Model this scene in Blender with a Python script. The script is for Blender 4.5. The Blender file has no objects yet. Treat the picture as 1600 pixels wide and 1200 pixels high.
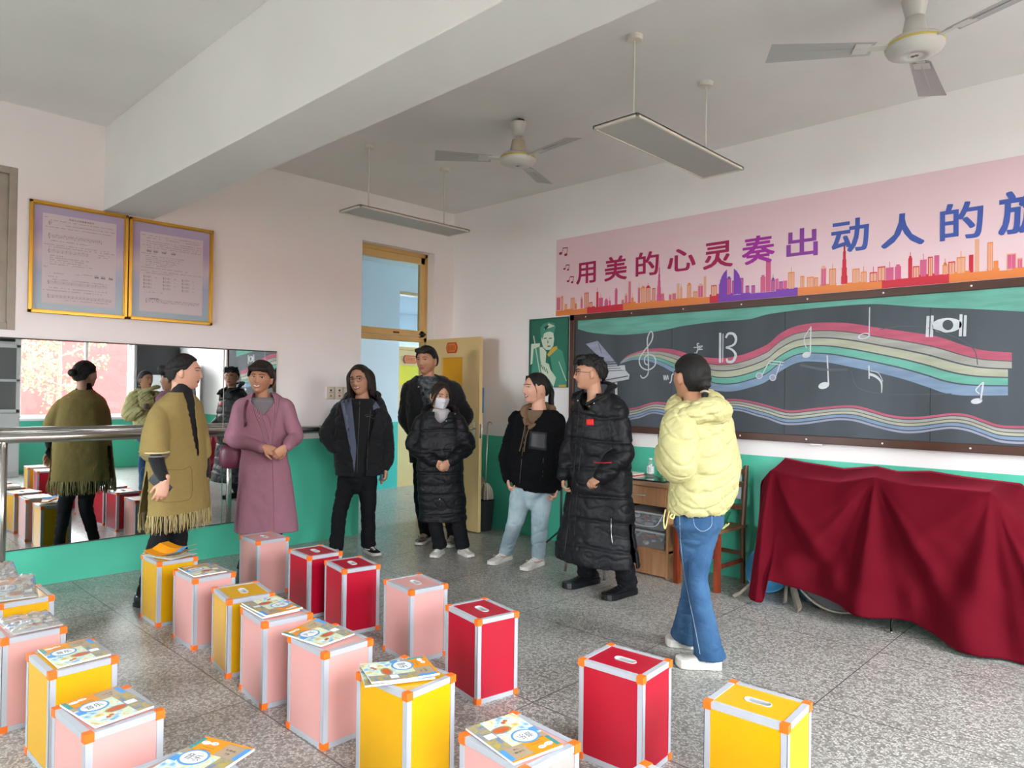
import bpy, bmesh, math, random
from mathutils import Vector, Matrix, noise
from mathutils.bvhtree import BVHTree
random.seed(7)
R = math.radians
SC = bpy.context.scene
COL = SC.collection

# ---------------------------------------------------------------- camera
CAM_F, CAM_YAW, CAM_PITCH, CAM_ROLL = 1104.2, 0.76675, 0.01012, 0.0127
CAM_C = Vector((6.2118, -5.4459, 1.5))
cf = Vector((-math.sin(CAM_YAW) * math.cos(CAM_PITCH), math.cos(CAM_YAW) * math.cos(CAM_PITCH), math.sin(CAM_PITCH)))
_r = cf.cross(Vector((0, 0, 1))).normalized()
_u = _r.cross(cf)
cr = _r * math.cos(CAM_ROLL) + _u * math.sin(CAM_ROLL)
cu = -_r * math.sin(CAM_ROLL) + _u * math.cos(CAM_ROLL)
cam_data = bpy.data.cameras.new('camera')
cam = bpy.data.objects.new('camera', cam_data)
COL.objects.link(cam)
cam.matrix_world = Matrix(((cr.x, cu.x, -cf.x, CAM_C.x), (cr.y, cu.y, -cf.y, CAM_C.y), (cr.z, cu.z, -cf.z, CAM_C.z), (0, 0, 0, 1)))
cam_data.sensor_fit = 'HORIZONTAL'
cam_data.sensor_width = 36.0
cam_data.lens = 36.0 * CAM_F / 1600.0
cam_data.clip_start = 0.05
SC.camera = cam

# ---------------------------------------------------------------- view, sky, light
SC.view_settings.view_transform = 'Standard'
SC.view_settings.look = 'None'
SC.view_settings.gamma = 1.0
SC.view_settings.use_curve_mapping = False
SC.view_settings.exposure = 1.24
SC.cycles.use_denoising = True
SC.cycles.max_bounces = 10
SC.cycles.diffuse_bounces = 6
SC.cycles.glossy_bounces = 5
SC.cycles.transparent_max_bounces = 12
SC.cycles.sample_clamp_indirect = 6.0
SC.cycles.caustics_reflective = False
SC.cycles.caustics_refractive = False

world = bpy.data.worlds.new('sky')
SC.world = world
world.use_nodes = True
wn = world.node_tree.nodes
bg = wn['Background']
bg.inputs[0].default_value = (0.93, 0.96, 1.0, 1)
bg.inputs[1].default_value = 16.0

def portal(name, loc, rot, sx, sy):
    l = bpy.data.lights.new(name, 'AREA')
    l.shape = 'RECTANGLE'
    l.size, l.size_y = sx, sy
    l.cycles.is_portal = True
    o = bpy.data.objects.new(name, l)
    COL.objects.link(o)
    o.location = loc
    o.rotation_euler = rot
    return o

# ---------------------------------------------------------------- pixel helpers
def ray(px, py):
    return cf + cr * ((px - 800) / CAM_F) - cu * ((py - 600) / CAM_F)

def on_plane(px, py, axis, val):
    d = ray(px, py)
    return CAM_C + d * ((val - CAM_C[axis]) / d[axis])

def at_depth(px, py, depth):
    return CAM_C + ray(px, py) * depth

def depth_of(p):
    return (Vector(p) - CAM_C).dot(cf)

# ---------------------------------------------------------------- materials
MATS = {}

def mat(name, col, rough=0.6, metal=0.0, spec=0.5, var=0.0, vscale=8.0, bump=0.0, bscale=60.0, stretch=None,
        col2=None, sheen=0.0, trans=0.0, coat=0.0, detail=4.0, emit=None):
    if name in MATS:
        return MATS[name]
    m = bpy.data.materials.new(name)
    m.use_nodes = True
    nt = m.node_tree
    b = nt.nodes['Principled BSDF']
    b.inputs['Base Color'].default_value = (*col, 1)
    b.inputs['Roughness'].default_value = rough
    b.inputs['Metallic'].default_value = metal
    b.inputs['Specular IOR Level'].default_value = spec
    if sheen:
        b.inputs['Sheen Weight'].default_value = sheen
    if trans:
        b.inputs['Transmission Weight'].default_value = trans
    if coat:
        b.inputs['Coat Weight'].default_value = coat
    if emit:
        b.inputs['Emission Color'].default_value = (*col, 1)
        b.inputs['Emission Strength'].default_value = emit
    tc = None
    if var or bump or col2:
        tc = nt.nodes.new('ShaderNodeTexCoord')
        mp = nt.nodes.new('ShaderNodeMapping')
        nt.links.new(tc.outputs['Object'], mp.inputs['Vector'])
        if stretch:
            mp.inputs['Scale'].default_value = stretch
    if var or col2:
        n = nt.nodes.new('ShaderNodeTexNoise')
        n.inputs['Scale'].default_value = vscale
        n.inputs['Detail'].default_value = detail
        nt.links.new(mp.outputs['Vector'], n.inputs['Vector'])
        mx = nt.nodes.new('ShaderNodeMix')
        mx.data_type = 'RGBA'
        c2 = col2 if col2 else tuple(max(0, c * (1 - var)) for c in col)
        mx.inputs['A'].default_value = (*col, 1)
        mx.inputs['B'].default_value = (*c2, 1)
        rp = nt.nodes.new('ShaderNodeMapRange')
        rp.inputs['From Min'].default_value = 0.35
        rp.inputs['From Max'].default_value = 0.65
        nt.links.new(n.outputs['Fac'], rp.inputs['Value'])
        nt.links.new(rp.outputs['Result'], mx.inputs['Factor'])
        nt.links.new(mx.outputs['Result'], b.inputs['Base Color'])
    if bump:
        n2 = nt.nodes.new('ShaderNodeTexNoise')
        n2.inputs['Scale'].default_value = bscale
        n2.inputs['Detail'].default_value = 3
        nt.links.new(mp.outputs['Vector'], n2.inputs['Vector'])
        bp = nt.nodes.new('ShaderNodeBump')
        bp.inputs['Strength'].default_value = bump
        bp.inputs['Distance'].default_value = 0.01
        nt.links.new(n2.outputs['Fac'], bp.inputs['Height'])
        nt.links.new(bp.outputs['Normal'], b.inputs['Normal'])
    MATS[name] = m
    return m

def srgb(h):
    h = h.lstrip('#')
    out = []
    for i in (0, 2, 4):
        c = int(h[i:i + 2], 16) / 255
        out.append(c / 12.92 if c <= 0.04045 else ((c + 0.055) / 1.055) ** 2.4)
    return tuple(out)

def glassy(name, tint=(1, 1, 1), refl=0.08, rough=0.02, haze=0.0):
    """thin pane: mostly transparent, a little mirror-like"""
    m = bpy.data.materials.new(name)
    m.use_nodes = True
    nt = m.node_tree
    nt.nodes.remove(nt.nodes['Principled BSDF'])
    out = nt.nodes['Material Output']
    t = nt.nodes.new('ShaderNodeBsdfTransparent')
    t.inputs[0].default_value = (*tint, 1)
    g = nt.nodes.new('ShaderNodeBsdfGlossy')
    g.inputs['Roughness'].default_value = rough
    mx = nt.nodes.new('ShaderNodeMixShader')
    mx.inputs[0].default_value = refl
    nt.links.new(t.outputs[0], mx.inputs[1])
    nt.links.new(g.outputs[0], mx.inputs[2])
    last = mx
    if haze:
        d = nt.nodes.new('ShaderNodeBsdfDiffuse')
        d.inputs[0].default_value = (0.85, 0.86, 0.88, 1)
        m2 = nt.nodes.new('ShaderNodeMixShader')
        m2.inputs[0].default_value = haze
        nt.links.new(mx.outputs[0], m2.inputs[1])
        nt.links.new(d.outputs[0], m2.inputs[2])
        last = m2
    nt.links.new(last.outputs[0], out.inputs[0])
    return m

# ---------------------------------------------------------------- object helpers
def tag(o, label=None, cat=None, group=None, kind=None):
    if label: o['label'] = label
    if cat: o['category'] = cat
    if group: o['group'] = group
    if kind: o['kind'] = kind
    return o

def empty(name, loc=(0, 0, 0), rz=0, label=None, cat=None, group=None):
    o = bpy.data.objects.new(name, None)
    o.empty_display_size = 0.1
    COL.objects.link(o)
    o.location = loc
    o.rotation_euler = (0, 0, rz)
    return tag(o, label, cat, group)

def link(name, bm, mats, parent=None, smooth=False, world=True, bevel=0.0):
    """bm in world coordinates if world, else in the parent's own coordinates"""
    me = bpy.data.meshes.new(name)
    bmesh.ops.recalc_face_normals(bm, faces=bm.faces)
    bm.to_mesh(me)
    bm.free()
    return link_mesh(name, me, mats, parent, smooth, world, bevel)

def link_mesh(name, me, mats, parent=None, smooth=False, world=True, bevel=0.0):
    if not isinstance(mats, (list, tuple)):
        mats = [mats]
    for m in mats:
        me.materials.append(m)
    if smooth:
        for p in me.polygons:
            p.use_smooth = True
    o = bpy.data.objects.new(name, me)
    COL.objects.link(o)
    if parent is not None:
        o.parent = parent
        if world:
            pm = wmat(parent)
            me.transform(pm.inverted())
    if bevel:
        b = o.modifiers.new('bevel', 'BEVEL')
        b.width = bevel
        b.segments = 2
        b.limit_method = 'ANGLE'
    return o

def wmat(o):
    m = Matrix.LocRotScale(o.location, o.rotation_euler, o.scale)
    return wmat(o.parent) @ m if o.parent else m

def add_box(bm, x0, y0, z0, x1, y1, z1, M=None, mi=0):
    vs = [bm.verts.new((x, y, z)) for z in (z0, z1) for y in (y0, y1) for x in (x0, x1)]
    if M is not None:
        for v in vs: v.co = M @ v.co
    for f in ((0, 2, 3, 1), (4, 5, 7, 6), (0, 1, 5, 4), (2, 6, 7, 3), (0, 4, 6, 2), (1, 3, 7, 5)):
        bm.faces.new([vs[i] for i in f]).material_index = mi
    return vs

def box_obj(name, m, x0, y0, z0, x1, y1, z1, parent=None, bevel=0.0, M=None, kind=None, world=True):
    bm = bmesh.new()
    add_box(bm, min(x0, x1), min(y0, y1), min(z0, z1), max(x0, x1), max(y0, y1), max(z0, z1), M)
    o = link(name, bm, m, parent, bevel=bevel, world=world)
    if kind: o['kind'] = kind
    return o

def add_quad(bm, pts, mi=0):
    f = bm.faces.new([bm.verts.new(p) for p in pts])
    f.material_index = mi
    return f

def frame_of(d, side=None):
    d = d.normalized()
    up = Vector((0, 0, 1)) if abs(d.z) < 0.9 else Vector((0, 1, 0))
    if side is None:
        side = d.cross(up)
    side = (side - d * side.dot(d)).normalized()
    return side, d.cross(side).normalized()

def add_tube(bm, pts, rad, seg=12, side=None, cap=True, round_ends=False, mi=0, wr=None, closed=False):
    """pts: world points, rad: radius or list of r / (ra, rb). rings follow the path."""
    pts = [Vector(p) for p in pts]
    n = len(pts)
    rr = [rad] * n if not isinstance(rad, (list,)) else list(rad)
    rr = [(r, r) if not isinstance(r, (tuple,)) else r for r in rr]
    if round_ends:
        d0 = (pts[0] - pts[1]).normalized(); d1 = (pts[-1] - pts[-2]).normalized()
        a0, a1 = min(rr[0]), min(rr[-1])
        P0, P1, R0, R1 = [], [], [], []
        for t in (0.97, 0.75, 0.4):
            k = math.sqrt(1 - t * t)
            P0.append(pts[0] + d0 * a0 * t); R0.append((rr[0][0] * k, rr[0][1] * k))
        for t in (0.4, 0.75, 0.97):
            k = math.sqrt(1 - t * t)
            P1.append(pts[-1] + d1 * a1 * t); R1.append((rr[-1][0] * k, rr[-1][1] * k))
        pts = P0 + pts + P1; rr = R0 + rr + R1
        n = len(pts)
    rings = []
    ps = side
    for i, p in enumerate(pts):
        if closed:
            d = pts[(i + 1) % n] - pts[i - 1]
        else:
            d = pts[min(i + 1, n - 1)] - pts[max(i - 1, 0)]
        if d.length < 1e-9: d = Vector((0, 0, 1))
        s, t = frame_of(d, ps)
        if side is None: ps = s
        ra, rb = rr[i]
        ring = []
        for k in range(seg):
            a = 2 * math.pi * k / seg
            q = 1.0
            v = p + s * (math.cos(a) * ra) + t * (math.sin(a) * rb)
            if wr:
                q = wr(i / (n - 1), a, v)
                v = p + (v - p) * q
            ring.append(bm.verts.new(v))
        rings.append(ring)
    m = n if closed else n - 1
    for i in range(m):
        A, B = rings[i], rings[(i + 1) % n]
        for k in range(seg):
            f = bm.faces.new((A[k], A[(k + 1) % seg], B[(k + 1) % seg], B[k]))
            f.material_index = mi
    if cap and not closed:
        bm.faces.new(rings[0][::-1]).material_index = mi
        bm.faces.new(rings[-1]).material_index = mi
    return rings

def add_blob(bm, c, rx, ry, rz, M=None, nu=20, nv=14, fn=None, mi=0):
    """closed ellipsoid; M: 3x3 orientation; fn(dir)->scale"""
    c = Vector(c)
    rows = []
    for j in range(1, nv):
        th = math.pi * j / nv
        row = []
        for i in range(nu):
            ph = 2 * math.pi * i / nu
            d = Vector((math.sin(th) * math.cos(ph), math.sin(th) * math.sin(ph), math.cos(th)))
            s = fn(d) if fn else 1.0
            v = Vector((d.x * rx * s, d.y * ry * s, d.z * rz * s))
            if M is not None: v = M @ v
            row.append(bm.verts.new(c + v))
        rows.append(row)
    def pole(z):
        d = Vector((0, 0, z)); s = fn(d) if fn else 1.0
        v = Vector((0, 0, z * rz * s))
        if M is not None: v = M @ v
        return bm.verts.new(c + v)
    t, b = pole(1), pole(-1)
    for i in range(nu):
        k = (i + 1) % nu
        bm.faces.new((t, rows[0][i], rows[0][k])).material_index = mi
        bm.faces.new((b, rows[-1][k], rows[-1][i])).material_index = mi
        for j in range(len(rows) - 1):
            bm.faces.new((rows[j][i], rows[j + 1][i], rows[j + 1][k], rows[j][k])).material_index = mi

def add_lathe(bm, c, prof, seg=24, M=None, mi=0, cap=True):
    """prof: list of (r, z)"""
    c = Vector(c); rings = []
    for r, z in prof:
        ring = []
        for k in range(seg):
            a = 2 * math.pi * k / seg
            v = Vector((math.cos(a) * r, math.sin(a) * r, z))
            if M is not None: v = M @ v
            ring.append(bm.verts.new(c + v))
        rings.append(ring)
    for A, B in zip(rings, rings[1:]):
        for k in range(seg):
            bm.faces.new((A[k], A[(k + 1) % seg], B[(k + 1) % seg], B[k])).material_index = mi
    if cap:
        bm.faces.new(rings[0][::-1]).material_index = mi
        bm.faces.new(rings[-1]).material_index = mi

def remesh(bm, voxel=0.006, smooth=3, factor=0.5):
    me = bpy.data.meshes.new('tmp')
    bmesh.ops.recalc_face_normals(bm, faces=bm.faces)
    bm.to_mesh(me); bm.free()
    o = bpy.data.objects.new('tmp', me)
    COL.objects.link(o)
    r = o.modifiers.new('r', 'REMESH'); r.mode = 'VOXEL'; r.voxel_size = voxel; r.use_smooth_shade = True
    if smooth:
        s = o.modifiers.new('s', 'SMOOTH'); s.iterations = smooth; s.factor = factor
    dg = bpy.context.evaluated_depsgraph_get()
    out = bpy.data.meshes.new_from_object(o.evaluated_get(dg))
    bpy.data.objects.remove(o); bpy.data.meshes.remove(me)
    return out

def text_mesh(body, size=1.0, offset=0.0, extrude=0.0, align='CENTER'):
    c = bpy.data.curves.new('t', 'FONT')
    c.body = body; c.size = size; c.offset = offset; c.extrude = extrude
    c.align_x = align; c.align_y = 'CENTER'; c.resolution_u = 3
    o = bpy.data.objects.new('t', c); COL.objects.link(o)
    dg = bpy.context.evaluated_depsgraph_get()
    me = bpy.data.meshes.new_from_object(o.evaluated_get(dg))
    bpy.data.objects.remove(o); bpy.data.curves.remove(c)
    return me

def text_into(bm, body, fn, mi=0, offset=0.0):
    """add glyph faces to bm; fn maps unit coords (0..1, 0..1 over the glyph box) to a point"""
    me = text_mesh(body, 1.0, offset)
    if not me.vertices:
        return
    xs = [v.co.x for v in me.vertices]; ys = [v.co.y for v in me.vertices]
    x0, x1, y0, y1 = min(xs), max(xs), min(ys), max(ys)
    vs = [bm.verts.new(fn((v.co.x - x0) / (x1 - x0 + 1e-9), (v.co.y - y0) / (y1 - y0 + 1e-9))) for v in me.vertices]
    for p in me.polygons:
        try:
            bm.faces.new([vs[i] for i in p.vertices]).material_index = mi
        except ValueError:
            pass
    bpy.data.meshes.remove(me)

def smooth_path(pts, n=6):
    """Catmull-Rom through pts"""
    pts = [Vector(p) for p in pts]
    if len(pts) < 3: return pts
    out = []
    for i in range(len(pts) - 1):
        p0 = pts[max(i - 1, 0)]; p1 = pts[i]; p2 = pts[i + 1]; p3 = pts[min(i + 2, len(pts) - 1)]
        for k in range(n):
            t = k / n
            out.append(0.5 * ((2 * p1) + (p2 - p0) * t + (2 * p0 - 5 * p1 + 4 * p2 - p3) * t * t + (3 * p1 - p0 - 3 * p2 + p3) * t ** 3))
    out.append(pts[-1])
    return out

def interp(tab, x):
    """piecewise linear table [(x, y...)]"""
    if x <= tab[0][0]: return tab[0][1:]
    for a, b in zip(tab, tab[1:]):
        if x <= b[0]:
            t = (x - a[0]) / (b[0] - a[0])
            return tuple(p + (q - p) * t for p, q in zip(a[1:], b[1:]))
    return tab[-1][1:]
# ================================================================ THE ROOM
TEAL = srgb('#52c3a5')
def wall_paint(name, white, dado=TEAL, h=1.011):
    m = bpy.data.materials.new(name); m.use_nodes = True
    nt = m.node_tree; b = nt.nodes['Principled BSDF']
    tc = nt.nodes.new('ShaderNodeTexCoord'); sx = nt.nodes.new('ShaderNodeSeparateXYZ')
    nt.links.new(tc.outputs['Object'], sx.inputs[0])
    n = nt.nodes.new('ShaderNodeTexNoise'); n.inputs['Scale'].default_value = 1.7; n.inputs['Detail'].default_value = 6
    nt.links.new(tc.outputs['Object'], n.inputs['Vector'])
    gt = nt.nodes.new('ShaderNodeMath'); gt.operation = 'GREATER_THAN'; gt.inputs[1].default_value = h
    nt.links.new(sx.outputs['Z'], gt.inputs[0])
    def vary(c, k):
        mx = nt.nodes.new('ShaderNodeMix'); mx.data_type = 'RGBA'
        mx.inputs['A'].default_value = (*c, 1); mx.inputs['B'].default_value = (*[q * k for q in c], 1)
        nt.links.new(n.outputs['Fac'], mx.inputs['Factor']); return mx
    a, c = vary(dado, 0.9), vary(white, 0.95)
    mx = nt.nodes.new('ShaderNodeMix'); mx.data_type = 'RGBA'
    nt.links.new(gt.outputs[0], mx.inputs['Factor'])
    nt.links.new(a.outputs['Result'], mx.inputs['A']); nt.links.new(c.outputs['Result'], mx.inputs['B'])
    nt.links.new(mx.outputs['Result'], b.inputs['Base Color'])
    rg = nt.nodes.new('ShaderNodeMapRange'); rg.inputs['To Min'].default_value = 0.35; rg.inputs['To Max'].default_value = 0.85
    nt.links.new(gt.outputs[0], rg.inputs['Value']); nt.links.new(rg.outputs['Result'], b.inputs['Roughness'])
    bp = nt.nodes.new('ShaderNodeBump'); bp.inputs['Strength'].default_value = 0.08; bp.inputs['Distance'].default_value = 0.02
    n2 = nt.nodes.new('ShaderNodeTexNoise'); n2.inputs['Scale'].default_value = 9
    nt.links.new(tc.outputs['Object'], n2.inputs['Vector']); nt.links.new(n2.outputs['Fac'], bp.inputs['Height'])
    nt.links.new(bp.outputs['Normal'], b.inputs['Normal'])
    return m

def terrazzo():
    m = bpy.data.materials.new('terrazzo'); m.use_nodes = True
    nt = m.node_tree; b = nt.nodes['Principled BSDF']; L = nt.links.new
    tc = nt.nodes.new('ShaderNodeTexCoord')
    mp = nt.nodes.new('ShaderNodeMapping'); mp.inputs['Location'].default_value = (.13, .27, .372); L(tc.outputs['Object'], mp.inputs[0])
    v = nt.nodes.new('ShaderNodeTexVoronoi'); v.inputs['Scale'].default_value = 92
    L(mp.outputs[0], v.inputs['Vector'])
    sp = nt.nodes.new('ShaderNodeSeparateColor'); L(v.outputs['Color'], sp.inputs[0])
    cr_ = nt.nodes.new('ShaderNodeValToRGB')
    e = cr_.color_ramp.elements
    e[0].position = 0.0; e[0].color = (0.19, 0.18, 0.165, 1)
    e[1].position = 1.0; e[1].color = (0.60, 0.585, 0.555, 1)
    q = e.new(0.32); q.color = (0.30, 0.29, 0.27, 1)
    q = e.new(0.6); q.color = (0.50, 0.485, 0.455, 1)
    L(sp.outputs[0], cr_.inputs[0])
    ve = nt.nodes.new('ShaderNodeTexVoronoi'); ve.feature = 'DISTANCE_TO_EDGE'; ve.inputs['Scale'].default_value = 92
    L(mp.outputs[0], ve.inputs['Vector'])
    ed = nt.nodes.new('ShaderNodeMapRange'); ed.inputs['From Max'].default_value = 0.14
    L(ve.outputs['Distance'], ed.inputs['Value'])
    mx = nt.nodes.new('ShaderNodeMix'); mx.data_type = 'RGBA'
    mx.inputs['A'].default_value = (0.20, 0.195, 0.18, 1)
    L(ed.outputs['Result'], mx.inputs['Factor']); L(cr_.outputs[0], mx.inputs['B'])
    # joints every 0.972 m both ways
    sx = nt.nodes.new('ShaderNodeSeparateXYZ'); L(tc.outputs['Object'], sx.inputs[0])
    fs = []
    for ax, off in (('X', -0.03), ('Y', -0.018)):
        a = nt.nodes.new('ShaderNodeMath'); a.operation = 'ADD'; a.inputs[1].default_value = off + 97.2; L(sx.outputs[ax], a.inputs[0])
        d = nt.nodes.new('ShaderNodeMath'); d.operation = 'DIVIDE'; d.inputs[1].default_value = 0.972; L(a.outputs[0], d.inputs[0])
        f = nt.nodes.new('ShaderNodeMath'); f.operation = 'FRACT'; L(d.outputs[0], f.inputs[0])
        g = nt.nodes.new('ShaderNodeMath'); g.operation = 'LESS_THAN'; g.inputs[1].default_value = 0.007; L(f.outputs[0], g.inputs[0])
        fs.append(g)
    o = nt.nodes.new('ShaderNodeMath'); o.operation = 'MAXIMUM'; L(fs[0].outputs[0], o.inputs[0]); L(fs[1].outputs[0], o.inputs[1])
    m2 = nt.nodes.new('ShaderNodeMix'); m2.data_type = 'RGBA'; m2.inputs['B'].default_value = (0.10, 0.10, 0.10, 1)
    L(o.outputs[0], m2.inputs['Factor']); L(mx.outputs['Result'], m2.inputs['A'])
    n = nt.nodes.new('ShaderNodeTexNoise'); n.inputs['Scale'].default_value = 1.3; n.inputs['Detail'].default_value = 5
    L(tc.outputs['Object'], n.inputs['Vector'])
    hs = nt.nodes.new('ShaderNodeMapRange'); hs.inputs['To Min'].default_value = 0.88; hs.inputs['To Max'].default_value = 1.1
    L(n.outputs['Fac'], hs.inputs['Value'])
    hv = nt.nodes.new('ShaderNodeHueSaturation'); L(m2.outputs['Result'], hv.inputs['Color']); L(hs.outputs['Result'], hv.inputs['Value'])
    L(hv.outputs['Color'], b.inputs['Base Color'])
    rr = nt.nodes.new('ShaderNodeMapRange'); rr.inputs['To Min'].default_value = 0.2; rr.inputs['To Max'].default_value = 0.42
    L(n.outputs['Fac'], rr.inputs['Value']); L(rr.outputs['Result'], b.inputs['Roughness'])
    return m

WP = wall_paint('wall_paint', (0.90, 0.86, 0.855))
WPC = wall_paint('corridor_paint', (0.74, 0.79, 0.86), srgb('#45c4bb'))
CEIL = mat('ceiling_paint', (0.82, 0.79, 0.77), 0.9, var=0.06, vscale=1.2)
TER = terrazzo()
H = 3.555
RX, RY = 8.1, -8.0

def structure(name, bm, m, bevel=0.0):
    return tag(link(name, bm, m, bevel=bevel), kind='structure')

def wall_x(name, x0, x1, y0, y1, z0, z1, holes, m):
    """wall slab between x0 and x1, running in y, with rectangular holes (ya, yb, za, zb)"""
    bm = bmesh.new()
    ys = sorted({y0, y1, *[h[0] for h in holes], *[h[1] for h in holes]})
    for a, b in zip(ys, ys[1:]):
        hs = sorted([(h[2], h[3]) for h in holes if h[0] <= a + 1e-6 and h[1] >= b - 1e-6])
        z = z0
        for p, q in hs:
            if p > z: add_box(bm, x0, a, z, x1, b, p)
            z = q
        if z < z1: add_box(bm, x0, a, z, x1, b, z1)
    return structure(name, bm, m)

bm = bmesh.new(); add_box(bm, 0, RY, -0.1, RX, 0, 0); structure('floor', bm, TER)
bm = bmesh.new(); add_box(bm, -2.8, RY, -0.1, 0, 7.5, 0); structure('floor_corridor', bm, TER)
bm = bmesh.new(); add_box(bm, -0.24, RY - .2, H, RX + .3, 0.24, H + 0.15); structure('ceiling', bm, CEIL)
bm = bmesh.new(); add_box(bm, 0, -3.68, 2.888, RX, -3.305, H); structure('trim_1', bm, CEIL, bevel=0.004)
DY0, DY1, DZ = -1.262, -0.295, 3.05
wall_x('wall_left', -0.24, 0, RY, 0.24, 0, H, [(DY0, DY1, 0, DZ), (-5.75, -4.25, 1.9, 3.09)], WP)
bm = bmesh.new(); add_box(bm, 0, 0, 0, RX, 0.24, H); structure('wall_front', bm, WP)
bm = bmesh.new(); BA, BB, BZ = 1.0, 2.6, 2.5  # opening added to the unseen back wall to let in fill light
for q in ((-0.24, BA, 0, H), (BB, RX + .3, 0, H), (BA, BB, 0, .93), (BA, BB, BZ, H)): add_box(bm, q[0], RY - .2, q[2], q[1], RY, q[3])
structure('wall_back', bm, WP)
portal('fill_window_daylight', ((BA + BB) / 2, RY - .25, (.93 + BZ) / 2), (R(90), 0, 0), BB - BA, BZ - .93)  # sky portal of the added back opening, raises the room's ambient light
WINS = [(-2.62, -0.83, 0.93, 3.3), (-6.8, -4.3, 0.93, 3.2)]
wall_x('wall_right', RX, RX + 0.3, RY, 0.24, 0, H, WINS, WP)
for i, (a, b, z0, z1) in enumerate(WINS):
    portal('window_daylight', (RX + 0.32, (a + b) / 2, (z0 + z1) / 2), (R(90), 0, R(90)), b - a, z1 - z0)

# corridor and the room across it
bm = bmesh.new(); add_box(bm, -2.8, RY, 3.4, -0.24, 7.5, 3.5); structure('ceiling_corridor', bm, CEIL)
wall_x('wall_corridor', -2.8, -2.57, RY, 7.5, 0, 3.4, [(1.16, 2.13, 0, 3.02)], WPC)
bm = bmesh.new(); add_box(bm, -0.24, 0.24, 0, -0.02, 7.5, 3.4); structure('wall_corridor_near', bm, WPC)
bm = bmesh.new(); add_box(bm, -2.8, RY - .1, 0, -0.24, RY, 3.4); structure('wall_corridor_end', bm, WPC)
portal('corridor_daylight', (-1.4, 7.45, 1.7), (R(-90), 0, 0), 2.3, 3.4).rotation_euler = (R(-90), 0, 0)
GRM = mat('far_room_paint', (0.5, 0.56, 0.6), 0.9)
bm = bmesh.new()
add_box(bm, -9.2, 0.2, -0.1, -2.8, 9.5, 0); add_box(bm, -9.2, 0.2, H, -2.8, 9.5, H + .1)
add_box(bm, -9.2, 0.1, 0, -2.8, 0.2, H); add_box(bm, -9.2, 9.5, 0, -2.8, 9.6, H)
structure('wall_far_room', bm, GRM)
wall_x('wall_far_room_end', -9.3, -9.2, 0.1, 9.6, 0, H, [(4.4, 7.0, 1.3, 2.5)], GRM)

# ---------------------------------------------------------------- main window (seen in the mirror)
ALU = mat('aluminium_frame', (0.75, 0.76, 0.78), 0.4, 0.3)
GL = glassy('window_glass', (0.97, 0.98, 0.98), 0.06)
def window(name, a, b, z0, z1, x, bars):
    w = empty(name, (x, (a + b) / 2, z0)); w['kind'] = 'structure'
    bm = bmesh.new(); t = 0.05
    add_box(bm, x, a, z0, x + .06, b, z0 + t); add_box(bm, x, a, z1 - t, x + .06, b, z1)
    add_box(bm, x, a, z0, x + .06, a + t, z1); add_box(bm, x, b - t, z0, x + .06, b, z1)
    for q in bars: add_box(bm, x + .005, q - .025, z0, x + .055, q + .025, z1)
    add_box(bm, x + .005, a, 2.42, x + .055, b, 2.46)
    link('window_frame', bm, ALU, w)
    bm = bmesh.new(); add_box(bm, x + .025, a + t, z0 + t, x + .03, b - t, z1 - t); link('window_pane', bm, GL, w)
    bm = bmesh.new(); add_box(bm, RX - .04, a - .05, z0 - .04, x, b + .05, z0 + .005)
    link('window_sill', bm, mat('sill_stone', (.8, .8, .8), .4), w)
window('window_1', *WINS[0], RX + .12, [-1.58])
window('window_2', *WINS[1], RX + .12, [-5.3, -6.3])
w = empty('fill_window', ((BA + BB) / 2, RY - .1, .93)); w['kind'] = 'structure'  # added window behind the camera, there only to brighten the room
bm = bmesh.new()
for q in ((BA, BB, .93, .98), (BA, BB, BZ - .05, BZ), (BA, BA + .05, .93, BZ), (BB - .05, BB, .93, BZ), ((BA + BB) / 2 - .03, (BA + BB) / 2 + .03, .93, BZ)): add_box(bm, q[0], RY - .13, q[2], q[1], RY - .08, q[3])
link('window_frame', bm, ALU, w)
bm = bmesh.new(); add_box(bm, BA + .05, RY - .108, .98, BB - .05, RY - .102, BZ - .05); link('window_pane', bm, GL, w)
# high window to the corridor, upper left
WOODG = mat('painted_grey_wood', srgb('#a29a8e'), 0.5, var=0.12, vscale=12)
w = empty('window_3', (-0.06, -4.3, 1.9)); w['kind'] = 'structure'
bm = bmesh.new()
for (ya, yb, za, zb, xa, xb) in ((-4.30, -4.25, 1.9, 3.09, -.12, -.0), (-5.75, -4.30, 3.04, 3.09, -.12, -.0), (-5.75, -4.30, 1.9, 1.95, -.12, -.0),
                                 (-4.36, -4.30, 1.95, 3.04, -.10, -.03), (-4.42, -4.37, 1.97, 3.0, -.09, -.045), (-5.75, -4.37, 1.95, 2.0, -.09, -.045), (-5.75, -4.37, 2.99, 3.04, -.09, -.045), (-5.1, -5.04, 1.95, 3.04, -.1, -.04)):
    add_box(bm, xa, ya, za, xb, yb, zb)
link('window_frame', bm, WOODG, w, bevel=0.003)
bm = bmesh.new(); add_box(bm, -.07, -5.75, 1.97, -.065, -4.37, 3.0); link('window_pane', bm, glassy('dusty_glass', (.8, .82, .8), .1, haze=.35), w)

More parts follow.
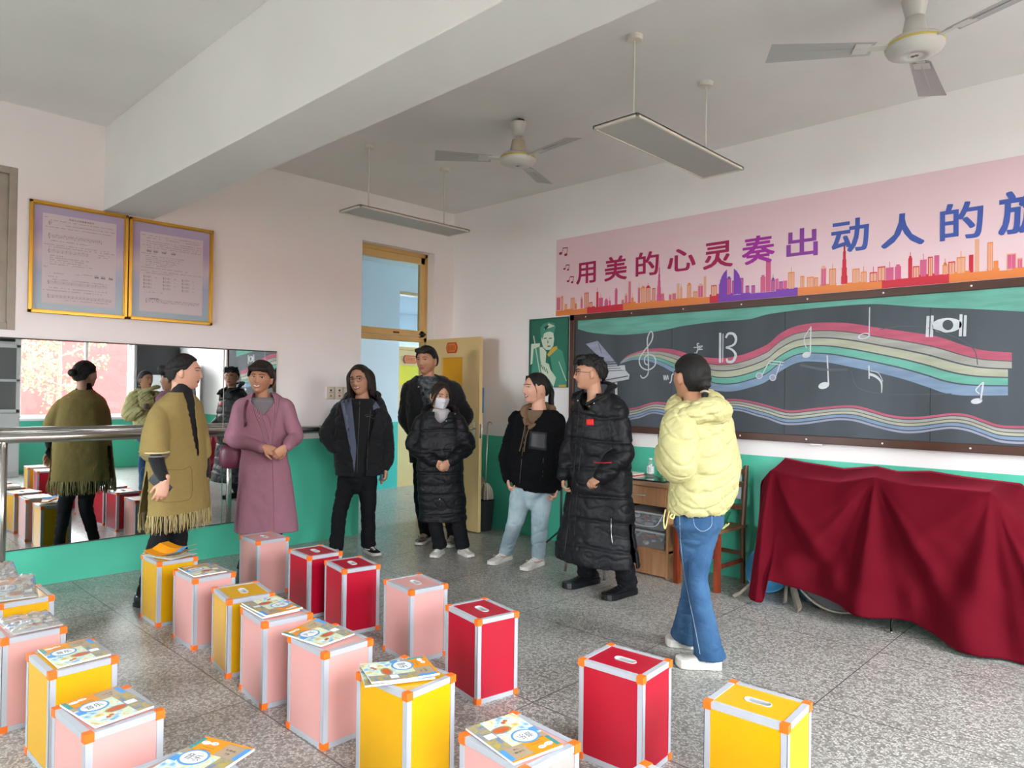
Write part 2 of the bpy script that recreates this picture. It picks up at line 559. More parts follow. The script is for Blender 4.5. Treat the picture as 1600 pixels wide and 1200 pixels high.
# ---------------------------------------------------------------- door with transom
CREAM = mat('cream_door_paint', srgb('#d9bd86'), 0.42, var=0.05, vscale=3)
OCHRE = mat('ochre_frame_paint', srgb('#d8b271'), 0.45, var=0.1, vscale=6)
GOLDP = mat('amber_film', srgb('#d69a10'), 0.35)
YELP = mat('yellow_film', srgb('#dcd21c'), 0.35)
REDS = mat('sign_red', srgb('#b02a18'), 0.5)
GOLDS = mat('sign_gold', srgb('#d0782c'), 0.5)
DARKM = mat('dark_metal', (0.03, 0.03, 0.03), 0.4, 0.6)
STEEL = mat('steel', (0.62, 0.60, 0.58), 0.22, 1.0)

def door_frame(name, x, y0, y1, zt, ztop):
    """x: front plane of the frame (towards +x)"""
    d = empty(name, (x, y0, 0)); d['kind'] = 'structure'
    bm = bmesh.new(); t = .045
    add_box(bm, x - .09, y0, 0, x, y0 + .02, ztop); add_box(bm, x - .09, y1 - t, 0, x, y1, ztop)
    add_box(bm, x - .09, y0, ztop - t, x, y1, ztop); add_box(bm, x - .09, y0, zt, x, y1, zt + .05)
    link('door_frame', bm, OCHRE, d, bevel=.003)
    return d

XF = -0.115
d1 = door_frame('door_1', XF, DY0, DY1, 2.045, DZ)
# transom sash
bm = bmesh.new(); ya, yb, za, zb, t = DY0 + .025, DY1 - .05, 2.10, DZ - .05, .06
for q in ((ya, ya + .022, za, zb), (yb - t, yb, za, zb), (ya, yb, za, za + t + .01), (ya, yb, zb - t - .015, zb)):
    add_box(bm, XF - .04, q[0], q[2], XF + .012, q[1], q[3])
s = link('transom_sash', bm, mat('ochre_sash_paint', srgb('#dfba78'), .42, var=.06, vscale=9), d1, bevel=.003)
bm = bmesh.new(); add_box(bm, XF - .016, ya + .02, za + t, XF - .012, yb - t, zb - t); link('transom_pane', bm, glassy('transom_glass', (.82, .88, .9), .07), s)
bm = bmesh.new(); add_box(bm, XF + .012, yb - .075, za + .02, XF + .03, yb + .01, za + .045); link('latch', bm, DARKM, s, bevel=.003)
bm = bmesh.new(); add_box(bm, XF + .012, -.78, za + .022, XF + .016, -.70, za + .042); link('number_plate', bm, mat('plate_dark', srgb('#5b4a32'), .6), s)
# lower frame stop (seen under the transom on the hinge side)

def sign_into(parent, fn, w, h):
    """hanging red class sign; fn(u, v, d) maps local metres to a point, origin at the sign's centre"""
    bm = bmesh.new()
    def poly(sc, d, mi):
        a, b = w / 2 * sc[0], h / 2 * sc[1]; k = h * .22
        pts = [(-a, 0), (-a + k * .4, b * .55), (-a + k, b), (a - k, b), (a - k * .4, b * .55), (a, 0), (a - k * .4, -b * .55), (a - k, -b), (-a + k, -b), (-a + k * .4, -b * .55)]
        top = [bm.verts.new(fn(u, v, d)) for u, v in pts]; bot = [bm.verts.new(fn(u, v, .0005)) for u, v in pts]
        bm.faces.new(top).material_index = mi
        for i in range(len(pts)):
            bm.faces.new((top[i], top[i - 1], bot[i - 1], bot[i])).material_index = mi
    poly((1, 1), .012, 0); poly((.9, .82), .014, 1)
    text_into(bm, '音乐教室', lambda u, v: fn((u - .5) * w * .68, (v - .5) * h * .5, .0155), 0)
    return link('class_sign', bm, [REDS, GOLDS], parent)

def door_leaf(parent_label, hinge, ang, wdt, hgt, pane_col, lever=True, name='door_leaf', parent=None, hand=1):
    """leaf swinging on a hinge; local x along the leaf, local -y is the visible face"""
    M = Matrix.Translation(hinge) @ Matrix.Rotation(ang, 4, 'Z')
    g = parent
    bm = bmesh.new(); t = .042
    px0, px1, pz0, pz1 = wdt * .13, wdt * .62, 1.535, 1.86
    if pane_col[1] is not None: px0, px1, pz0, pz1 = pane_col[1]
    for q in ((0, px0, 0.012, hgt), (px1, wdt, 0.012, hgt), (px0, px1, 0.012, pz0), (px0, px1, pz1, hgt)):
        add_box(bm, q[0], -t / 2, q[2], q[1], t / 2, q[3], M)
    leaf = link(name, bm, CREAM, g)
    bm = bmesh.new(); add_box(bm, px0, -.006, pz0, px1, .006, pz1, M); link('door_pane', bm, pane_col[0], leaf)
    cx, cz = (px0 + px1) / 2 + .0, pz1 + .105
    sign_into(leaf, lambda u, v, d: M @ Vector((cx + u, -t / 2 - d, cz + v)), .175, .115)
    if lever:
        bm = bmesh.new()
        add_box(bm, wdt - .085, -t / 2 - .008, .98, wdt - .045, -t / 2, 1.17, M)
        add_box(bm, wdt - .085, t / 2, .98, wdt - .045, t / 2 + .008, 1.17, M)
        for s in (-1, 1):
            y = s * (t / 2 + .04)
            add_tube(bm, [M @ Vector(q) for q in ((wdt - .065, s * t / 2, 1.10), (wdt - .065, y, 1.10), (wdt - .09, y, 1.10), (wdt - .17, y, 1.095))], .009, 10)
        add_box(bm, wdt - .0, -.012, 1.0, wdt + .002, .012, 1.15, M)
        link('door_handle', bm, STEEL, leaf, smooth=False)
    return leaf

M_LEAF = math.atan2(0.02, 0.84)
door_leaf('x', Vector((-0.05, -0.335, 0)), M_LEAF, .865, 2.07, (GOLDP, (.27, .60, 1.53, 1.86)), parent=d1)
bm = bmesh.new()
for z in (.3, 1.1, 1.8): add_tube(bm, [(-.06, -.30, z), (-.06, -.30, z + .09)], .011, 10)
link('hinge', bm, STEEL, d1)
d2 = door_frame('door_2', -2.6, 1.16, 2.13, 2.12, 3.02)
def flip(u): return u
bm = bmesh.new(); add_box(bm, -2.69, 1.2, 2.2, -2.685, 2.1, 2.96); link('transom_pane', bm, glassy('far_transom_glass', (.9, .93, .95), .05), d2)
# closed leaf in the far frame
bm = bmesh.new()
for q in ((1.165, 1.215, .0, 2.13), (1.66, 2.12, .0, 2.13), (1.215, 1.66, .0, 1.57), (1.215, 1.66, 1.88, 2.13)):
    add_box(bm, -2.66, q[0], q[2], -2.62, q[1], q[3])
leaf = link('door_leaf', bm, CREAM, d2)
bm = bmesh.new(); add_box(bm, -2.645, 1.215, 1.57, -2.635, 1.66, 1.88); link('door_pane', bm, YELP, leaf)
sign_into(leaf, lambda u, v, d: Vector((-2.62 + d, 1.41 + u, 1.975 + v)), .26, .125)

# far room fan and outside
SKYB = mat('pale_concrete', (.62, .63, .62), .9)

# ---------------------------------------------------------------- outside seen through the windows
BR = mat('red_painted_render', srgb('#8a2c2a'), .9, var=.08, vscale=.8)
WR = mat('white_painted_render', (.30, .30, .30), .9)
bl = empty('building', (24, 0, 0), 0, 'red rendered building with a white pilaster seen through the window in the mirror', 'building')
bm = bmesh.new(); add_box(bm, 24, -22, -1, 30, 12, 4.4); link('facade', bm, BR, bl)
bm = bmesh.new(); add_box(bm, 23.8, -4.6, -1, 24.02, -2.9, 4.4); link('pilaster', bm, WR, bl)
bm = bmesh.new(); add_box(bm, -20, -40, -1.1, 60, 40, -1.0); structure('ground', bm, mat('yard_paving', (.18, .18, .17), .9))
TW = mat('tree_bark', (.12, .09, .06), .9); TL = mat('yellow_green_leaves', srgb('#d6cf63'), .7, col2=srgb('#9db24a'), vscale=3)
def tree(x, y, h, lab):
    t = empty('tree', (x, y, -1), 0, lab, 'tree', None)
    bm = bmesh.new(); bl_ = bmesh.new(); rnd = random.Random(int(x * 10 + y))
    top = Vector((x, y, h))
    add_tube(bm, [(x, y, -1), (x + .05, y, 1), top], [.09, .06, .02], 8)
    for i in range(26):
        z = .6 + (h - .6) * rnd.random(); a = rnd.random() * 6.28; L = (1.3 - .2 * z / h) * rnd.uniform(.7, 1.3)
        s = Vector((x, y, z)); e = s + Vector((math.cos(a) * L, math.sin(a) * L, L * .55)); m = (s + e) / 2 + Vector((0, 0, -.08))
        add_tube(bm, [s, m, e], [.02, .012, .004], 5)
        for k in range(70):
            p = s.lerp(e, rnd.uniform(.25, 1.05)) + Vector((rnd.gauss(0, .13), rnd.gauss(0, .13), rnd.gauss(0, .12)))
            r1 = Vector((rnd.gauss(0, 1), rnd.gauss(0, 1), rnd.gauss(0, 1))).normalized() * .035
            r2 = r1.cross(Vector((rnd.gauss(0, 1), rnd.gauss(0, 1), rnd.gauss(0, 1)))).normalized() * .022
            add_quad(bl_, [p - r1, p - r2, p + r1, p + r2])
    link('branches', bm, TW, t); link('foliage', bl_, TL, t)
tree(12.2, -3.0, 3.6, 'thin tree with yellow leaves outside the window, left of the white pilaster in the mirror')
tree(14.9, -0.4, 3.4, 'thin tree with yellow leaves outside the window, right of the white pilaster in the mirror')
# ================================================================ THINGS ON THE WALLS AND CEILING
def PB(px, py, d=0.0):          # pixel -> blackboard wall (plane y = -d)
    return on_plane(px, py, 1, -d)

# ---------------------------------------------------------------- mirrors
MIR = bpy.data.materials.new('mirror_silver'); MIR.use_nodes = True
_b = MIR.node_tree.nodes['Principled BSDF']
_b.inputs['Base Color'].default_value = (.80, .83, .82, 1); _b.inputs['Metallic'].default_value = 1; _b.inputs['Roughness'].default_value = 0.012
BLK = mat('black_edge', (.02, .02, .02), .5)
MCAP = mat('mirror_strip', srgb('#8c8a7c'), .4, .6)
MJ = -2.70
for (a, b, lab) in ((-6.6, MJ - .004, 'long frameless wall mirror behind the handrail, reflecting the window and the red building'),
                    (MJ + .004, -2.20, 'narrow right panel of the wall mirror, reflecting the chalkboard drawing')):
    m_ = empty('wall_mirror', (0.0, (a + b) / 2, .29), 0, lab, 'mirror', None)
    box_obj('mirror_glass', MIR, .001, a, .292, .008, b, 1.838, m_)
    bm = bmesh.new()
    add_box(bm, .0, a, 1.836, .012, b, 1.846); link('edge_strip', bm, BLK, m_)
    bm = bmesh.new(); add_box(bm, .0, a, .286, .010, b, .293); link('edge_strip', bm, BLK, m_)

# ---------------------------------------------------------------- ballet barre
br = empty('ballet_barre', (.40, -3.2, 0), 0, 'stainless steel ballet barre on floor posts in front of the wall mirror', 'handrail')
bm = bmesh.new(); add_tube(bm, [(.40, -6.8, 1.135), (.40, -4.2, 1.135), (.40, -1.99, 1.125), (.40, -1.955, 1.125)], .036, 20, round_ends=False)
link('rail', bm, STEEL, br, smooth=True)
bm = bmesh.new(); add_lathe(bm, (.40, -1.955, 1.125), [(.0, .012), (.030, .010), (.038, 0), (.038, -.012)], 20, Matrix.Rotation(R(-90), 3, 'X')); link('end_cap', bm, STEEL, br, smooth=True)
for y in (-6.2, -4.38, -2.46):
    bm = bmesh.new(); add_tube(bm, [(.40, y, 0.012), (.40, y, 1.11)], .025, 18)
    p_ = link('post', bm, STEEL, br, smooth=True)
    bm = bmesh.new(); add_lathe(bm, (.40, y, 0.0), [(.06, 0), (.06, .008), (.03, .02), (.026, .022)], 18); link('base_flange', bm, STEEL, p_)

# ---------------------------------------------------------------- theory posters
GOLDF = mat('gold_frame', srgb('#c39a40'), .3, .75)
INK = mat('print_ink', (.035, .035, .045), .7)
PAPER = mat('poster_paper', srgb('#cfc6ca'), .55)
def poster_mat():
    m = bpy.data.materials.new('poster_border'); m.use_nodes = True
    nt = m.node_tree; b = nt.nodes['Principled BSDF']; tc = nt.nodes.new('ShaderNodeTexCoord'); sx = nt.nodes.new('ShaderNodeSeparateXYZ')
    nt.links.new(tc.outputs['Generated'], sx.inputs[0])
    c = nt.nodes.new('ShaderNodeValToRGB'); e = c.color_ramp.elements
    e[0].position = 0; e[0].color = (*srgb('#9db4bd'), 1); e[1].position = 1; e[1].color = (*srgb('#b0a6c4'), 1)
    q = e.new(.35); q.color = (*srgb('#a0abc4'), 1); q = e.new(.55); q.color = (*srgb('#c9bfc9'), 1); q = e.new(.75); q.color = (*srgb('#aa9cc2'), 1)
    nt.links.new(sx.outputs['Z'], c.inputs[0]); nt.links.new(c.outputs[0], b.inputs['Base Color']); b.inputs['Roughness'].default_value = .3
    return m
PBOR = poster_mat()
def theory_poster(y0, y1, z0, z1, lab, kind):
    t = empty('framed_poster', (0, (y0 + y1) / 2, z0), 0, lab, 'poster', None)
    bm = bmesh.new(); f = .022
    for q in ((y0, y1, z0, z0 + f), (y0, y1, z1 - f, z1), (y0, y0 + f, z0, z1), (y1 - f, y1, z0, z1)):
        add_box(bm, .001, q[0], q[2], .028, q[1], q[3])
    for q in ((y0 + f, y1 - f, z0 + f, z0 + f + .007), (y0 + f, y1 - f, z1 - f - .007, z1 - f), (y0 + f, y0 + f + .007, z0 + f, z1 - f), (y1 - f - .007, y1 - f, z0 + f, z1 - f)):
        add_box(bm, .001, q[0], q[2], .020, q[1], q[3])
    link('frame', bm, GOLDF, t, bevel=.002)
    box_obj('backing', PBOR, .002, y0 + f, z0 + f, .010, y1 - f, z1 - f, t)
    bm = bmesh.new()
    a, b, c, d = y0 + .085, y1 - .085, z0 + .075, z1 - .085
    if kind: d = z1 - .10
    add_quad(bm, [(.011, a, c), (.011, b, c), (.011, b, d), (.011, a, d)], 0)
    rnd = random.Random(5 + kind); W = b - a; Hh = d - c
    def U(u, v, e=.0118): return (e, a + u * W, c + v * Hh)
    def bar(u0, v0, u1, v1, mi=1):
        add_quad(bm, [U(u0, v0), U(u1, v0), U(u1, v1), U(u0, v1)], mi)
    def words(u0, v, u1, h=.0095):
        u = u0
        while u < u1:
            w_ = .009
            if rnd.random() < .86:
                for k in range(3):
                    if rnd.random() < .75: bar(u, v + k * h * .36, u + w_ * rnd.uniform(.6, 1), v + k * h * .36 + h * .16)
                bar(u + w_ * .4, v, u + w_ * .55, v + h)
                u += w_ * 1.28
            else: u += w_ * 2.2
    def staff(u0, v, u1, notes, h=.026):
        for k in range(5): bar(u0, v + k * h / 4, u1, v + k * h / 4 + .0009)
        add_tube(bm, [U(u0 + .004 + .006 * math.sin(k), v - h * .3 + k * h * .2, .012) for k in range(9)], .0011, 4, mi=1)
        for k in range(notes):
            u = u0 + .035 + (u1 - u0 - .04) * (k + .5) / notes; vv = v + h * rnd.uniform(-.1, .8)
            bar(u, vv, u + .008, vv + .006); bar(u + .0065, vv, u + .008, vv + .026)
    def clef_row(v):
        for u0 in (.06, .36, .66):
            staff(u0, v, u0 + .12, 1, .02); words(u0 + .17, v + .004, u0 + .2)
    if not kind:
        text_into(bm, '简谱与五线谱基本知识', lambda u, v: U(.34 + .34 * u, .953 + .022 * v), 1)
        words(.02, .955, .06); words(.08, .925, .95); words(.3, .885, .97); staff(.08, .885, .11, 1); words(.02, .85, .95)
        staff(.08, .735, .8, 26, .04); words(.1, .70, .62); words(.02, .655, .9); words(.08, .63, .97)
        staff(.08, .575, .62, 9, .03); words(.75, .60, .93); words(.75, .575, .88)
        for k, q in enumerate((.3, .62, .55, .6, .66)): words(.1, .535 - .024 * k, q)
        words(.02, .405, .07); words(.1, .34, .28); words(.4, .345, .52); words(.55, .355, .67)
        for u in (.7, .79, .9): bar(u, .345, u + .06, .352); bar(u, .335, u + .06, .340); words(u, .36, u + .05)
        words(.08, .30, .2); words(.14, .27, .9); staff(.08, .225, .88, 7, .03); words(.1, .175, .88); words(.02, .145, .8); staff(.08, .07, .95, 16, .03); words(.3, .045, .9)
    else:
        words(.02, .955, .97); words(.1, .925, .3); words(.4, .925, .6); words(.72, .925, .95)
        for k in range(4): words(.03 + .05 * (k % 2), .885 - .026 * k, .97)
        for u in (.1, .2, .33, .48): words(u, .775, u + .08); bar(u, .765, u + .07, .77); bar(u, .755, u + .07, .76)
        words(.02, .73, .25)
        for k in range(6): words(.09, .70 - .024 * k, .7 - .05 * k)
        words(.02, .55, .75); words(.02, .51, .97); words(.1, .485, .5)
        for v in (.43, .385, .34, .295): clef_row(v)
        words(.09, .245, .38); staff(.1, .12, .95, 30, .04); bar(.15, .165, .3, .172)
    for k in range(34): bar(0, .01 + k * .029, 1, .0110 + k * .029, 2)
    link('printed_sheet', bm, [PAPER, INK, mat('poster_rule', srgb('#c2a9b8'), .6)], t)
theory_poster(-4.178, -3.505, 2.041, 2.878, 'gold framed music theory poster with one long staff near its top, left of the pair', 0)
theory_poster(-3.497, -2.818, 2.043, 2.872, 'gold framed music theory poster with four rows of small clefs, right of the pair', 1)

# ---------------------------------------------------------------- switches
PLAS = mat('cream_plastic', srgb('#cfc4b4'), .45)
sw = empty('switch_panel', (0, -1.53, 1.4), 0, 'row of three cream plastic switch plates beside the doorway', 'switch')
for k in range(3):
    y = -1.665 + k * .098
    bm = bmesh.new(); add_box(bm, .0, y, 1.395, .014, y + .092, 1.522); p_ = link('switch_plate', bm, PLAS, sw, bevel=.003)
    bm = bmesh.new(); add_box(bm, .014, y + .015, 1.408, .018, y + .077, 1.51); link('rocker', bm, mat('rocker_plastic', srgb('#d8cfc2'), .4), p_, bevel=.002)
    bm = bmesh.new(); add_lathe(bm, (.018, y + .046, 1.43), [(.012, 0), (.012, .0015)], 16, Matrix.Rotation(R(90), 3, 'Y')); link('indicator', bm, mat('orange_dot%d' % k, srgb(('#c08a2c', '#c0602c', '#c0402c')[k]), .5), p_)
    bm = bmesh.new(); add_box(bm, .0181, y + .036, 1.475, .0186, y + .056, 1.495); add_box(bm, .0181, y + .026, 1.46, .0186, y + .066, 1.464); link('print_mark', bm, INK, p_)

# ---------------------------------------------------------------- portrait board
pt = empty('portrait_board', (1.48, 0, 1.54), 0, 'green duotone portrait board of a person with a violin, left of the chalkboard', 'picture')
DG = mat('portrait_green', srgb('#1c6b57'), .4); MG = mat('portrait_mid', srgb('#3f8f78'), .4); LG = mat('portrait_light', srgb('#c9d6c2'), .4); DK = mat('portrait_dark', srgb('#12473d'), .4); GT = mat('portrait_label', srgb('#caa43c'), .4)
box_obj('board', mat('portrait_edge', srgb('#1a5a4a'), .5), 1.222, -.018, 1.543, 1.746, -.001, 2.250, pt)
bm = bmesh.new()
def c4(x, y, d=.0185): return PB(820 + x / 4, 470 + y / 4, d)
def poly4(pts, mi, d):
    try: f = bm.faces.new([bm.verts.new(c4(x, y, d)) for x, y in pts]); f.material_index = mi
    except ValueError: pass
poly4([(45, 125), (268, 108), (265, 540), (35, 535)], 0, .0184)
poly4([(40, 480), (55, 300), (95, 285), (110, 400), (120, 470), (60, 530), (38, 530)], 1, .0188)
poly4([(35, 400), (40, 270), (95, 265), (90, 330), (70, 380)], 2, .0187)
poly4([(150, 300), (200, 295), (235, 315), (255, 400), (262, 535), (190, 535), (170, 420)], 1, .0188)
poly4([(105, 215), (120, 195), (150, 188), (178, 200), (184, 240), (178, 280), (160, 305), (135, 308), (115, 290), (104, 250)], 2, .0192)
poly4([(100, 215), (96, 170), (115, 145), (150, 132), (185, 140), (193, 165), (182, 205), (165, 192), (140, 195), (120, 205), (112, 240)], 1, .0195)
poly4([(118, 180), (150, 140), (188, 158), (160, 168)], 2, .0197)
poly4([(120, 165), (145, 150), (150, 160), (128, 185)], 3, .0199)
for x in (128, 160): poly4([(x - 9, 232), (x + 9, 230), (x + 9, 236), (x - 9, 238)], 3, .0199)
poly4([(140, 282), (162, 280), (160, 286), (143, 288)], 3, .0199)
poly4([(142, 240), (150, 262), (140, 266)], 1, .0198)
poly4([(92, 290), (112, 290), (135, 320), (130, 390), (108, 420), (96, 360)], 2, .0194)
poly4([(175, 290), (200, 282), (205, 298), (150, 350), (140, 335)], 4, .0197)
poly4([(100, 395), (112, 378), (150, 395), (160, 430), (195, 480), (180, 540), (150, 490), (120, 470), (100, 440)], 2, .0197)
for k in range(3): poly4([(100 + k * 16, 400 + 12 * k), (104 + k * 16, 398 + 12 * k), (118 + k * 14, 432 + 10 * k), (114 + k * 14, 434 + 10 * k)], 3, .0199)
poly4([(52, 220), (58, 218), (100, 470), (95, 472)], 2, .0196)
poly4([(210, 380), (214, 378), (262, 500), (258, 505)], 2, .0196)
poly4([(212, 526), (258, 524), (257, 540), (211, 541)], 4, .0196)
link('printed_portrait', bm, [DG, MG, LG, DK, GT], pt)

# ---------------------------------------------------------------- banner
def banner_mat():
    m = bpy.data.materials.new('banner_print'); m.use_nodes = True
    nt = m.node_tree; b = nt.nodes['Principled BSDF']; L = nt.links.new
    tc = nt.nodes.new('ShaderNodeTexCoord'); mp = nt.nodes.new('ShaderNodeMapping'); mp.inputs['Scale'].default_value = (.35, 1, 5)
    L(tc.outputs['Object'], mp.inputs[0])
    n = nt.nodes.new('ShaderNodeTexNoise'); n.inputs['Scale'].default_value = 2.2; n.inputs['Detail'].default_value = 4; L(mp.outputs[0], n.inputs[0])
    sx = nt.nodes.new('ShaderNodeSeparateXYZ'); L(tc.outputs['Object'], sx.inputs[0])
    mr = nt.nodes.new('ShaderNodeMapRange'); mr.inputs['From Min'].default_value = 2.26; mr.inputs['From Max'].default_value = 3.04; L(sx.outputs['Z'], mr.inputs[0])
    ad = nt.nodes.new('ShaderNodeMath'); ad.operation = 'MULTIPLY_ADD'; ad.inputs[1].default_value = .35; ad.inputs[2].default_value = -.17; L(n.outputs[0], ad.inputs[0])
    a2 = nt.nodes.new('ShaderNodeMath'); a2.operation = 'ADD'; L(ad.outputs[0], a2.inputs[0]); L(mr.outputs[0], a2.inputs[1])
    c = nt.nodes.new('ShaderNodeValToRGB'); e = c.color_ramp.elements
    e[0].position = 0.0; e[0].color = (*srgb('#e6c6cc'), 1); e[1].position = 1; e[1].color = (*srgb('#b2adc0'), 1)
    for p, h in ((.3, '#e2d6da'), (.55, '#dccbcd'), (.8, '#dcb3c6'), (.94, '#cfa0b8')):
        q = e.new(p); q.color = (*srgb(h), 1)
    L(a2.outputs[0], c.inputs[0]); L(c.outputs[0], b.inputs['Base Color']); b.inputs['Roughness'].default_value = .45
    return m
BX0, BX1, BZ0, BZ1 = 1.572, 6.35, 2.262, 3.034
ban = empty('slogan_banner', (3.9, 0, BZ0), 0, 'long pink banner with magenta and blue Chinese slogan above the chalkboard', 'banner')
bn = box_obj('banner_sheet', banner_mat(), BX0, -.006, BZ0, BX1, -.0005, BZ1, ban)
def grad_mat(name, c0, c1, z0, z1):
    m = bpy.data.materials.new(name); m.use_nodes = True; nt = m.node_tree; b = nt.nodes['Principled BSDF']; L = nt.links.new
    tc = nt.nodes.new('ShaderNodeTexCoord'); sx = nt.nodes.new('ShaderNodeSeparateXYZ'); L(tc.outputs['Object'], sx.inputs[0])
    mr = nt.nodes.new('ShaderNodeMapRange'); mr.inputs['From Min'].default_value = z0; mr.inputs['From Max'].default_value = z1; L(sx.outputs['Z'], mr.inputs[0])
    mx = nt.nodes.new('ShaderNodeMix'); mx.data_type = 'RGBA'; mx.inputs['A'].default_value = (*c0, 1); mx.inputs['B'].default_value = (*c1, 1)
    L(mr.outputs[0], mx.inputs['Factor']); L(mx.outputs['Result'], b.inputs['Base Color']); b.inputs['Roughness'].default_value = .45
    return m
MAG = mat('ink_magenta', srgb('#a80b52'), .45); BLU = mat('ink_blue', srgb('#3d56a6'), .45)
CH = [('用', 170, 300, 675, 882, 0), ('美', 355, 505, 635, 862, 0), ('的', 560, 715, 605, 830, 0), ('心', 768, 957, 585, 800, 0), ('灵', 1003, 1203, 540, 782, 0), ('奏', 1258, 1478, 498, 752, 1)]
CH2 = [('出', 36, 246, 450, 707, 2), ('动', 330, 582, 388, 676, 3), ('人', 658, 948, 352, 640, 3), ('的', 1045, 1335, 278, 592, 3), ('旋', 1428, 1790, 190, 550, 3)]
MS = [MAG, grad_mat('ink_magenta_violet', srgb('#a3219a'), srgb('#a50d55'), 2.5, 2.65), grad_mat('ink_violet_blue', srgb('#8a3a9c'), srgb('#1b5aa8'), 2.45, 2.68), BLU]
bm = bmesh.new()
def glyph(ch, x0, x1, y0, y1, mi):
    # wall rectangle whose projection fits the box seen
    xm = (x0 + x1) / 2; sl = (y1 - y0)
    A = PB(x0, (y0 + y1) / 2, .0075); Bp = PB(x1, (y0 + y1) / 2, .0075)
    # top and bottom from the mid column, corrected for the slope of the line of text
    t = PB(xm, y0 + 9, .0075).z; bt = PB(xm, y1 - 6, .0075).z
    e = .022; k = 0
    for du in (-e, 0, e):
        for dv in (-e * .8, 0, e * .8):
            k += 1
            text_into(bm, ch, lambda u, v: Vector((A.x + (Bp.x - A.x) * (.03 + .94 * u + du), -.0079 - k * .00003, bt + (t - bt) * (.03 + .94 * v + dv))), mi)
for ch, a, b, c, d, mi in CH: glyph(ch, 860 + a / 4.21, 860 + b / 4.21, 240 + c / 4.21, 240 + d / 4.21, mi)
for ch, a, b, c, d, mi in CH2: glyph(ch, 1220 + a / 4.21, 1220 + b / 4.21, 240 + c / 4.21, 240 + d / 4.21, mi)
link('slogan', bm, MS, ban)
# skyline print
SK = [mat('ink_' + n, srgb(h), .45) for n, h in (('orange', '#e0803c'), ('red', '#c92238'), ('pale_orange', '#dfa488'), ('violet', '#7a3cae'), ('pink', '#cf5a86'))]
bm = bmesh.new(); rnd = random.Random(11)
def fr(x0, z0, x1, z1, mi, d=.0072, t=.006):
    add_quad(bm, [(x0, -d, z0), (x1, -d, z0), (x1, -d, z1), (x0, -d, z1)], mi)
x = BX0 + .01
def hue(x):
    v = (x - BX0)
    if 1.75 < v < 2.35: return [3, 3, 4]
    if v % 1.3 < .35: return [0, 2, 0]
    if v % 1.3 < .8: return [1, 4, 1]
    return [0, 1, 2]
while x < BX1 - .06:
    wd = rnd.choice((.025, .03, .04, .05)); hh = rnd.uniform(.05, .15) + (.12 if rnd.random() < .12 else 0)
    c = rnd.choice(hue(x)); z0 = BZ0 + .055
    fr(x, z0, x + wd, z0 + hh, c)
    inner = 2 if c in (0, 1) else 4
    if wd > .028:
        for k in range(2): fr(x + .005 + k * (wd - .007) / 2, z0 + .005, x + .002 + (k + 1) * (wd - .006) / 2, z0 + hh - .008, inner, .0076)
    if rnd.random() < .3: fr(x + wd / 2 - .002, z0 + hh, x + wd / 2 + .002, z0 + hh + .04, c)
    if rnd.random() < .25: fr(x + wd * .2, z0 + hh, x + wd * .8, z0 + hh + .014, c)
    x += wd + rnd.choice((.004, .008, .02, .045))
for xs in (2.78, 4.36):   # tall spires
    for k in range(5): fr(xs - .022 + k * .004, BZ0 + .06 + k * .06, xs + .022 - k * .004, BZ0 + .12 + k * .06, 4 if xs < 4 else 1, .0078)
    fr(xs - .002, BZ0 + .3, xs + .002, BZ0 + .42, 4, .0078)
for xs, s in ((3.36, 1), (3.56, -1)):  # sail towers
    pts = [(xs, BZ0 + .06), (xs + s * .07, BZ0 + .06), (xs + s * .07, BZ0 + .27)] + [(xs + s * (.07 - .075 * math.sin(a)), BZ0 + .06 + .2 * math.cos(a)) for a in (.35, .7, 1.1)]
    f = bm.faces.new([bm.verts.new((p, -.0079, q)) for p, q in pts]); f.material_index = 3
xs = BX0 + .004
while xs < BX1 - .1:
    w_ = rnd.uniform(.06, .14); c = hue(xs)[0]; hgt = rnd.uniform(.05, .075)
    fr(xs, BZ0 + .002, min(xs + w_, BX1), BZ0 + hgt, c, .0074); xs += w_
link('skyline_print', bm, SK, ban)
bm = bmesh.new(); NR = mat('ink_note_red', srgb('#a01c2c'), .45)
def wstroke(bm, pts, wd, d, mi=0, tap=None):
    """flat stroke lying on the wall; pts are pixels, wd in pixels of the photo"""
    P = [PB(x, y, d) for x, y in pts]
    P = smooth_path(P, 5)
    n = len(P); L_, R_ = [], []
    for i, p in enumerate(P):
        t = (P[min(i + 1, n - 1)] - P[max(i - 1, 0)]).normalized(); q = Vector((-t.z, 0, t.x))
        w2 = wd / CAM_F * depth_of(p) / 2
        if tap: w2 *= interp(tap, i / (n - 1))[0]
        L_.append(bm.verts.new(p + q * w2)); R_.append(bm.verts.new(p - q * w2))
    for i in range(n - 1):
        bm.faces.new((L_[i], L_[i + 1], R_[i + 1], R_[i])).material_index = mi
def wdisc(bm, px, py, rx, ry, d, mi=0, rot=0, hole=0):
    c = PB(px, py, d); s = depth_of(c) / CAM_F; ring = []; ring2 = []
    for k in range(20):
        a = 6.2832 * k / 20; u, v = math.cos(a) * rx * s * 1.3, math.sin(a) * ry * s
        u, v = u * math.cos(rot) - v * math.sin(rot), u * math.sin(rot) + v * math.cos(rot)
        ring.append(bm.verts.new(c + Vector((u, 0, v)))); ring2.append(bm.verts.new(c + Vector((u * hole, 0, v * hole))) if hole else None)
    if not hole: bm.faces.new(ring).material_index = mi
    else:
        for k in range(20): bm.faces.new((ring[k], ring[(k + 1) % 20], ring2[(k + 1) % 20], ring2[k])).material_index = mi
bm.free()
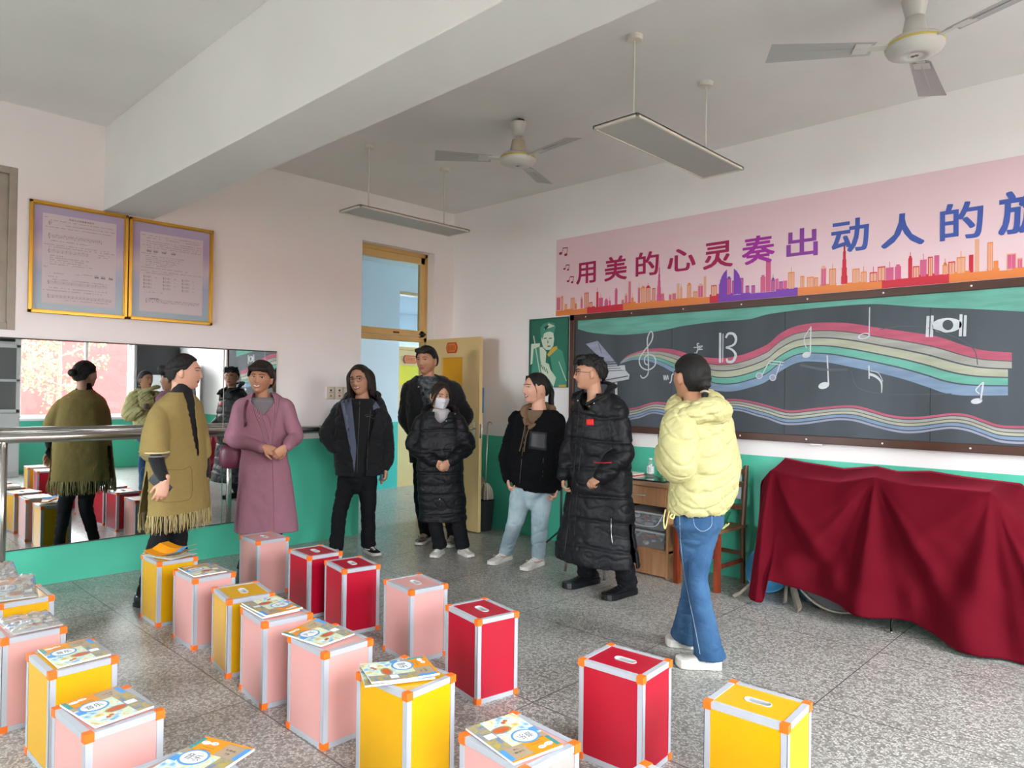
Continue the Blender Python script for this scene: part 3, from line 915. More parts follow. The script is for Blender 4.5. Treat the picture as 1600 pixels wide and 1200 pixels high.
for (x, y, s) in ((879, 393, 1), (884, 418, .7), (890, 437, .8)):
    bm = bmesh.new()
    wdisc(bm, x - 3 * s, y + 3 * s, 2.6 * s, 2.2 * s, .0078); wstroke(bm, [(x - 1 * s, y + 3 * s), (x + 1 * s, y - 6 * s)], 1, .0078)
    wdisc(bm, x + 5 * s, y + 5 * s, 2.4 * s, 2.2 * s, .0078); wstroke(bm, [(x + 6.5 * s, y + 5 * s), (x + 8 * s, y - 6 * s)], 1, .0078); wstroke(bm, [(x + 1 * s, y - 5.5 * s), (x + 8 * s, y - 6 * s)], 1.6, .0078)
    link('music_note_print', bm, NR, ban)

# ---------------------------------------------------------------- chalkboard
BRW = mat('board_frame_brown', srgb('#4b2a1c'), .4, var=.2, vscale=5)
SLATE = mat('slate', srgb('#3b4248'), .75, col2=srgb('#4b535a'), vscale=2.2, stretch=(1, 1, .35), detail=8)
KX0, KX1, KZ0, KZ1 = 1.788, 5.92, 1.136, 2.256
cb = empty('chalkboard', (3.85, 0, KZ0), 0, 'long dark chalkboard with coloured chalk waves, piano and music notes', 'chalkboard')
bm = bmesh.new(); f = .058
for q in ((KX0, KX1, KZ0, KZ0 + f), (KX0, KX1, KZ1 - f, KZ1), (KX0, KX0 + f, KZ0, KZ1), (KX1 - f, KX1, KZ0, KZ1)):
    add_box(bm, q[0], -.048, q[2], q[1], -.001, q[3])
fr_ = link('frame', bm, BRW, cb, bevel=.004)
for k in range(8):
    x = KX0 + .2 + k * .53
    for z in (KZ0 + f / 2, KZ1 - f / 2):
        bm = bmesh.new(); add_blob(bm, (x, -.048, z), .007, .003, .007, nu=8, nv=6); link('screw', bm, mat('screw_zinc', (.7, .7, .7), .4), fr_)
bm = bmesh.new(); add_box(bm, 4.14, -.056, KZ0 - .012, 4.22, -.02, KZ0 - .002); link('clip', bm, mat('white_clip', (.8, .8, .8), .5), cb)
bm = bmesh.new(); xs = [KX0 + f, 2.93, 3.93, 4.93, KX1 - f]
for a, b in zip(xs, xs[1:]): add_box(bm, a + .0015, -.030, KZ0 + f, b - .0015, -.002, KZ1 - f)
link('slate_panel', bm, SLATE, cb)
def chalk(n, h, k=.75):
    c = srgb(h); return mat('chalk_' + n, c, .95, col2=tuple(q * k for q in c), vscale=14, stretch=(.25, 1, 1.4), detail=8)
CK = [chalk('pink', '#bd6076'), chalk('grey', '#a7a7a0'), chalk('cream', '#b3b5a0'), chalk('mint', '#6fb0a0'), chalk('blue', '#8299b5'), chalk('white', '#c9ced3', .85), chalk('lavender', '#9b9fb6'), SLATE, chalk('smear', '#5b646b')]
bm = bmesh.new()
def smp(tab, x): return interp(tab, x)[0]
def sp_tab(pts, n=8):
    P = smooth_path([Vector((x, y, 0)) for x, y in pts], n); return [(p.x, p.y) for p in P]
def bands(top, bot, parts, d, x0, x1, step=6):
    top, bot = sp_tab(top), sp_tab(bot)
    for (a, b, mi, xe) in parts:
        xx = x0; prev = None
        while xx <= min(x1, xe):
            t, q = smp(top, xx), smp(bot, xx)
            A = bm.verts.new(PB(xx, t + (q - t) * a, d)); B_ = bm.verts.new(PB(xx, t + (q - t) * b, d))
            if prev: bm.faces.new((prev[0], A, B_, prev[1])).material_index = mi
            prev = (A, B_); xx += step
TOP = [(968, 567.5), (980, 556), (995, 550), (1010, 545.8), (1032, 544), (1052, 546), (1070, 551), (1085, 556), (1107, 558.8), (1125, 559.5), (1145, 557.5), (1170, 551), (1200, 537.5), (1215, 524), (1232, 514), (1250, 508), (1275, 504.5), (1305, 503.8), (1335, 506), (1375, 512.5), (1412, 517.5), (1450, 523), (1475, 528.8), (1500, 537.5), (1525, 545), (1550, 548.8), (1585, 551)]
BOT = [(968, 569), (985, 563), (995, 562), (1010, 563.5), (1032, 571), (1050, 581), (1075, 594), (1106, 605), (1120, 610.5), (1145, 611.5), (1170, 606), (1195, 597.5), (1215, 583), (1237, 570), (1255, 565), (1275, 565), (1300, 567.5), (1325, 572.5), (1350, 577.5), (1375, 583), (1412, 592.5), (1450, 605), (1475, 613.8), (1500, 617.5), (1525, 618), (1585, 617.5)]
bands(TOP, BOT, [(0, .195, 0, 1585), (.215, .37, 1, 1590), (.40, .57, 2, 1575), (.60, .765, 3, 1578), (.795, 1, 4, 1576)], .0306, 969, 1584)
T2 = [(940, 641), (960, 641.5), (978, 638.8), (995, 636.3), (1010, 631.3), (1025, 628), (1045, 630), (1060, 635), (1090, 642), (1115, 632), (1130, 625), (1145, 623), (1170, 626), (1200, 633), (1220, 638.8), (1237, 641.3), (1262, 638.8), (1287, 636), (1312, 633.8), (1337, 633.8), (1362, 640), (1387, 647.5), (1412, 651), (1437, 651), (1462, 648.3), (1487, 645.5), (1512, 647.5), (1537, 656), (1562, 663.8), (1600, 665.5), (1640, 664)]
B2 = [(940, 668), (965, 666), (982, 657), (1000, 653), (1020, 646), (1045, 651), (1060, 657), (1090, 664), (1115, 652), (1137, 642.5), (1157, 642.5), (1182, 650), (1200, 655), (1220, 662.5), (1237, 664.3), (1262, 662.5), (1287, 658.8), (1312, 656.3), (1337, 658.8), (1362, 666), (1387, 672.5), (1412, 676.8), (1437, 676.3), (1462, 672.5), (1487, 670), (1512, 673.8), (1537, 682.5), (1562, 691), (1600, 694), (1640, 692)]
bands(T2, B2, [(0, .14, 0, 1640), (.20, .36, 1, 1640), (.41, .56, 2, 1640), (.62, .80, 4, 1640), (.87, 1, 6, 1640)], .0306, 940, 1636)
# mint chalk area along the top
zt = KZ1 - f
MB_ = sp_tab([(903, 514), (920, 519), (945, 522), (970, 523.3), (995, 521.8), (1020, 518.8), (1050, 513), (1070, 508.8), (1120, 502.5), (1170, 498.8), (1200, 491), (1250, 484), (1300, 479), (1350, 475.5), (1380, 475.5), (1425, 478.8), (1475, 481.3), (1525, 483), (1600, 487), (1640, 490)])
prev = None; xx = 903
while xx <= 1640:
    p = PB(xx, smp(MB_, xx), .0305)
    if p.x > KX0 + f + .002 and p.x < KX1 - f:
        A = bm.verts.new((p.x, p.y, zt)); B_ = bm.verts.new(p)
        if prev: bm.faces.new((prev[0], A, B_, prev[1])).material_index = 3
        prev = (A, B_)
    xx += 7
D1, D2 = .0312, .0318
def c5(x, y): return (1200 + x / 4, 430 + y / 4)
def p4(*a): return [(820 + x / 4, 470 + y / 4) for x, y in a]
def p5(*a): return [c5(x, y) for x, y in a]
def wpoly(pts, d, mi): bm.faces.new([bm.verts.new(PB(x, y, d)) for x, y in pts]).material_index = mi
# piano
wpoly(p4((382, 270), (455, 250), (580, 398), (520, 405)), D1, 6)
wpoly(p4((470, 370), (550, 365), (580, 405), (625, 402), (630, 435), (655, 462), (650, 490), (600, 500), (500, 520), (450, 510)), D1, 5)
for k in range(5): wstroke(bm, p4((480, 385 + 14 * k), (575 + 8 * k, 378 + 14 * k)), 1.1, D2, 7)
wstroke(bm, p4((500, 497), (645, 470)), 1.6, D2, 7); wstroke(bm, p4((460, 265), (480, 330)), 1, D2, 7)
wstroke(bm, p4((570, 510), (572, 600)), 4.5, D1, 5); wstroke(bm, p4((440, 512), (440, 580)), 4.5, D1, 5)
# clefs and notes
wstroke(bm, p4((722, 465), (735, 482), (757, 474), (772, 440), (770, 330), (766, 240), (786, 192), (800, 210), (790, 255), (745, 315), (716, 365), (727, 412), (770, 432), (812, 405), (814, 358), (780, 335), (750, 356), (752, 392), (778, 402)), 2.1, D1, 5)
wstroke(bm, p4((1221, 200), (1220, 388)), 3.6, D1, 5); wstroke(bm, p4((1239, 205), (1237, 385)), 1.4, D1, 5)
wstroke(bm, p4((1256, 232), (1272, 206), (1305, 208), (1320, 240), (1305, 275), (1256, 292)), 3.0, D1, 5, [(0, 1), (.5, 1.5), (1, .8)])
wstroke(bm, p4((1256, 292), (1295, 305), (1318, 338), (1300, 378), (1268, 380), (1262, 360)), 3.0, D1, 5, [(0, .8), (.5, 1.5), (1, 1)])
wstroke(bm, p4((1060, 325), (1070, 330), (1082, 300), (1078, 270), (1090, 268)), 2, D1, 5); wstroke(bm, p4((1055, 292), (1095, 290)), 1.6, D1, 5)
wstroke(bm, p4((1085, 285), (1112, 282)), 1.5, D1, 5); wstroke(bm, p4((1112, 282), (1085, 305)), 1.5, D1, 5); wstroke(bm, p4((1085, 305), (1112, 303)), 1.8, D1, 5)
wstroke(bm, p4((868, 465), (872, 495), (878, 465), (884, 495), (892, 465), (897, 492)), 1.5, D1, 5); wstroke(bm, p4((905, 515), (915, 500), (920, 465), (930, 455)), 2, D1, 5)
for (hx, hy, sx_, sy) in ((1465, 468, 1530, 375), (1550, 480, 1600, 380)):
    wdisc(bm, 820 + hx / 4, 470 + hy / 4, 4.2, 5.2, D1, 5, 0, .78); wdisc(bm, 820 + hx / 4, 470 + hy / 4, 3.3, 4.1, D1, 6); wstroke(bm, p4((hx + 18, hy - 5), (sx_, sy)), 1.4, D1, 5)
wstroke(bm, p4((1530, 375), (1620, 384)), 1.6, D1, 5); wstroke(bm, p4((1526, 392), (1614, 402)), 1.2, D1, 5)
wstroke(bm, p5((268, 320), (264, 490)), 2, D1, 5); wdisc(bm, *c5(240, 498), 5, 4.6, D1, 5, .2); wstroke(bm, p5((266, 328), (226, 395), (240, 455)), 1.2, D1, 5)
wstroke(bm, p5((635, 200), (632, 385)), 1.6, D1, 5); wdisc(bm, *c5(600, 380), 7, 4.6, D1, 5, .2, .72)
wstroke(bm, p5((370, 502), (378, 685)), 2.2, D1, 5); wdisc(bm, *c5(348, 690), 6.4, 5.2, D1, 5, .3)
wstroke(bm, p5((631, 565), (632, 648)), 1.8, D1, 5); wstroke(bm, p5((632, 618), (672, 632), (708, 670), (710, 735)), 3.4, D1, 5, [(0, 1.4), (.5, 1), (1, .3)]); wstroke(bm, p5((640, 598), (690, 612), (718, 665)), 1, D1, 5)
wstroke(bm, p5((1346, 668), (1330, 780)), 2.4, D1, 5); wdisc(bm, *c5(1304, 787), 6, 4.4, D1, 5, .2); wstroke(bm, p5((1344, 670), (1300, 715), (1322, 742)), 1.8, D1, 5)
for x0, x1, y0, y1 in ((985, 1010, 255, 386), (1012, 1036, 252, 386), (1192, 1216, 244, 382), (1220, 1243, 250, 382)): wpoly(p5((x0 + 6, y0), (x1, y0), (x1 - 5, y1), (x0, y1)), D1, 5)
wdisc(bm, *c5(1115, 313), 16, 11.5, D1, 5); wdisc(bm, *c5(1124, 311), 5.6, 8.2, D2, 7, .3)
wstroke(bm, p5((700, 340), (840, 318), (1000, 330), (1200, 400), (1290, 470), (1310, 560)), 1.4, D1, 8); wstroke(bm, p5((200, 560), (350, 590), (500, 590)), 4, D1, 8)
wstroke(bm, p5((520, 600), (560, 700), (700, 740), (900, 745), (1150, 740)), 1.2, D1, 8); wstroke(bm, p4((590, 435), (700, 440), (900, 442)), 1, D1, 8)
link('chalk_drawing', bm, CK, cb)

# ---------------------------------------------------------------- hanging panel lamps
LW = mat('lamp_white', srgb('#d9d2c6'), .45); LD = mat('lamp_diffuser', srgb('#b9b6b2'), .6)
def panel_lamp(x, y0, y1, z, lab, rods):
    t = empty('pendant_panel_lamp', (x, (y0 + y1) / 2, H), 0, lab, 'lamp', None)
    bm = bmesh.new(); w_ = .152
    for q in ((x - w_, x + w_, y0, y0 + .018), (x - w_, x + w_, y1 - .018, y1), (x - w_, x - w_ + .014, y0, y1), (x + w_ - .014, x + w_, y0, y1)):
        add_box(bm, q[0], q[2], z, q[1], q[3], z + .022)
    add_box(bm, x - w_, y0, z + .012, x + w_, y1, z + .022)
    link('panel_frame', bm, LW, t, bevel=.002)
    box_obj('diffuser', LD, x - w_ + .014, y0 + .018, z + .004, x + w_ - .014, y1 - .018, z + .011, t)
    box_obj('driver_box', LW, x - .05, y0 + .3, z + .022, x + .05, y1 - .3, z + .035, t)
    for y in rods:
        bm = bmesh.new(); add_tube(bm, [(x, y, z + .022), (x, y, H - .02)], .0055, 8); add_lathe(bm, (x, y, z + .022), [(.016, 0), (.016, .008), (.006, .02)], 12); link('rod', bm, LW, t)
        bm = bmesh.new(); add_lathe(bm, (x, y, H), [(.048, 0), (.048, -.018), (.042, -.026), (.0, -.028)], 28); link('ceiling_rose', bm, LW, t, smooth=False)
panel_lamp(1.21, -2.21, -1.0, 2.975, 'thin rectangular pendant lamp hanging nearer the doorway, seen almost edge-on', (-2.024, -1.19))
panel_lamp(3.89, -2.24, -.98, 3.0, 'thin rectangular pendant lamp hanging in front of the banner, underside in view', (-2.055, -1.221))

# ---------------------------------------------------------------- ceiling fans
FW = mat('fan_white', srgb('#cbc6c1'), .35); FB = mat('fan_blade', srgb('#b4b2b2'), .4, .2); GLD = mat('fan_gold_ring', srgb('#c9b45a'), .4)
def fan(x, y, z, rot, lab, blades, Rb, dome_mat, hubr=.135):
    t = empty('ceiling_fan', (x, y, H), 0, lab, 'fan', None)
    bm = bmesh.new(); add_tube(bm, [(x, y, z + .12), (x, y, H - .05)], .012, 12); link('down_rod', bm, FW, t, smooth=True)
    bm = bmesh.new(); add_lathe(bm, (x, y, H), [(.02, -.135), (.042, -.13), (.062, -.04), (.062, -.035)], 24); link('canopy', bm, FW, t, smooth=True)
    bm = bmesh.new(); add_tube(bm, [(x - .05, y, H - .03), (x, y + .01, H - .008), (x + .05, y, H - .03)], .012, 8); link('hook', bm, BLK, t)
    bm = bmesh.new(); add_lathe(bm, (x, y, z), [(.014, .15), (.045, .145), (.06, .06), (.062, .035)], 28); link('neck_cover', bm, dome_mat, t, smooth=True)
    bm = bmesh.new(); add_lathe(bm, (x, y, z), [(.05, .035), (hubr * .9, .03), (hubr, .012), (hubr, -.012), (hubr * .93, -.03), (hubr * .55, -.05), (.05, -.054), (.048, -.046), (.03, -.048), (.0, -.05)], 36)
    hub = link('motor_housing', bm, FW, t, smooth=True)
    bm = bmesh.new(); add_lathe(bm, (x, y, z), [(hubr + .001, .010), (hubr + .003, .006), (hubr + .003, .0), (hubr + .001, -.003)], 36, cap=False); link('trim_ring', bm, GLD, hub)
    bm = bmesh.new(); add_box(bm, x - .018, y - .004, z - .0525, x + .018, y + .004, z - .0505); add_box(bm, x - .012, y - .012, z - .0525, x - .006, y + .012, z - .0505); add_box(bm, x + .006, y - .012, z - .0525, x + .012, y + .012, z - .0505); link('badge', bm, mat('badge_bronze', srgb('#8a7a58'), .4), hub)
    for a in blades:
        M = Matrix.Translation((x, y, z)) @ Matrix.Rotation(R(a), 4, 'Z') @ Matrix.Rotation(R(11), 4, 'X')
        bm = bmesh.new(); n = 14
        up, dn = [], []
        for i in range(n + 1):
            u = i / n; xx = .20 + (Rb - .20) * u; hw = .052 + .022 * u
            row = [M @ Vector((xx, s * hw, .006 - .010 * abs(s) ** 2 * (1 - u) - .012 * u)) for s in (-1, -.5, 0, .5, 1)]
            up.append([bm.verts.new(p) for p in row]); dn.append([bm.verts.new(p - Vector((0, 0, .002))) for p in row])
        for i in range(n):
            for k in range(4):
                bm.faces.new((up[i][k], up[i][k + 1], up[i + 1][k + 1], up[i + 1][k])); bm.faces.new((dn[i][k + 1], dn[i][k], dn[i + 1][k], dn[i + 1][k + 1]))
            for k in (0, 4): bm.faces.new((up[i][k], up[i + 1][k], dn[i + 1][k], dn[i][k]))
        for i in (0, n):
            for k in range(4): bm.faces.new((up[i][k], up[i][k + 1], dn[i][k + 1], dn[i][k]))
        add_box(bm, .26, -.004, -.006, Rb - .05, .004, -.001, M)
        b_ = link('blade', bm, FB, t)
        bm = bmesh.new(); add_box(bm, hubr * .7, -.02, -.004, .30, .02, .004, M); add_box(bm, .22, -.04, -.006, .30, .04, -.002, M); link('blade_bracket', bm, FW, b_, bevel=.002)
PEA = mat('fan_beige', srgb('#c4b29c'), .5)
fan(2.549, -1.611, 3.245, 0, 'white three-blade ceiling fan nearer the doorway, its whole down rod in view', (-128, -8, 112), .62, PEA)
fan(5.187, -1.453, 3.285, 0, 'white three-blade ceiling fan at the top right, close to the camera', (-143, -23, 97), .72, FW)
# ================================================================ SEAT BOXES AND BOOKS
BW, BD, BH = .295, .242, .402
ALW = mat('white_rail', srgb('#b0b4bd'), .38)
ORG = mat('orange_corner', srgb('#f5701a'), .4)
SLT = mat('slot_plastic', srgb('#b4b6b8'), .4)
LAM = {'yellow': mat('laminate_yellow', srgb('#dba503'), .3, var=.04, vscale=4), 'pink': mat('laminate_pink', srgb('#d9a09b'), .38, var=.05, vscale=4),
       'red': mat('laminate_red', srgb('#b00228'), .36, var=.06, vscale=4)}
def box_parts():
    def cap(bm, x, y, z):
        s = .0145
        vs = add_box(bm, x - s, y - s, z - s, x + s, y + s, z + s)
    hx, hy = BW / 2, BD / 2; r = .0225; e = .0015
    out = {}
    def stad(k, n, L, w):
        a = 2 * math.pi * k / n; c, s = math.cos(a), math.sin(a)
        return Vector(((L if c > 0 else -L) * (1 if abs(c) > 1e-6 else 0) + w * c, w * s))
    bm = bmesh.new()
    ix, iy, iz = hx - e - .001, hy - e - .001, BH - .002
    n = 40; L, w = .030, .0165
    top, hole = [], []
    for k in range(n):
        p = stad(k, n, L, w); a = math.atan2(p.y, p.x) if k % 10 else None
        # rectangle point along the same direction
        dx, dy = p.x, p.y
        t = min(ix / abs(dx) if abs(dx) > 1e-9 else 1e9, iy / abs(dy) if abs(dy) > 1e-9 else 1e9)
        top.append(Vector((dx * t, dy * t, iz))); hole.append(Vector((p.x, p.y, iz)))
    # snap nearest samples to the rectangle's corners
    for cx in (-ix, ix):
        for cy in (-iy, iy):
            k = min(range(n), key=lambda i: (top[i] - Vector((cx, cy, iz))).length); top[k] = Vector((cx, cy, iz))
    T = [bm.verts.new(p) for p in top]; Hh = [bm.verts.new(p) for p in hole]; B = [bm.verts.new((p.x, p.y, .004)) for p in top]
    for k in range(n):
        j = (k + 1) % n
        bm.faces.new((T[k], T[j], Hh[j], Hh[k])); bm.faces.new((T[j], T[k], B[k], B[j]))
    bm.faces.new(B[::-1])
    out['panel'] = bm
    bm = bmesh.new()
    prof = [(1.22, .0), (1.2, .0025), (1.06, .003), (.98, .0), (.92, -.030), (.5, -.034), (.01, -.034)]
    rings = []
    for q, z in prof:
        ring = []
        for k in range(n):
            p = stad(k, n, L, w)
            c = stad(k, n, L, 0.0); d = p - c
            v = (c + d * q) if q > .5 else c * q / .5 + d * q
            ring.append(bm.verts.new((v.x, v.y, iz + z)))
        rings.append(ring)
    for A, C in zip(rings, rings[1:]):
        for k in range(n): bm.faces.new((A[k], A[(k + 1) % n], C[(k + 1) % n], C[k]))
    bm.faces.new(rings[-1])
    out['handle_slot'] = bm
    bm = bmesh.new()
    for sx in (-1, 1):
        for sy in (-1, 1):
            # L profiles: vertical posts
            x, y = sx * hx, sy * hy
            add_box(bm, min(x, x - sx * r), min(y, y - sy * .002), 0.004, max(x, x - sx * r), max(y, y - sy * .002), BH - .004)
            add_box(bm, min(x, x - sx * .002), min(y, y - sy * r), 0.004, max(x, x - sx * .002), max(y, y - sy * r), BH - .004)
    for z0, z1, zt0, zt1 in ((0.002, r, 0.0, .002), (BH - r, BH - .002, BH - .002, BH)):
        for s in (-1, 1):
            x = s * hx; y = s * hy
            add_box(bm, min(x, x - s * .002), -hy, z0, max(x, x - s * .002), hy, z1); add_box(bm, min(x, x - s * r), -hy, zt0, max(x, x - s * r), hy, zt1)
            add_box(bm, -hx, min(y, y - s * .002), z0, hx, max(y, y - s * .002), z1); add_box(bm, -hx, min(y, y - s * r), zt0, hx, max(y, y - s * r), zt1)
    out['frame'] = bm
    caps = []
    for x in (-hx + .0115, hx - .0115):
        for y in (-hy + .0115, hy - .0115):
            for z in (.0125, BH - .0125):
                bm = bmesh.new(); cap(bm, x, y, z)
                for sx_ in ((1 if x > 0 else -1),):
                    add_lathe(bm, (x + sx_ * .0145, y, z), [(.005, 0), (.005, .0008 * sx_)], 10, Matrix.Rotation(R(90), 3, 'Y'))
                caps.append(bm)
    return out, caps
_o, _caps = box_parts()
def to_me(bm, name, m, smooth=False):
    bmesh.ops.recalc_face_normals(bm, faces=bm.faces); me = bpy.data.meshes.new(name); bm.to_mesh(me); bm.free(); me.materials.append(m); return me
BOXME = {c: to_me(_o['panel'].copy() if False else _o['panel'].copy(), 'panel', LAM[c]) for c in LAM}
SLOTME = to_me(_o['handle_slot'], 'handle_slot', SLT); FRME = to_me(_o['frame'], 'frame', ALW); CAPME = [to_me(b, 'corner_cap', ORG) for b in _caps]
def seat_box(col, x, y, deg, label):
    t = empty('seat_box', (x, y, 0), R(deg), label, 'box', 'aluminium-edged seat boxes in rows on the classroom floor')
    for nm, me in (('panel', BOXME[col]), ('frame', FRME), ('handle_slot', SLOTME)):
        o = bpy.data.objects.new(nm, me); COL.objects.link(o); o.parent = t
        if nm == 'frame': o['label'] = 'white aluminium edging'
    for me in CAPME:
        o = bpy.data.objects.new('corner_cap', me); COL.objects.link(o); o.parent = t
        m = o.modifiers.new('b', 'BEVEL'); m.width = .0035; m.segments = 2; m.limit_method = 'ANGLE'
    return t
SB = [
 ('yellow', 1.424, -3.665, -.2, 'yellow seat box with a folded orange booklet, in front of the woman in olive'),
 ('pink', 1.970, -3.666, .5, 'pink seat box with a textbook, between the two far yellow boxes of the middle row'),
 ('yellow', 2.506, -3.680, -8.8, 'yellow seat box with a bare top, third of the middle row from the mirror'),
 ('pink', 2.959, -3.724, -5.8, 'pink seat box with a textbook, directly in front of the bare yellow box'),
 ('pink', 3.472, -3.738, .6, 'pink seat box with a textbook, just behind the large yellow box of the middle row'),
 ('pink', 1.261, -2.931, -1.5, 'pink seat box with a bare top standing before the woman in mauve'),
 ('red', 1.925, -2.900, -3.6, 'red seat box with a bare top, touching the farthest pink box of the back row'),
 ('red', 2.383, -2.909, -9.6, 'red seat box with a bare top, between another red box and a pink box'),
 ('pink', 3.011, -2.898, -6.8, 'pink seat box with a bare top, between two red boxes of the back row'),
 ('red', 3.632, -2.967, -10.0, 'red seat box with a bare top, beside the bare pink one of the back row'),
 ('yellow', 4.022, -3.744, 3.2, 'large yellow seat box with two crooked textbooks at the centre of the foreground'),
 ('pink', 4.680, -3.803, -2.5, 'pink seat box with a textbook, cut off by the bottom edge of the photo'),
 ('red', 4.533, -3.010, 4.4, 'red seat box with a bare top, near the white shoes of the woman in yellow'),
 ('yellow', 5.094, -2.998, 3.5, 'yellow seat box with a bare top, rightmost box of all'),
 ('red', 5.180, -3.760, -2, 'red seat box of which only one orange corner shows at the bottom edge'),
 ('pink', 3.557, -4.650, 4.0, 'pink seat box with a textbook, lower left, right in front of a yellow box'),
 ('yellow', 2.926, -4.597, 2.3, 'yellow seat box with a textbook in the left row, between two pink boxes'),
 ('pink', 2.380, -4.641, .3, 'pink seat box with a plastic-wrapped book at the left edge of the photo'),
 ('yellow', 1.785, -4.550, 0, 'yellow seat box with rumpled plastic-wrapped books at the left edge'),
 ('pink', 1.295, -4.580, 0, 'pink seat box nearest the handrail post, with wrapped books on it'),
 ('pink', 4.160, -4.630, 3, 'pink seat box at the very bottom, under a textbook with an orange spine'),
]
for s in SB: seat_box(*s)

# ---------------------------------------------------------------- textbooks
def painting():
    m = bpy.data.materials.new('cover_painting'); m.use_nodes = True; nt = m.node_tree; b = nt.nodes['Principled BSDF']; L = nt.links.new
    tc = nt.nodes.new('ShaderNodeTexCoord'); n = nt.nodes.new('ShaderNodeTexNoise'); n.inputs['Scale'].default_value = 17; n.inputs['Detail'].default_value = 3; n.inputs['Distortion'].default_value = 1.2
    L(tc.outputs['Object'], n.inputs[0]); c = nt.nodes.new('ShaderNodeValToRGB'); e = c.color_ramp.elements
    e[0].position = .3; e[0].color = (*srgb('#6fa3d0'), 1); e[1].position = .72; e[1].color = (*srgb('#c9622f'), 1)
    for p, h in ((.38, '#a9d0dc'), (.45, '#dfe6d2'), (.52, '#cfe0c0'), (.57, '#e6cf86'), (.63, '#d9a24e'), (.67, '#e2c37a')):
        q = e.new(p); q.color = (*srgb(h), 1)
    L(n.outputs[0], c.inputs[0]); L(c.outputs[0], b.inputs['Base Color']); b.inputs['Roughness'].default_value = .35
    return m
BKM = [mat('page_white', (.78, .78, .76), .6), painting(), mat('cover_orange', srgb('#e8951f'), .35), mat('cover_tan', srgb('#b09a80'), .35), mat('cover_blue', srgb('#5598d6'), .35),
       mat('cover_teal', srgb('#3f9490'), .35), mat('cover_white', (.82, .84, .86), .35), INK, mat('cover_flowers', srgb('#b9a24a'), .4, col2=srgb('#6d84a8'), vscale=60), mat('cover_red', srgb('#c9622f'), .4)]
def textbook(cx, cy, deg, label, z=BH + .004, group='music textbooks lying on the seat boxes', curl=None, wrap=False, th=.007):
    """portrait cover; text direction at angle deg, top edge of the cover towards deg+90"""
    W, Hh = .188, .262
    t = empty('textbook', (cx, cy, z), R(deg), label, 'book', group)
    def Z(u, v):  # u,v in 0..1 -> height offset
        return curl(u, v) if curl else 0.0
    def Pt(u, v, d=0.0): return Vector(((u - .5) * W, (v - .5) * Hh, Z(u, v) + d))
    bm = bmesh.new(); n = 8
    g1 = [[bm.verts.new(Pt(i / n, j / n, 0)) for j in range(n + 1)] for i in range(n + 1)]
    g2 = [[bm.verts.new(Pt(i / n, j / n, th)) for j in range(n + 1)] for i in range(n + 1)]
    for i in range(n):
        for j in range(n):
            bm.faces.new((g1[i][j], g1[i][j + 1], g1[i + 1][j + 1], g1[i + 1][j])); bm.faces.new((g2[i][j], g2[i + 1][j], g2[i + 1][j + 1], g2[i][j + 1]))
    for i in range(n):
        for a in ((g1[i][0], g1[i + 1][0], g2[i + 1][0], g2[i][0]), (g1[i + 1][n], g1[i][n], g2[i][n], g2[i + 1][n]), (g1[0][i + 1], g1[0][i], g2[0][i], g2[0][i + 1]), (g1[n][i], g1[n][i + 1], g2[n][i + 1], g2[n][i])):
            bm.faces.new(a)
    link('pages', bm, BKM[0], t, world=False)
    bm = bmesh.new()
    def rect(u0, v0, u1, v1, mi, d, nu=6, nv=6):
        g = [[bm.verts.new(Pt(u0 + (u1 - u0) * i / nu, v0 + (v1 - v0) * j / nv, d)) for j in range(nv + 1)] for i in range(nu + 1)]
        for i in range(nu):
            for j in range(nv): bm.faces.new((g[i][j], g[i + 1][j], g[i + 1][j + 1], g[i][j + 1])).material_index = mi
    def ell(u, v, ru, rv, mi, d, k=26):
        f = bm.faces.new([bm.verts.new(Pt(u + ru * math.cos(6.2832 * i / k), v + rv * math.sin(6.2832 * i / k), d)) for i in range(k)]); f.material_index = mi
    e = th + .0004; s = .0003
    rect(0, 0, 1, 1, 1, e, 10, 10)
    rect(0, .70, 1, 1, 3, e + s); rect(.08, .70, .54, 1, 2, e + 2 * s); rect(0, .72, .08, 1, 5, e + 2 * s); rect(.90, .70, 1, 1, 4, e + 2 * s)
    rect(.0, .965, 1, 1, 2, e + 3 * s); rect(0, .60, .16, .71, 3, e + 2 * s); rect(0, .44, .14, .56, 4, e + 2 * s)
    rect(.72, 0, 1, .70, 8, e + s, 4, 6); rect(.74, .3, .92, .42, 6, e + 1.5 * s)
    ell(.33, .58, .25, .165, 4, e + 3 * s); ell(.33, .58, .215, .135, 6, e + 4 * s)
    ell(.55, .30, .20, .085, 8, e + 2 * s); ell(.55, .30, .16, .06, 9, e + 3 * s); ell(.20, .16, .10, .05, 6, e + 2 * s)
    for k in (0, 1): ell(.30 + .07 * k, .13 + .03 * k, .04, .03, 9, e + 3 * s)
    ell(.17, .88, .085, .04, 6, e + 4 * s); ell(.32, .90, .075, .036, 6, e + 4 * s)
    text_into(bm, '音乐', lambda u, v: Pt(.19 + .28 * u, .52 + .12 * v, e + 5 * s), 7)
    text_into(bm, '七年级', lambda u, v: Pt(.62 + .2 * u, .83 + .035 * v, e + 4 * s), 7); text_into(bm, '下册', lambda u, v: Pt(.68 + .1 * u, .76 + .03 * v, e + 4 * s), 7)
    text_into(bm, '人音', lambda u, v: Pt(.28 + .08 * u, .888 + .025 * v, e + 5 * s), 7)
    for k in (0, 1): rect(.2, .80 - .05 * k, .44, .804 - .05 * k, 7, e + 4 * s, 2, 1)
    link('cover', bm, BKM, t, world=False)
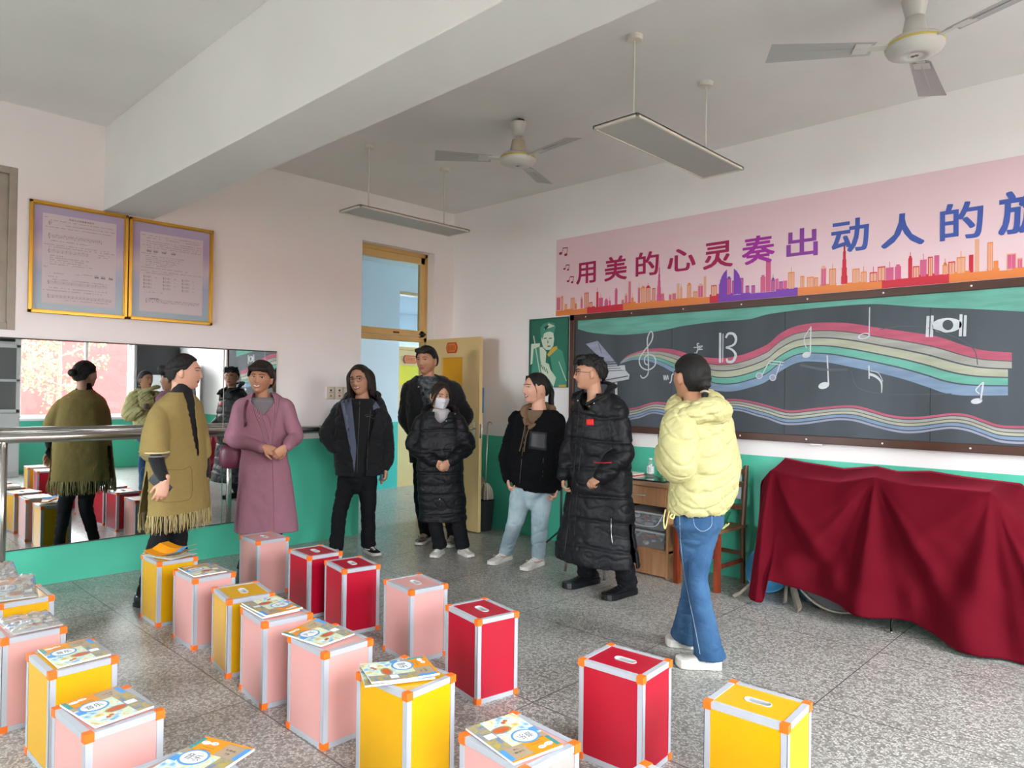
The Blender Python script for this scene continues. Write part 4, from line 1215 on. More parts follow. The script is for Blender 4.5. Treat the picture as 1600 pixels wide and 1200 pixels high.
    if wrap:
        bm = bmesh.new(); rnd = random.Random(int(cx * 100)); nn = 26
        def hgt(u, v): return th + .004 + wrap * (abs(noise.noise(Vector((u * 5, v * 5, cx * 7)))) * 1.3 + .4 * abs(noise.noise(Vector((u * 14, v * 14, cx))))) + Z(u, v)
        g = []
        for i in range(nn + 1):
            row = []
            for j in range(nn + 1):
                u, v = -.06 + 1.12 * i / nn, -.05 + 1.10 * j / nn
                edge = min(i, j, nn - i, nn - j)
                z_ = hgt(u, v) if edge > 1 else (.002 if edge == 0 else (hgt(u, v) * .6))
                row.append(bm.verts.new(((u - .5) * W, (v - .5) * Hh, z_)))
            g.append(row)
        for i in range(nn):
            for j in range(nn): bm.faces.new((g[i][j], g[i + 1][j], g[i + 1][j + 1], g[i][j + 1]))
        link('plastic_wrap', bm, WRAP, t, world=False, smooth=True)
    return t
WRAP = glassy('clear_wrap', (.92, .9, .9), .32, .12, haze=.16)
def lift(a, p=2): return lambda u, v: a * max(0, u - .35) ** p
textbook(1.952, -3.672, 88, 'music textbook on the pink box between the two far yellow boxes')
textbook(2.921, -3.728, -90, 'music textbook on the pink box in front of the bare yellow box', z=BH + .012, curl=lambda u, v: .012 * max(0, .3 - v) ** 1)
textbook(2.914, -3.736, -93, 'lower textbook under the one on the pink box before the bare yellow box')
textbook(3.411, -3.762, 99, 'music textbook with a lifted back edge on the pink box behind the large yellow box', curl=lambda u, v: .03 * max(0, u - .3) ** 1.5 * v)
textbook(4.012, -3.768, -21, 'upper textbook of the crooked pair on the large yellow foreground box', z=BH + .013, curl=lambda u, v: .02 * max(0, .5 - v) ** 1.2)
textbook(4.004, -3.776, -27, 'lower textbook of the crooked pair on the large yellow foreground box')
textbook(4.672, -3.822, -100, 'music textbook on the pink box cut off by the bottom edge')
textbook(3.548, -4.652, 98, 'music textbook on the lower left pink box in front of a yellow box')
textbook(2.922, -4.590, 92, 'music textbook on the yellow box between two pink boxes at the left')
textbook(4.140, -4.590, 22, 'music textbook at the very bottom of the photo, orange top edge towards the left row')
textbook(2.372, -4.625, 91, 'music textbook in clear plastic on the pink box at the left edge', wrap=.012)
textbook(1.770, -4.575, 80, 'music textbook in rumpled clear plastic on the farther yellow box at the left edge', wrap=.022, curl=lambda u, v: .06 * max(0, v - .2))
textbook(1.275, -4.565, 84, 'music textbook in rumpled clear plastic on the pink box by the handrail post', wrap=.022, curl=lambda u, v: .05 * max(0, v - .3))
# folded booklet with its orange back cover up
def booklet():
    t = empty('booklet', (1.42, -3.66, BH + .004), R(20), 'folded orange booklet lying open on the yellow box before the woman in olive', 'book')
    bm = bmesh.new(); n = 14; W, Hh = .20, .27
    for k, (zo, mi, sc) in enumerate(((.0, 0, 1), (.005, 1, .98), (.009, 0, .96))):
        rows = []
        for i in range(n + 1):
            u = i / n; zz = zo + (.005 + .034 * (abs(u - .45) ** 1.6) * 2.0) * (k * .5 + .1)
            rows.append([bm.verts.new(((u - .5) * Hh * sc, s * W / 2 * sc, zz + .012 * (1 if s > 0 else 0) * k)) for s in (-1, -.3, .3, 1)])
        for i in range(n):
            for j in range(3): bm.faces.new((rows[i][j], rows[i + 1][j], rows[i + 1][j + 1], rows[i][j + 1])).material_index = mi if k < 2 else (4 if i > 10 and j < 2 else 2)
    o = link('folded_pages', bm, BKM, t, world=False); m = o.modifiers.new('s', 'SOLIDIFY'); m.thickness = .0015
booklet()

# ================================================================ DESK, CHAIR, CLOTH-COVERED INSTRUMENTS
WOOD = mat('beech_laminate', srgb('#b98a64'), .45, col2=srgb('#a47450'), vscale=5, stretch=(6, 6, .6), detail=6)
WOODT = mat('desk_top_laminate', srgb('#b0896a'), .4, col2=srgb('#9d7454'), vscale=5, stretch=(.8, 6, 6), detail=6)
HANDLE = mat('brushed_nickel', (.7, .7, .7), .3, .9)
dk = empty('desk', (2.8, -.25, 0), 0, 'light wooden desk with a drawer and an open shelf against the chalkboard wall', 'desk')
dx0, dx1, dy0, dy1, dz = 2.62, 3.17, -.455, -.02, .76
box_obj('desk_top', WOODT, 2.32, dy0 - .015, dz - .028, dx1 + .012, dy1, dz, dk, bevel=.002)
bm = bmesh.new(); add_box(bm, dx1 - .02, dy0, 0, dx1, dy1, dz - .028); link('side_panel', bm, WOOD, dk)
bm = bmesh.new(); add_box(bm, dx0, dy0, 0, dx0 + .02, dy1, dz - .028); link('side_panel', bm, WOOD, dk)
bm = bmesh.new(); add_box(bm, 2.34, dy0, 0, 2.36, dy1, dz - .028); link('side_panel', bm, WOOD, dk)
bm = bmesh.new(); add_box(bm, dx0, dy1 - .015, 0, dx1, dy1, dz - .028); link('back_panel', bm, WOOD, dk)
bm = bmesh.new(); add_box(bm, dx0, dy0 + .01, .20, dx1, dy1, .218); link('shelf', bm, WOOD, dk)
bm = bmesh.new(); add_box(bm, dx0 + .02, dy0 + .002, .01, dx1 - .02, dy0 + .018, .20); link('kick_panel', bm, WOOD, dk)
bm = bmesh.new(); add_box(bm, dx0 + .022, dy0 - .004, .575, dx1 - .022, dy0 + .35, .728); dr = link('drawer', bm, WOOD, dk, bevel=.002)
bm = bmesh.new(); xc = (dx0 + dx1) / 2
add_tube(bm, smooth_path([(xc - .06, dy0 - .004, .655), (xc - .05, dy0 - .028, .655), (xc + .05, dy0 - .028, .655), (xc + .06, dy0 - .004, .655)], 5), .005, 8); link('drawer_handle', bm, HANDLE, dr, smooth=True)
CLR = glassy('clear_box_plastic', (.9, .93, .95), .12, .15, haze=.22)
STF = [mat('stuff_%d' % i, srgb(h), .6) for i, h in enumerate(('#c4ccd4', '#4a6a92', '#c0443c', '#e4e6e8', '#8fb3cc', '#d8d0b8'))]
def storage_box(z, lab, hnd):
    t = empty('storage_box', (2.9, -.27, z), 0, lab, 'box')
    bm = bmesh.new(); x0, x1, y0, y1, h = 2.68, 3.125, -.43, -.10, .145
    rg = []
    for zz, e in ((0, .012), (h - .02, 0)):
        rg.append([bm.verts.new((x, y, z + zz)) for x, y in ((x0 + e, y0 + e), (x1 - e, y0 + e), (x1 - e, y1 - e), (x0 + e, y1 - e))])
    for k in range(4): bm.faces.new((rg[0][k], rg[0][(k + 1) % 4], rg[1][(k + 1) % 4], rg[1][k]))
    bm.faces.new(rg[0]); link('tub', bm, CLR, t)
    bm = bmesh.new(); add_box(bm, x0 - .006, y0 - .006, z + h - .022, x1 + .006, y1 + .006, z + h - .008); link('lid', bm, mat('lid_plastic', srgb('#c3c8cc'), .35), t, bevel=.004)
    if hnd:
        bm = bmesh.new(); add_tube(bm, smooth_path([(x0 + .03, y0 - .01, z + h - .02), (x0 + .06, y0 - .025, z + .05), (x1 - .1, y0 - .025, z + .03), (x1 - .02, y0 - .01, z + h - .02)], 6), .004, 8); link('carry_handle', bm, mat('lid_plastic', (.7, .7, .7)), t, smooth=True)
    bm = bmesh.new(); rnd = random.Random(int(z * 100))
    for k in range(46):
        c = Vector((rnd.uniform(x0 + .05, x1 - .05), rnd.uniform(y0 + .025, y1 - .05), z + rnd.uniform(.02, h - .045)))
        M = Matrix.Translation(c) @ Matrix.Rotation(rnd.random() * 3, 4, 'Z') @ Matrix.Rotation(rnd.uniform(-.8, .8), 4, 'X')
        s = rnd.uniform(.012, .035); add_box(bm, -s, -s * .5, -s * .35, s, s * .5, s * .35, M, rnd.choice([0, 0, 1, 3, 4, 4, 2, 5]))
    o = link('small_parts', bm, STF, t); o['kind'] = 'stuff'
storage_box(.219, 'lower clear plastic box full of small items on the desk shelf', False)
storage_box(.372, 'upper clear plastic box with a carrying handle on the desk shelf', True)
tb = empty('tablet', (2.93, -.30, dz), R(4), 'black tablet lying flat on the desk', 'tablet')
bm = bmesh.new(); add_box(bm, -.15, -.10, .001, .15, .10, .012); link('casing', bm, mat('tablet_black', (.015, .016, .02), .25), tb, world=False, bevel=.004)
bm = bmesh.new(); add_box(bm, -.142, -.092, .012, .142, .092, .0125); link('screen', bm, mat('screen_glass', (.01, .01, .013), .08), tb, world=False)
PET = glassy('pet_plastic', (.93, .96, .96), .14, .08, haze=.10)
def bottle(x, y, hgt, r, lab, body, cap, lbl=None, liquid=None):
    t = empty('bottle', (x, y, dz), 0, lab, 'bottle'); c = (x, y, dz + .001)
    bm = bmesh.new(); add_lathe(bm, c, [(r * .8, 0), (r, .006), (r, hgt * .62), (r * .92, hgt * .70), (r * .45, hgt * .86), (r * .42, hgt * .93)], 20); link('bottle_body', bm, body, t, smooth=True)
    bm = bmesh.new(); add_lathe(bm, (x, y, dz + hgt * .91), [(r * .5, 0), (r * .5, hgt * .07), (r * .45, hgt * .09)], 16); link('cap', bm, cap, t)
    if lbl:
        bm = bmesh.new(); add_lathe(bm, c, [(r + .0008, hgt * .2), (r + .0008, hgt * .58)], 20, cap=False)
        for k in range(5):
            a = R(-60) ; 
            z = dz + hgt * (.28 + .055 * k)
            for q in range(4):
                aa = R(-95 + q * 14); p = Vector((x + math.cos(aa) * (r + .0015), y + math.sin(aa) * (r + .0015), z)); tt = Vector((-math.sin(aa), math.cos(aa), 0)) * .004
                add_quad(bm, [p - tt, p + tt, p + tt + Vector((0, 0, .003)), p - tt + Vector((0, 0, .003))], 1)
        link('bottle_label', bm, [lbl, INK], t)
    if liquid:
        bm = bmesh.new(); add_lathe(bm, c, [(r * .9, .006), (r * .9, hgt * .5)], 18); link('liquid', bm, liquid, t)
WCAP = mat('white_cap', (.8, .8, .8), .4)
bottle(2.79, -.13, .17, .031, 'small clear bottle with a white label on the desk', PET, WCAP, mat('label_white', (.78, .8, .8), .5))
bottle(2.915, -.11, .195, .030, 'bottle with green drink standing right of the white-labelled bottle', PET, WCAP, None, mat('green_drink', srgb('#3fbf5a'), .2))
for k, (c, w_) in enumerate((('#d8d4cc', .11), ('#b8442f', .10), ('#e3e1dc', .105))):
    o = box_obj('notebook', mat('notebook_%d' % k, srgb(c), .6), 2.60, -.30, dz + .001 + k * .012, 2.60 + w_ + .03, -.13, dz + .0125 + k * .012, bevel=.001)
    tag(o, ('white notebook at the bottom of the little pile on the desk', 'red notebook in the middle of the little pile on the desk', 'white notebook on top of the little pile on the desk')[k], 'book', 'little pile of notebooks on the desk')

# wooden chair
CHW = mat('varnished_red_wood', srgb('#8e3a1c'), .35, col2=srgb('#6f2a14'), vscale=6, stretch=(5, 5, .7)); CHS = mat('chair_seat_wood', srgb('#7d5a3c'), .5, var=.2, vscale=8)
CHB = mat('varnished_brown_wood', srgb('#5f3a20'), .4, var=.2, vscale=8)
ch = empty('wooden_chair', (3.46, -.30, 0), R(-2), 'reddish wooden chair behind the woman in yellow, against the wall', 'chair')
cw, cd, sh = .175, .20, .455
def cbox(name, m, *a, b=.004, par=None):
    bm = bmesh.new(); add_box(bm, *a); return link(name, bm, m, par or ch, world=False, bevel=b)
for sx in (-1, 1):
    cbox('leg', CHW, sx * cw - .022, -cd - .022, 0, sx * cw + .022, -cd + .022, sh - .02)
    bm = bmesh.new(); add_tube(bm, [(sx * cw, cd, 0.0), (sx * cw, cd - .01, sh), (sx * cw, cd + .045, .93)], [(.018, .022), (.02, .024), (.016, .02)], 8, side=Vector((1, 0, 0))); link('back_post', bm, CHB, ch, world=False)
    cbox('stretcher', CHW, sx * cw - .011, -cd, .17, sx * cw + .011, cd, .20)
cbox('seat', CHS, -cw - .03, -cd - .03, sh - .012, cw + .03, cd + .012, sh + .01)
cbox('apron', CHW, -cw, -cd - .014, sh - .065, cw, -cd + .010, sh - .012); cbox('stretcher', CHW, -cw, -cd - .01, .25, cw, -cd + .01, .28); cbox('stretcher', CHB, -cw, cd - .015, .22, cw, cd + .008, .25)
for z in (.60, .78, .88): cbox('back_rail', CHB, -cw, cd + (z - sh) * .09 - .02, z - .025, cw, cd + (z - sh) * .09 + .002, z + .02)
o = tag(box_obj('towel', mat('grey_towel', srgb('#aab4b8'), .95, bump=.4, bscale=90), 3.46 + cw - .12, -.325 + .235, .66, 3.46 + cw - .025, -.32 + .25, .925), 'pale grey towel hanging over the back of the wooden chair', 'towel')
bn_ = bmesh.new(); add_lathe(bn_, (3.50, -.26, sh + .011), [(.05, 0), (.06, .004), (.105, .115), (.112, .118), (.104, .118), (.06, .010), (.0, .008)], 28)
tag(link('basin', bn_, mat('mint_plastic', srgb('#4cc79c'), .35), smooth=True), 'mint green plastic bowl on the seat of the wooden chair', 'basin')
bm = bmesh.new(); add_lathe(bm, (3.615, -.44, sh + .012), [(.02, 0), (.03, .003), (.046, .022), (.04, .022), (.02, .006), (0, .005)], 20)
for k in (-1, 1): add_tube(bm, smooth_path([(3.645, -.43 + k * .01, sh + .03), (3.66, -.425 + k * .018, sh + .045), (3.668, -.42 + k * .022, sh + .06)], 4), .006, 8)
tag(link('soap_dish', bm, mat('cream_plastic_dish', srgb('#cfcf86'), .4), smooth=True), 'small pale yellow dish beside the mint bowl on the wooden chair', 'dish')

# blue basins leaning on the wall
BLP = mat('blue_plastic', srgb('#58a9d8'), .35)
for (x, y, tilt, lab, sc_) in ((3.875, -.12, 68, 'blue plastic washbasin leaning on the wall left of the velvet cloth', 1), (4.22, -.16, 62, 'second, smaller blue plastic basin, mostly behind the velvet cloth', .6)):
    bm = bmesh.new(); M = Matrix.Rotation(R(tilt), 3, 'X')
    add_lathe(bm, (0, 0, 0), [(.11, -.06), (.13, -.055), (.172, .055), (.182, .057), (.168, .052), (.125, -.05), (0, -.052)], 32, M)
    zmin = min(v.co.z for v in bm.verts)
    for v in bm.verts: v.co = v.co * sc_ + Vector((x, y, -zmin * sc_))
    tag(link('basin', bm, BLP, smooth=True), lab, 'basin')

# broom, mop, bin behind the door
def pole(name, lab, cat, a, b, r, m, extra=None):
    t = empty(name, (b[0], b[1], 0), 0, lab, cat)
    bm = bmesh.new(); add_tube(bm, [a, b], r, 10); link('handle', bm, m, t, smooth=True)
    return t
AL2 = mat('thin_aluminium', (.6, .6, .6), .35, .8)
t = pole('broom', 'blue-handled broom standing behind the open door', 'broom', (.545, -.03, 1.52), (.60, -.10, .56), .011, AL2)
bm = bmesh.new(); add_tube(bm, [(.545, -.03, 1.52), (.562, -.048, 1.27)], .016, 12, round_ends=True); link('grip', bm, mat('blue_grip', srgb('#2f6f9e'), .4), t, smooth=True)
bm = bmesh.new(); rnd = random.Random(3)
for k in range(46):
    a = rnd.uniform(-1, 1); b_ = rnd.uniform(-1, 1); add_tube(bm, [(.60 + a * .02, -.10 + b_ * .015, .56), (.60 + a * .075, -.10 + b_ * .04, .44 + rnd.uniform(-.02, .02))], .0035, 4)
link('bristles', bm, mat('straw', srgb('#b8a98c'), .9), t)
t = pole('mop', 'thin-handled mop beside the broom behind the open door', 'mop', (.655, -.05, 1.13), (.70, -.12, .48), .008, AL2)
bm = bmesh.new(); add_tube(bm, smooth_path([(.655, -.05, 1.13), (.67, -.05, 1.16), (.73, -.06, 1.15)], 4), .007, 8); link('hook', bm, mat('straw', (1, 1, 1)), t)
bm = bmesh.new()
for k in range(60):
    a = rnd.uniform(-1, 1); b_ = rnd.uniform(-1, 1); add_tube(bm, smooth_path([(.70 + a * .03, -.12 + b_ * .02, .50), (.70 + a * .07, -.12 + b_ * .05, .43), (.70 + a * .08, -.12 + b_ * .06, .33)], 3), .006, 5)
link('mop_head', bm, mat('mop_cotton', srgb('#b0a698'), .95), t)
t = empty('waste_bin', (.69, -.145, 0), 0, 'dark waste bin with the mop head over it, behind the open door', 'bin')
bm = bmesh.new(); add_lathe(bm, (.69, -.145, 0), [(.095, 0), (.10, .004), (.125, .32), (.13, .325), (.12, .322), (.095, .02), (0, .015)], 28); link('bucket', bm, mat('bin_black', (.03, .03, .032), .4), t, smooth=True)

# metal stool, mostly behind the man in the long coat
st = empty('metal_stool', (2.63, -.70, 0), R(1), 'metal-legged stool behind the man in the long black coat', 'stool')
for sx in (-1, 1):
    for sy in (-1, 1):
        bm = bmesh.new(); add_tube(bm, [(sx * .20, sy * .15, 0), (sx * .15, sy * .13, .44)], .0105, 10); link('leg', bm, STEEL, st, smooth=True, world=False)
bm = bmesh.new(); add_box(bm, -.18, -.15, .44, .18, .15, .465); link('seat', bm, CHS, st, bevel=.006, world=False)

# folding music stand, black, behind the woman in the fleece
ms = empty('music_stand', (2.02, -.42, 0), 0, 'black folding music stand behind the woman in pale jeans', 'stand')
for a in (200, 320, 80):
    bm = bmesh.new(); e = (2.02 + .24 * math.cos(R(a)), -.42 + .24 * math.sin(R(a)), .008); add_tube(bm, [(2.02, -.42, .23), e], .008, 8, round_ends=True); link('leg', bm, BLK, ms, smooth=True)
bm = bmesh.new(); add_tube(bm, [(2.02, -.42, .12), (2.02, -.42, .80)], .011, 10); link('pole', bm, BLK, ms, smooth=True)
bm = bmesh.new(); M = Matrix.Translation((2.02, -.43, .83)) @ Matrix.Rotation(R(25), 4, 'X'); add_box(bm, -.13, -.004, -.05, .13, .004, .05, M); link('desk_plate', bm, BLK, ms)
# ================================================================ RED VELVET OVER INSTRUMENTS
def velvet():
    m = bpy.data.materials.new('red_velvet'); m.use_nodes = True; nt = m.node_tree; b = nt.nodes['Principled BSDF']
    b.inputs['Base Color'].default_value = (*srgb('#5c0014'), 1); b.inputs['Roughness'].default_value = .85; b.inputs['Sheen Weight'].default_value = .3
    b.inputs['Sheen Tint'].default_value = (.9, .05, .14, 1); b.inputs['Sheen Roughness'].default_value = .35; b.inputs['Specular IOR Level'].default_value = .15
    tc = nt.nodes.new('ShaderNodeTexCoord'); n = nt.nodes.new('ShaderNodeTexNoise'); n.inputs['Scale'].default_value = 220; nt.links.new(tc.outputs['Object'], n.inputs[0])
    bp = nt.nodes.new('ShaderNodeBump'); bp.inputs['Strength'].default_value = .25; bp.inputs['Distance'].default_value = .002
    nt.links.new(n.outputs[0], bp.inputs['Height']); nt.links.new(bp.outputs['Normal'], b.inputs['Normal'])
    return m
VX0, VX1 = 3.90, 6.25
# s = x position; tables of the top back height, top front height, front edge y, hem height
TBK = [(3.90, .90), (3.97, 1.02), (4.1, 1.0), (4.4, .975), (4.62, 1.01), (4.75, .985), (4.95, 1.005), (5.15, .985), (5.45, .97), (5.6, .80), (5.75, .70), (6.25, .70)]
TFR = [(3.90, .88), (3.97, .94), (4.2, .905), (4.45, .90), (4.68, .955), (4.9, .925), (5.15, .93), (5.34, .93), (5.46, .80), (5.55, .74), (5.75, .68), (6.25, .66)]
FRY = [(3.90, -.30), (3.97, -.36), (4.6, -.38), (5.2, -.40), (5.5, -.44), (6.25, -.5)]
HEM = [(3.90, .04), (4.03, .03), (4.065, .19), (4.2, .165), (4.34, .14), (4.59, .105), (4.745, .09), (4.93, .095), (5.2, .03), (5.52, .01), (6.25, .01)]
def vfold(x, t):
    """forward bulge of the hanging front; t = 0 at the top edge, 1 at the hem"""
    d = 0.0
    # folds fanning out from two high points
    for (xa, ph, k, spread) in ((3.99, .6, 15, 1.0), (4.70, .0, 17, 1.05), (5.36, 1.1, 14, 1.0)):
        r = math.hypot((x - xa), t * .95 + .03); th = math.atan2(x - xa, t * .95 + .03)
        w = math.exp(-(th / .85) ** 4) * min(1, (t * 1.9) ** .8)
        d += w * .062 * (math.cos(th * k * .62 + ph) * .8 + .35 * math.cos(th * k * 1.3 + ph * 2)) * (.35 + .8 * min(1, r)) / (1 + 1.1 * abs(th))
    # sagging swags between the high points
    for (xm, hw, amp) in ((4.33, .28, .035), (5.05, .27, .030)):
        u = (x - xm) / hw
        if abs(u) < 1.2:
            q = t * 2.4 - (1 - u * u) * .9
            d += amp * 1.3 * math.exp(-q * q * 4) * math.cos(u * 1.3) - amp * .9 * math.exp(-(q - .75) ** 2 * 6) * max(0, math.cos(u * 1.3))
    return d
def velvet_mesh():
    bm = bmesh.new(); nx, ntp, nf = 230, 10, 60; G = []
    for i in range(nx + 1):
        x = VX0 + (VX1 - VX0) * i / nx
        zb, zf, yf, zh = interp(TBK, x)[0], interp(TFR, x)[0], interp(FRY, x)[0], interp(HEM, x)[0]
        row = []
        for j in range(ntp):
            u = j / ntp; z = zb + (zf - zb) * u - .012 * math.sin(u * math.pi) * (1 + .6 * math.sin(x * 9)); row.append(Vector((x, -.10 + (yf + .10) * u, z)))
        rc = .035
        for j in range(nf + 1):
            t = j / nf; z = zf + (zh - zf) * t
            y = yf - rc * (1 - math.exp(-t * 14)) - .15 * t ** .8 - vfold(x, t)
            xo = x + .02 * t * math.sin(x * 13 + 1) * (1 if VX0 + .06 < x else 0)
            y = min(y, yf - .055 * min(1, t * 2.5))
            if j == 0: y = yf
            y -= .006 * noise.noise(Vector((x * 8, t * 6, 0)))
            row.append(Vector((xo, y, z)))
        G.append(row)
    # left end panel hanging down
    zt = interp(TFR, VX0)[0]
    left = []
    for k in range(1, 15):
        u = k / 14; row = []
        base = G[0]
        for j, p in enumerate(base):
            row.append(Vector((VX0 - .01 * math.sin(u * 3) - .02 * u, p.y, p.z)))
        left.append(row)
    V = [[bm.verts.new(p) for p in r] for r in G]
    for i in range(nx):
        for j in range(len(V[0]) - 1): bm.faces.new((V[i][j], V[i][j + 1], V[i + 1][j + 1], V[i + 1][j]))
    # end flap: closes the left side from the top edge to the hem, with two soft folds
    edge = [v for v in V[0]][:ntp + 1]
    m = 26; prev = edge
    for k in range(1, m + 1):
        u = k / m; row = []
        for j, v in enumerate(edge):
            w = j / ntp; z = v.co.z + ((.10 + .16 * (1 - w)) - v.co.z) * u
            x = VX0 - .03 - .035 * u * (1 + math.sin(w * 9 + 1)) ; y = v.co.y - .02 * u
            row.append(bm.verts.new((x if u > .05 else VX0 - .03 * u / .05, y, z)))
        for j in range(ntp): bm.faces.new((prev[j], row[j], row[j + 1], prev[j + 1]))
        prev = row
    return bm
vb = velvet_mesh()
vo = link('velvet_cloth', vb, velvet(), smooth=True)
ms_ = vo.modifiers.new('solid', 'SOLIDIFY'); ms_.thickness = .004
tag(vo, 'dark red velvet cloth draped over instruments below the chalkboard', 'cloth')

# what stands under the cloth
def drum(x, y, r, w, lab):
    t = empty('bass_drum', (x, y, 0), 0, lab, 'drum')
    M = Matrix.Rotation(R(90), 3, 'X') @ Matrix.Rotation(R(0), 3, 'Z')
    Mt = Matrix.Rotation(R(-2), 3, 'X') @ Matrix.Rotation(R(0), 3, 'Z') @ M
    bm = bmesh.new(); add_lathe(bm, (x, y, r + .02), [(r * .96, -w / 2), (r * .96, w / 2)], 48, Mt); link('shell', bm, mat('drum_black', (.02, .022, .025), .3), t, smooth=False)
    for s in (-1, 1):
        bm = bmesh.new(); c = Vector((x, y, r + .02)) + Mt @ Vector((0, 0, s * w / 2)); ring = [c + Mt @ Vector((math.cos(a) * r, math.sin(a) * r, 0)) for a in [6.2832 * k / 56 for k in range(56)]]
        add_tube(bm, ring, (.012, .018), 8, closed=True); link('hoop', bm, mat('hoop_grey', srgb('#8a8276'), .4, .4), t, smooth=True)
        bm = bmesh.new(); add_lathe(bm, c, [(r * .95, 0), (r * .95, .003 * s)], 40, Mt); link('drum_head', bm, mat('drum_black', (0, 0, 0)), t)
    return t
drum(4.46, -.345, .315, .12, 'bass drum under the velvet cloth, its lower hoop showing below the hem')
def plank(name, a, b, w_, th, lab, m):
    a, b = Vector(a), Vector(b); bm = bmesh.new(); add_tube(bm, [a, b], (w_ / 2, th / 2), 4, side=Vector((1, -1, 0)))
    return tag(link(name, bm, m, bevel=.002), lab, 'board')
GW = mat('weathered_grey_wood', srgb('#8f8678'), .8, var=.2, vscale=10)
plank('timber_piece', (4.10, -.30, .16), (4.27, -.56, .022), .07, .02, 'grey wooden slat on the floor under the left end of the velvet cloth', GW)
plank('timber_piece', (4.05, -.25, .22), (4.13, -.46, .025), .05, .018, 'second grey slat leaning between the first slat and the drum hoop', GW)
bm = bmesh.new(); add_tube(bm, [(3.95, -.30, .22), (3.80, -.52, .02)], .011, 10); add_tube(bm, [(3.805, -.512, .03), (3.785, -.54, .014)], .014, 10, round_ends=True)
tag(link('broken_stick', bm, GW), 'grey wooden stick with a dark tip leaning out from under the velvet cloth', 'stick')
kb = empty('keyboard_case', (5.0, -.25, 0), 0, 'instrument case and stand hidden under the right part of the velvet cloth', 'case')
bm = bmesh.new(); add_box(bm, 4.80, -.33, .60, 5.30, -.12, .86); link('case_body', bm, mat('drum_black', (0, 0, 0)), kb)
for x in (4.82, 5.2):
    bm = bmesh.new(); add_tube(bm, smooth_path([(x, -.34, .60), (x, -.40, .2), (x + .01, -.50, .05), (x + .03, -.56, .008)], 5), .007, 8); link('leg', bm, STEEL, kb, smooth=True)
    bm = bmesh.new(); add_tube(bm, [(x, -.14, .60), (x, -.14, .008)], .009, 8); link('leg', bm, STEEL, kb, smooth=True)

# ================================================================ WHAT ONLY THE MIRROR SHOWS
cab = empty('glass_cabinet', (7.7, -3.2, 0), 0, 'white cabinet with glazed upper doors, seen at the left edge of the mirror', 'cabinet')
CW = mat('cabinet_white', srgb('#cfd2d6'), .45)
bm = bmesh.new(); add_box(bm, 7.62, -3.65, 0, 8.08, -2.70, 2.35); link('cabinet_body', bm, CW, cab)
for y in (-3.64, -3.17):
    bm = bmesh.new()
    for q in ((y, y + .05, 1.05, 2.15), (y + .41, y + .46, 1.05, 2.15), (y, y + .46, 1.05, 1.10), (y, y + .46, 2.10, 2.15), (y, y + .46, 1.55, 1.59)): add_box(bm, 7.595, q[0], q[2], 7.62, q[1], q[3])
    d_ = link('glazed_door', bm, CW, cab, bevel=.002)
    bm = bmesh.new(); add_box(bm, 7.61, y + .05, 1.1, 7.618, y + .41, 2.1); link('door_glass', bm, mat('cabinet_dark_glass', (.16, .17, .18), .1), d_)
    bm = bmesh.new(); add_box(bm, 7.60, y + .01, .08, 7.62, y + .45, 1.03); link('lower_door', bm, CW, cab, bevel=.002)
bm = bmesh.new(); add_box(bm, 7.61, -3.6, 2.2, 7.615, -2.78, 2.32); link('vent_strip', bm, BLK, cab)
bb = empty('blackboard_panel', (8.05, -.42, .6), 0, 'black board panel on the far wall beside the window, seen in the mirror', 'board')
bm = bmesh.new(); add_box(bm, 8.04, -.80, .55, 8.095, .0 - .02, 2.75); link('board', bm, mat('board_black', (.03, .032, .036), .45), bb)
ws = empty('whiteboard', (7.9, -.4, .7), 0, 'bright white board standing in front of the black panel, seen in the mirror', 'board')
bm = bmesh.new(); add_box(bm, 7.86, -.62, .75, 7.89, .0 - .05, 1.72); link('white_sheet', bm, mat('white_sheet', (.85, .88, .9), .4), ws)
for y in (-.55, -.15):
    bm = bmesh.new(); add_tube(bm, [(7.875, y, 0), (7.875, y, .76)], .014, 8); link('leg', bm, STEEL, ws)
fc = empty('flipchart', (6.95, -.35, 0), 0, 'grey flipchart board with a dark top clamp, seen in the mirror', 'board')
M = Matrix.Translation((6.95, -.25, 0)) @ Matrix.Rotation(R(38), 4, 'Z')
def mb(name, m, a, par, bev=0):
    bm = bmesh.new(); add_box(bm, *a, M); return link(name, bm, m, par, bevel=bev)
mb('board', mat('flipchart_grey', srgb('#9a9ca0'), .5), (-.30, -.01, .68, .26, .01, 1.80), fc)
mb('top_clamp', BLK, (-.32, -.025, 1.80, .28, .02, 1.93), fc, .004)
mb('edge_frame', BLK, (.26, -.015, .66, .285, .015, 1.80), fc)
for x in (-.25, .22):
    bm = bmesh.new(); add_tube(bm, [M @ Vector((x, .02, 1.6)), M @ Vector((x * 1.3, .10, 0))], .012, 8); link('leg', bm, BLK, fc)
    bm = bmesh.new(); add_tube(bm, [M @ Vector((x, -.02, .8)), M @ Vector((x * 1.1, -.12, 0))], .012, 8); link('leg', bm, BLK, fc)
# ================================================================ PEOPLE
SKIN = {'fair': mat('skin_fair', srgb('#d3a088'), .5, var=.06, vscale=14), 'tan': mat('skin_tan', srgb('#bb8769'), .5, var=.08, vscale=14), 'mid': mat('skin_mid', srgb('#c18f74'), .5, var=.06, vscale=14)}
LIP = mat('lip', srgb('#9c5450'), .45); HAIRB = mat('hair_black', (.009, .008, .008), .55, spec=.3, bump=.5, bscale=40, stretch=(6, 6, .8))
HAIRBR = mat('hair_dark_brown', (.018, .011, .008), .55, spec=.3, bump=.5, bscale=40, stretch=(6, 6, .8))
EYEW = mat('eye_white', (.62, .60, .58), .3); EYED = mat('eye_iris', (.012, .008, .006), .2); TEETH = mat('teeth', (.78, .76, .72), .3); BROW = mat('brow', (.03, .02, .018), .7)

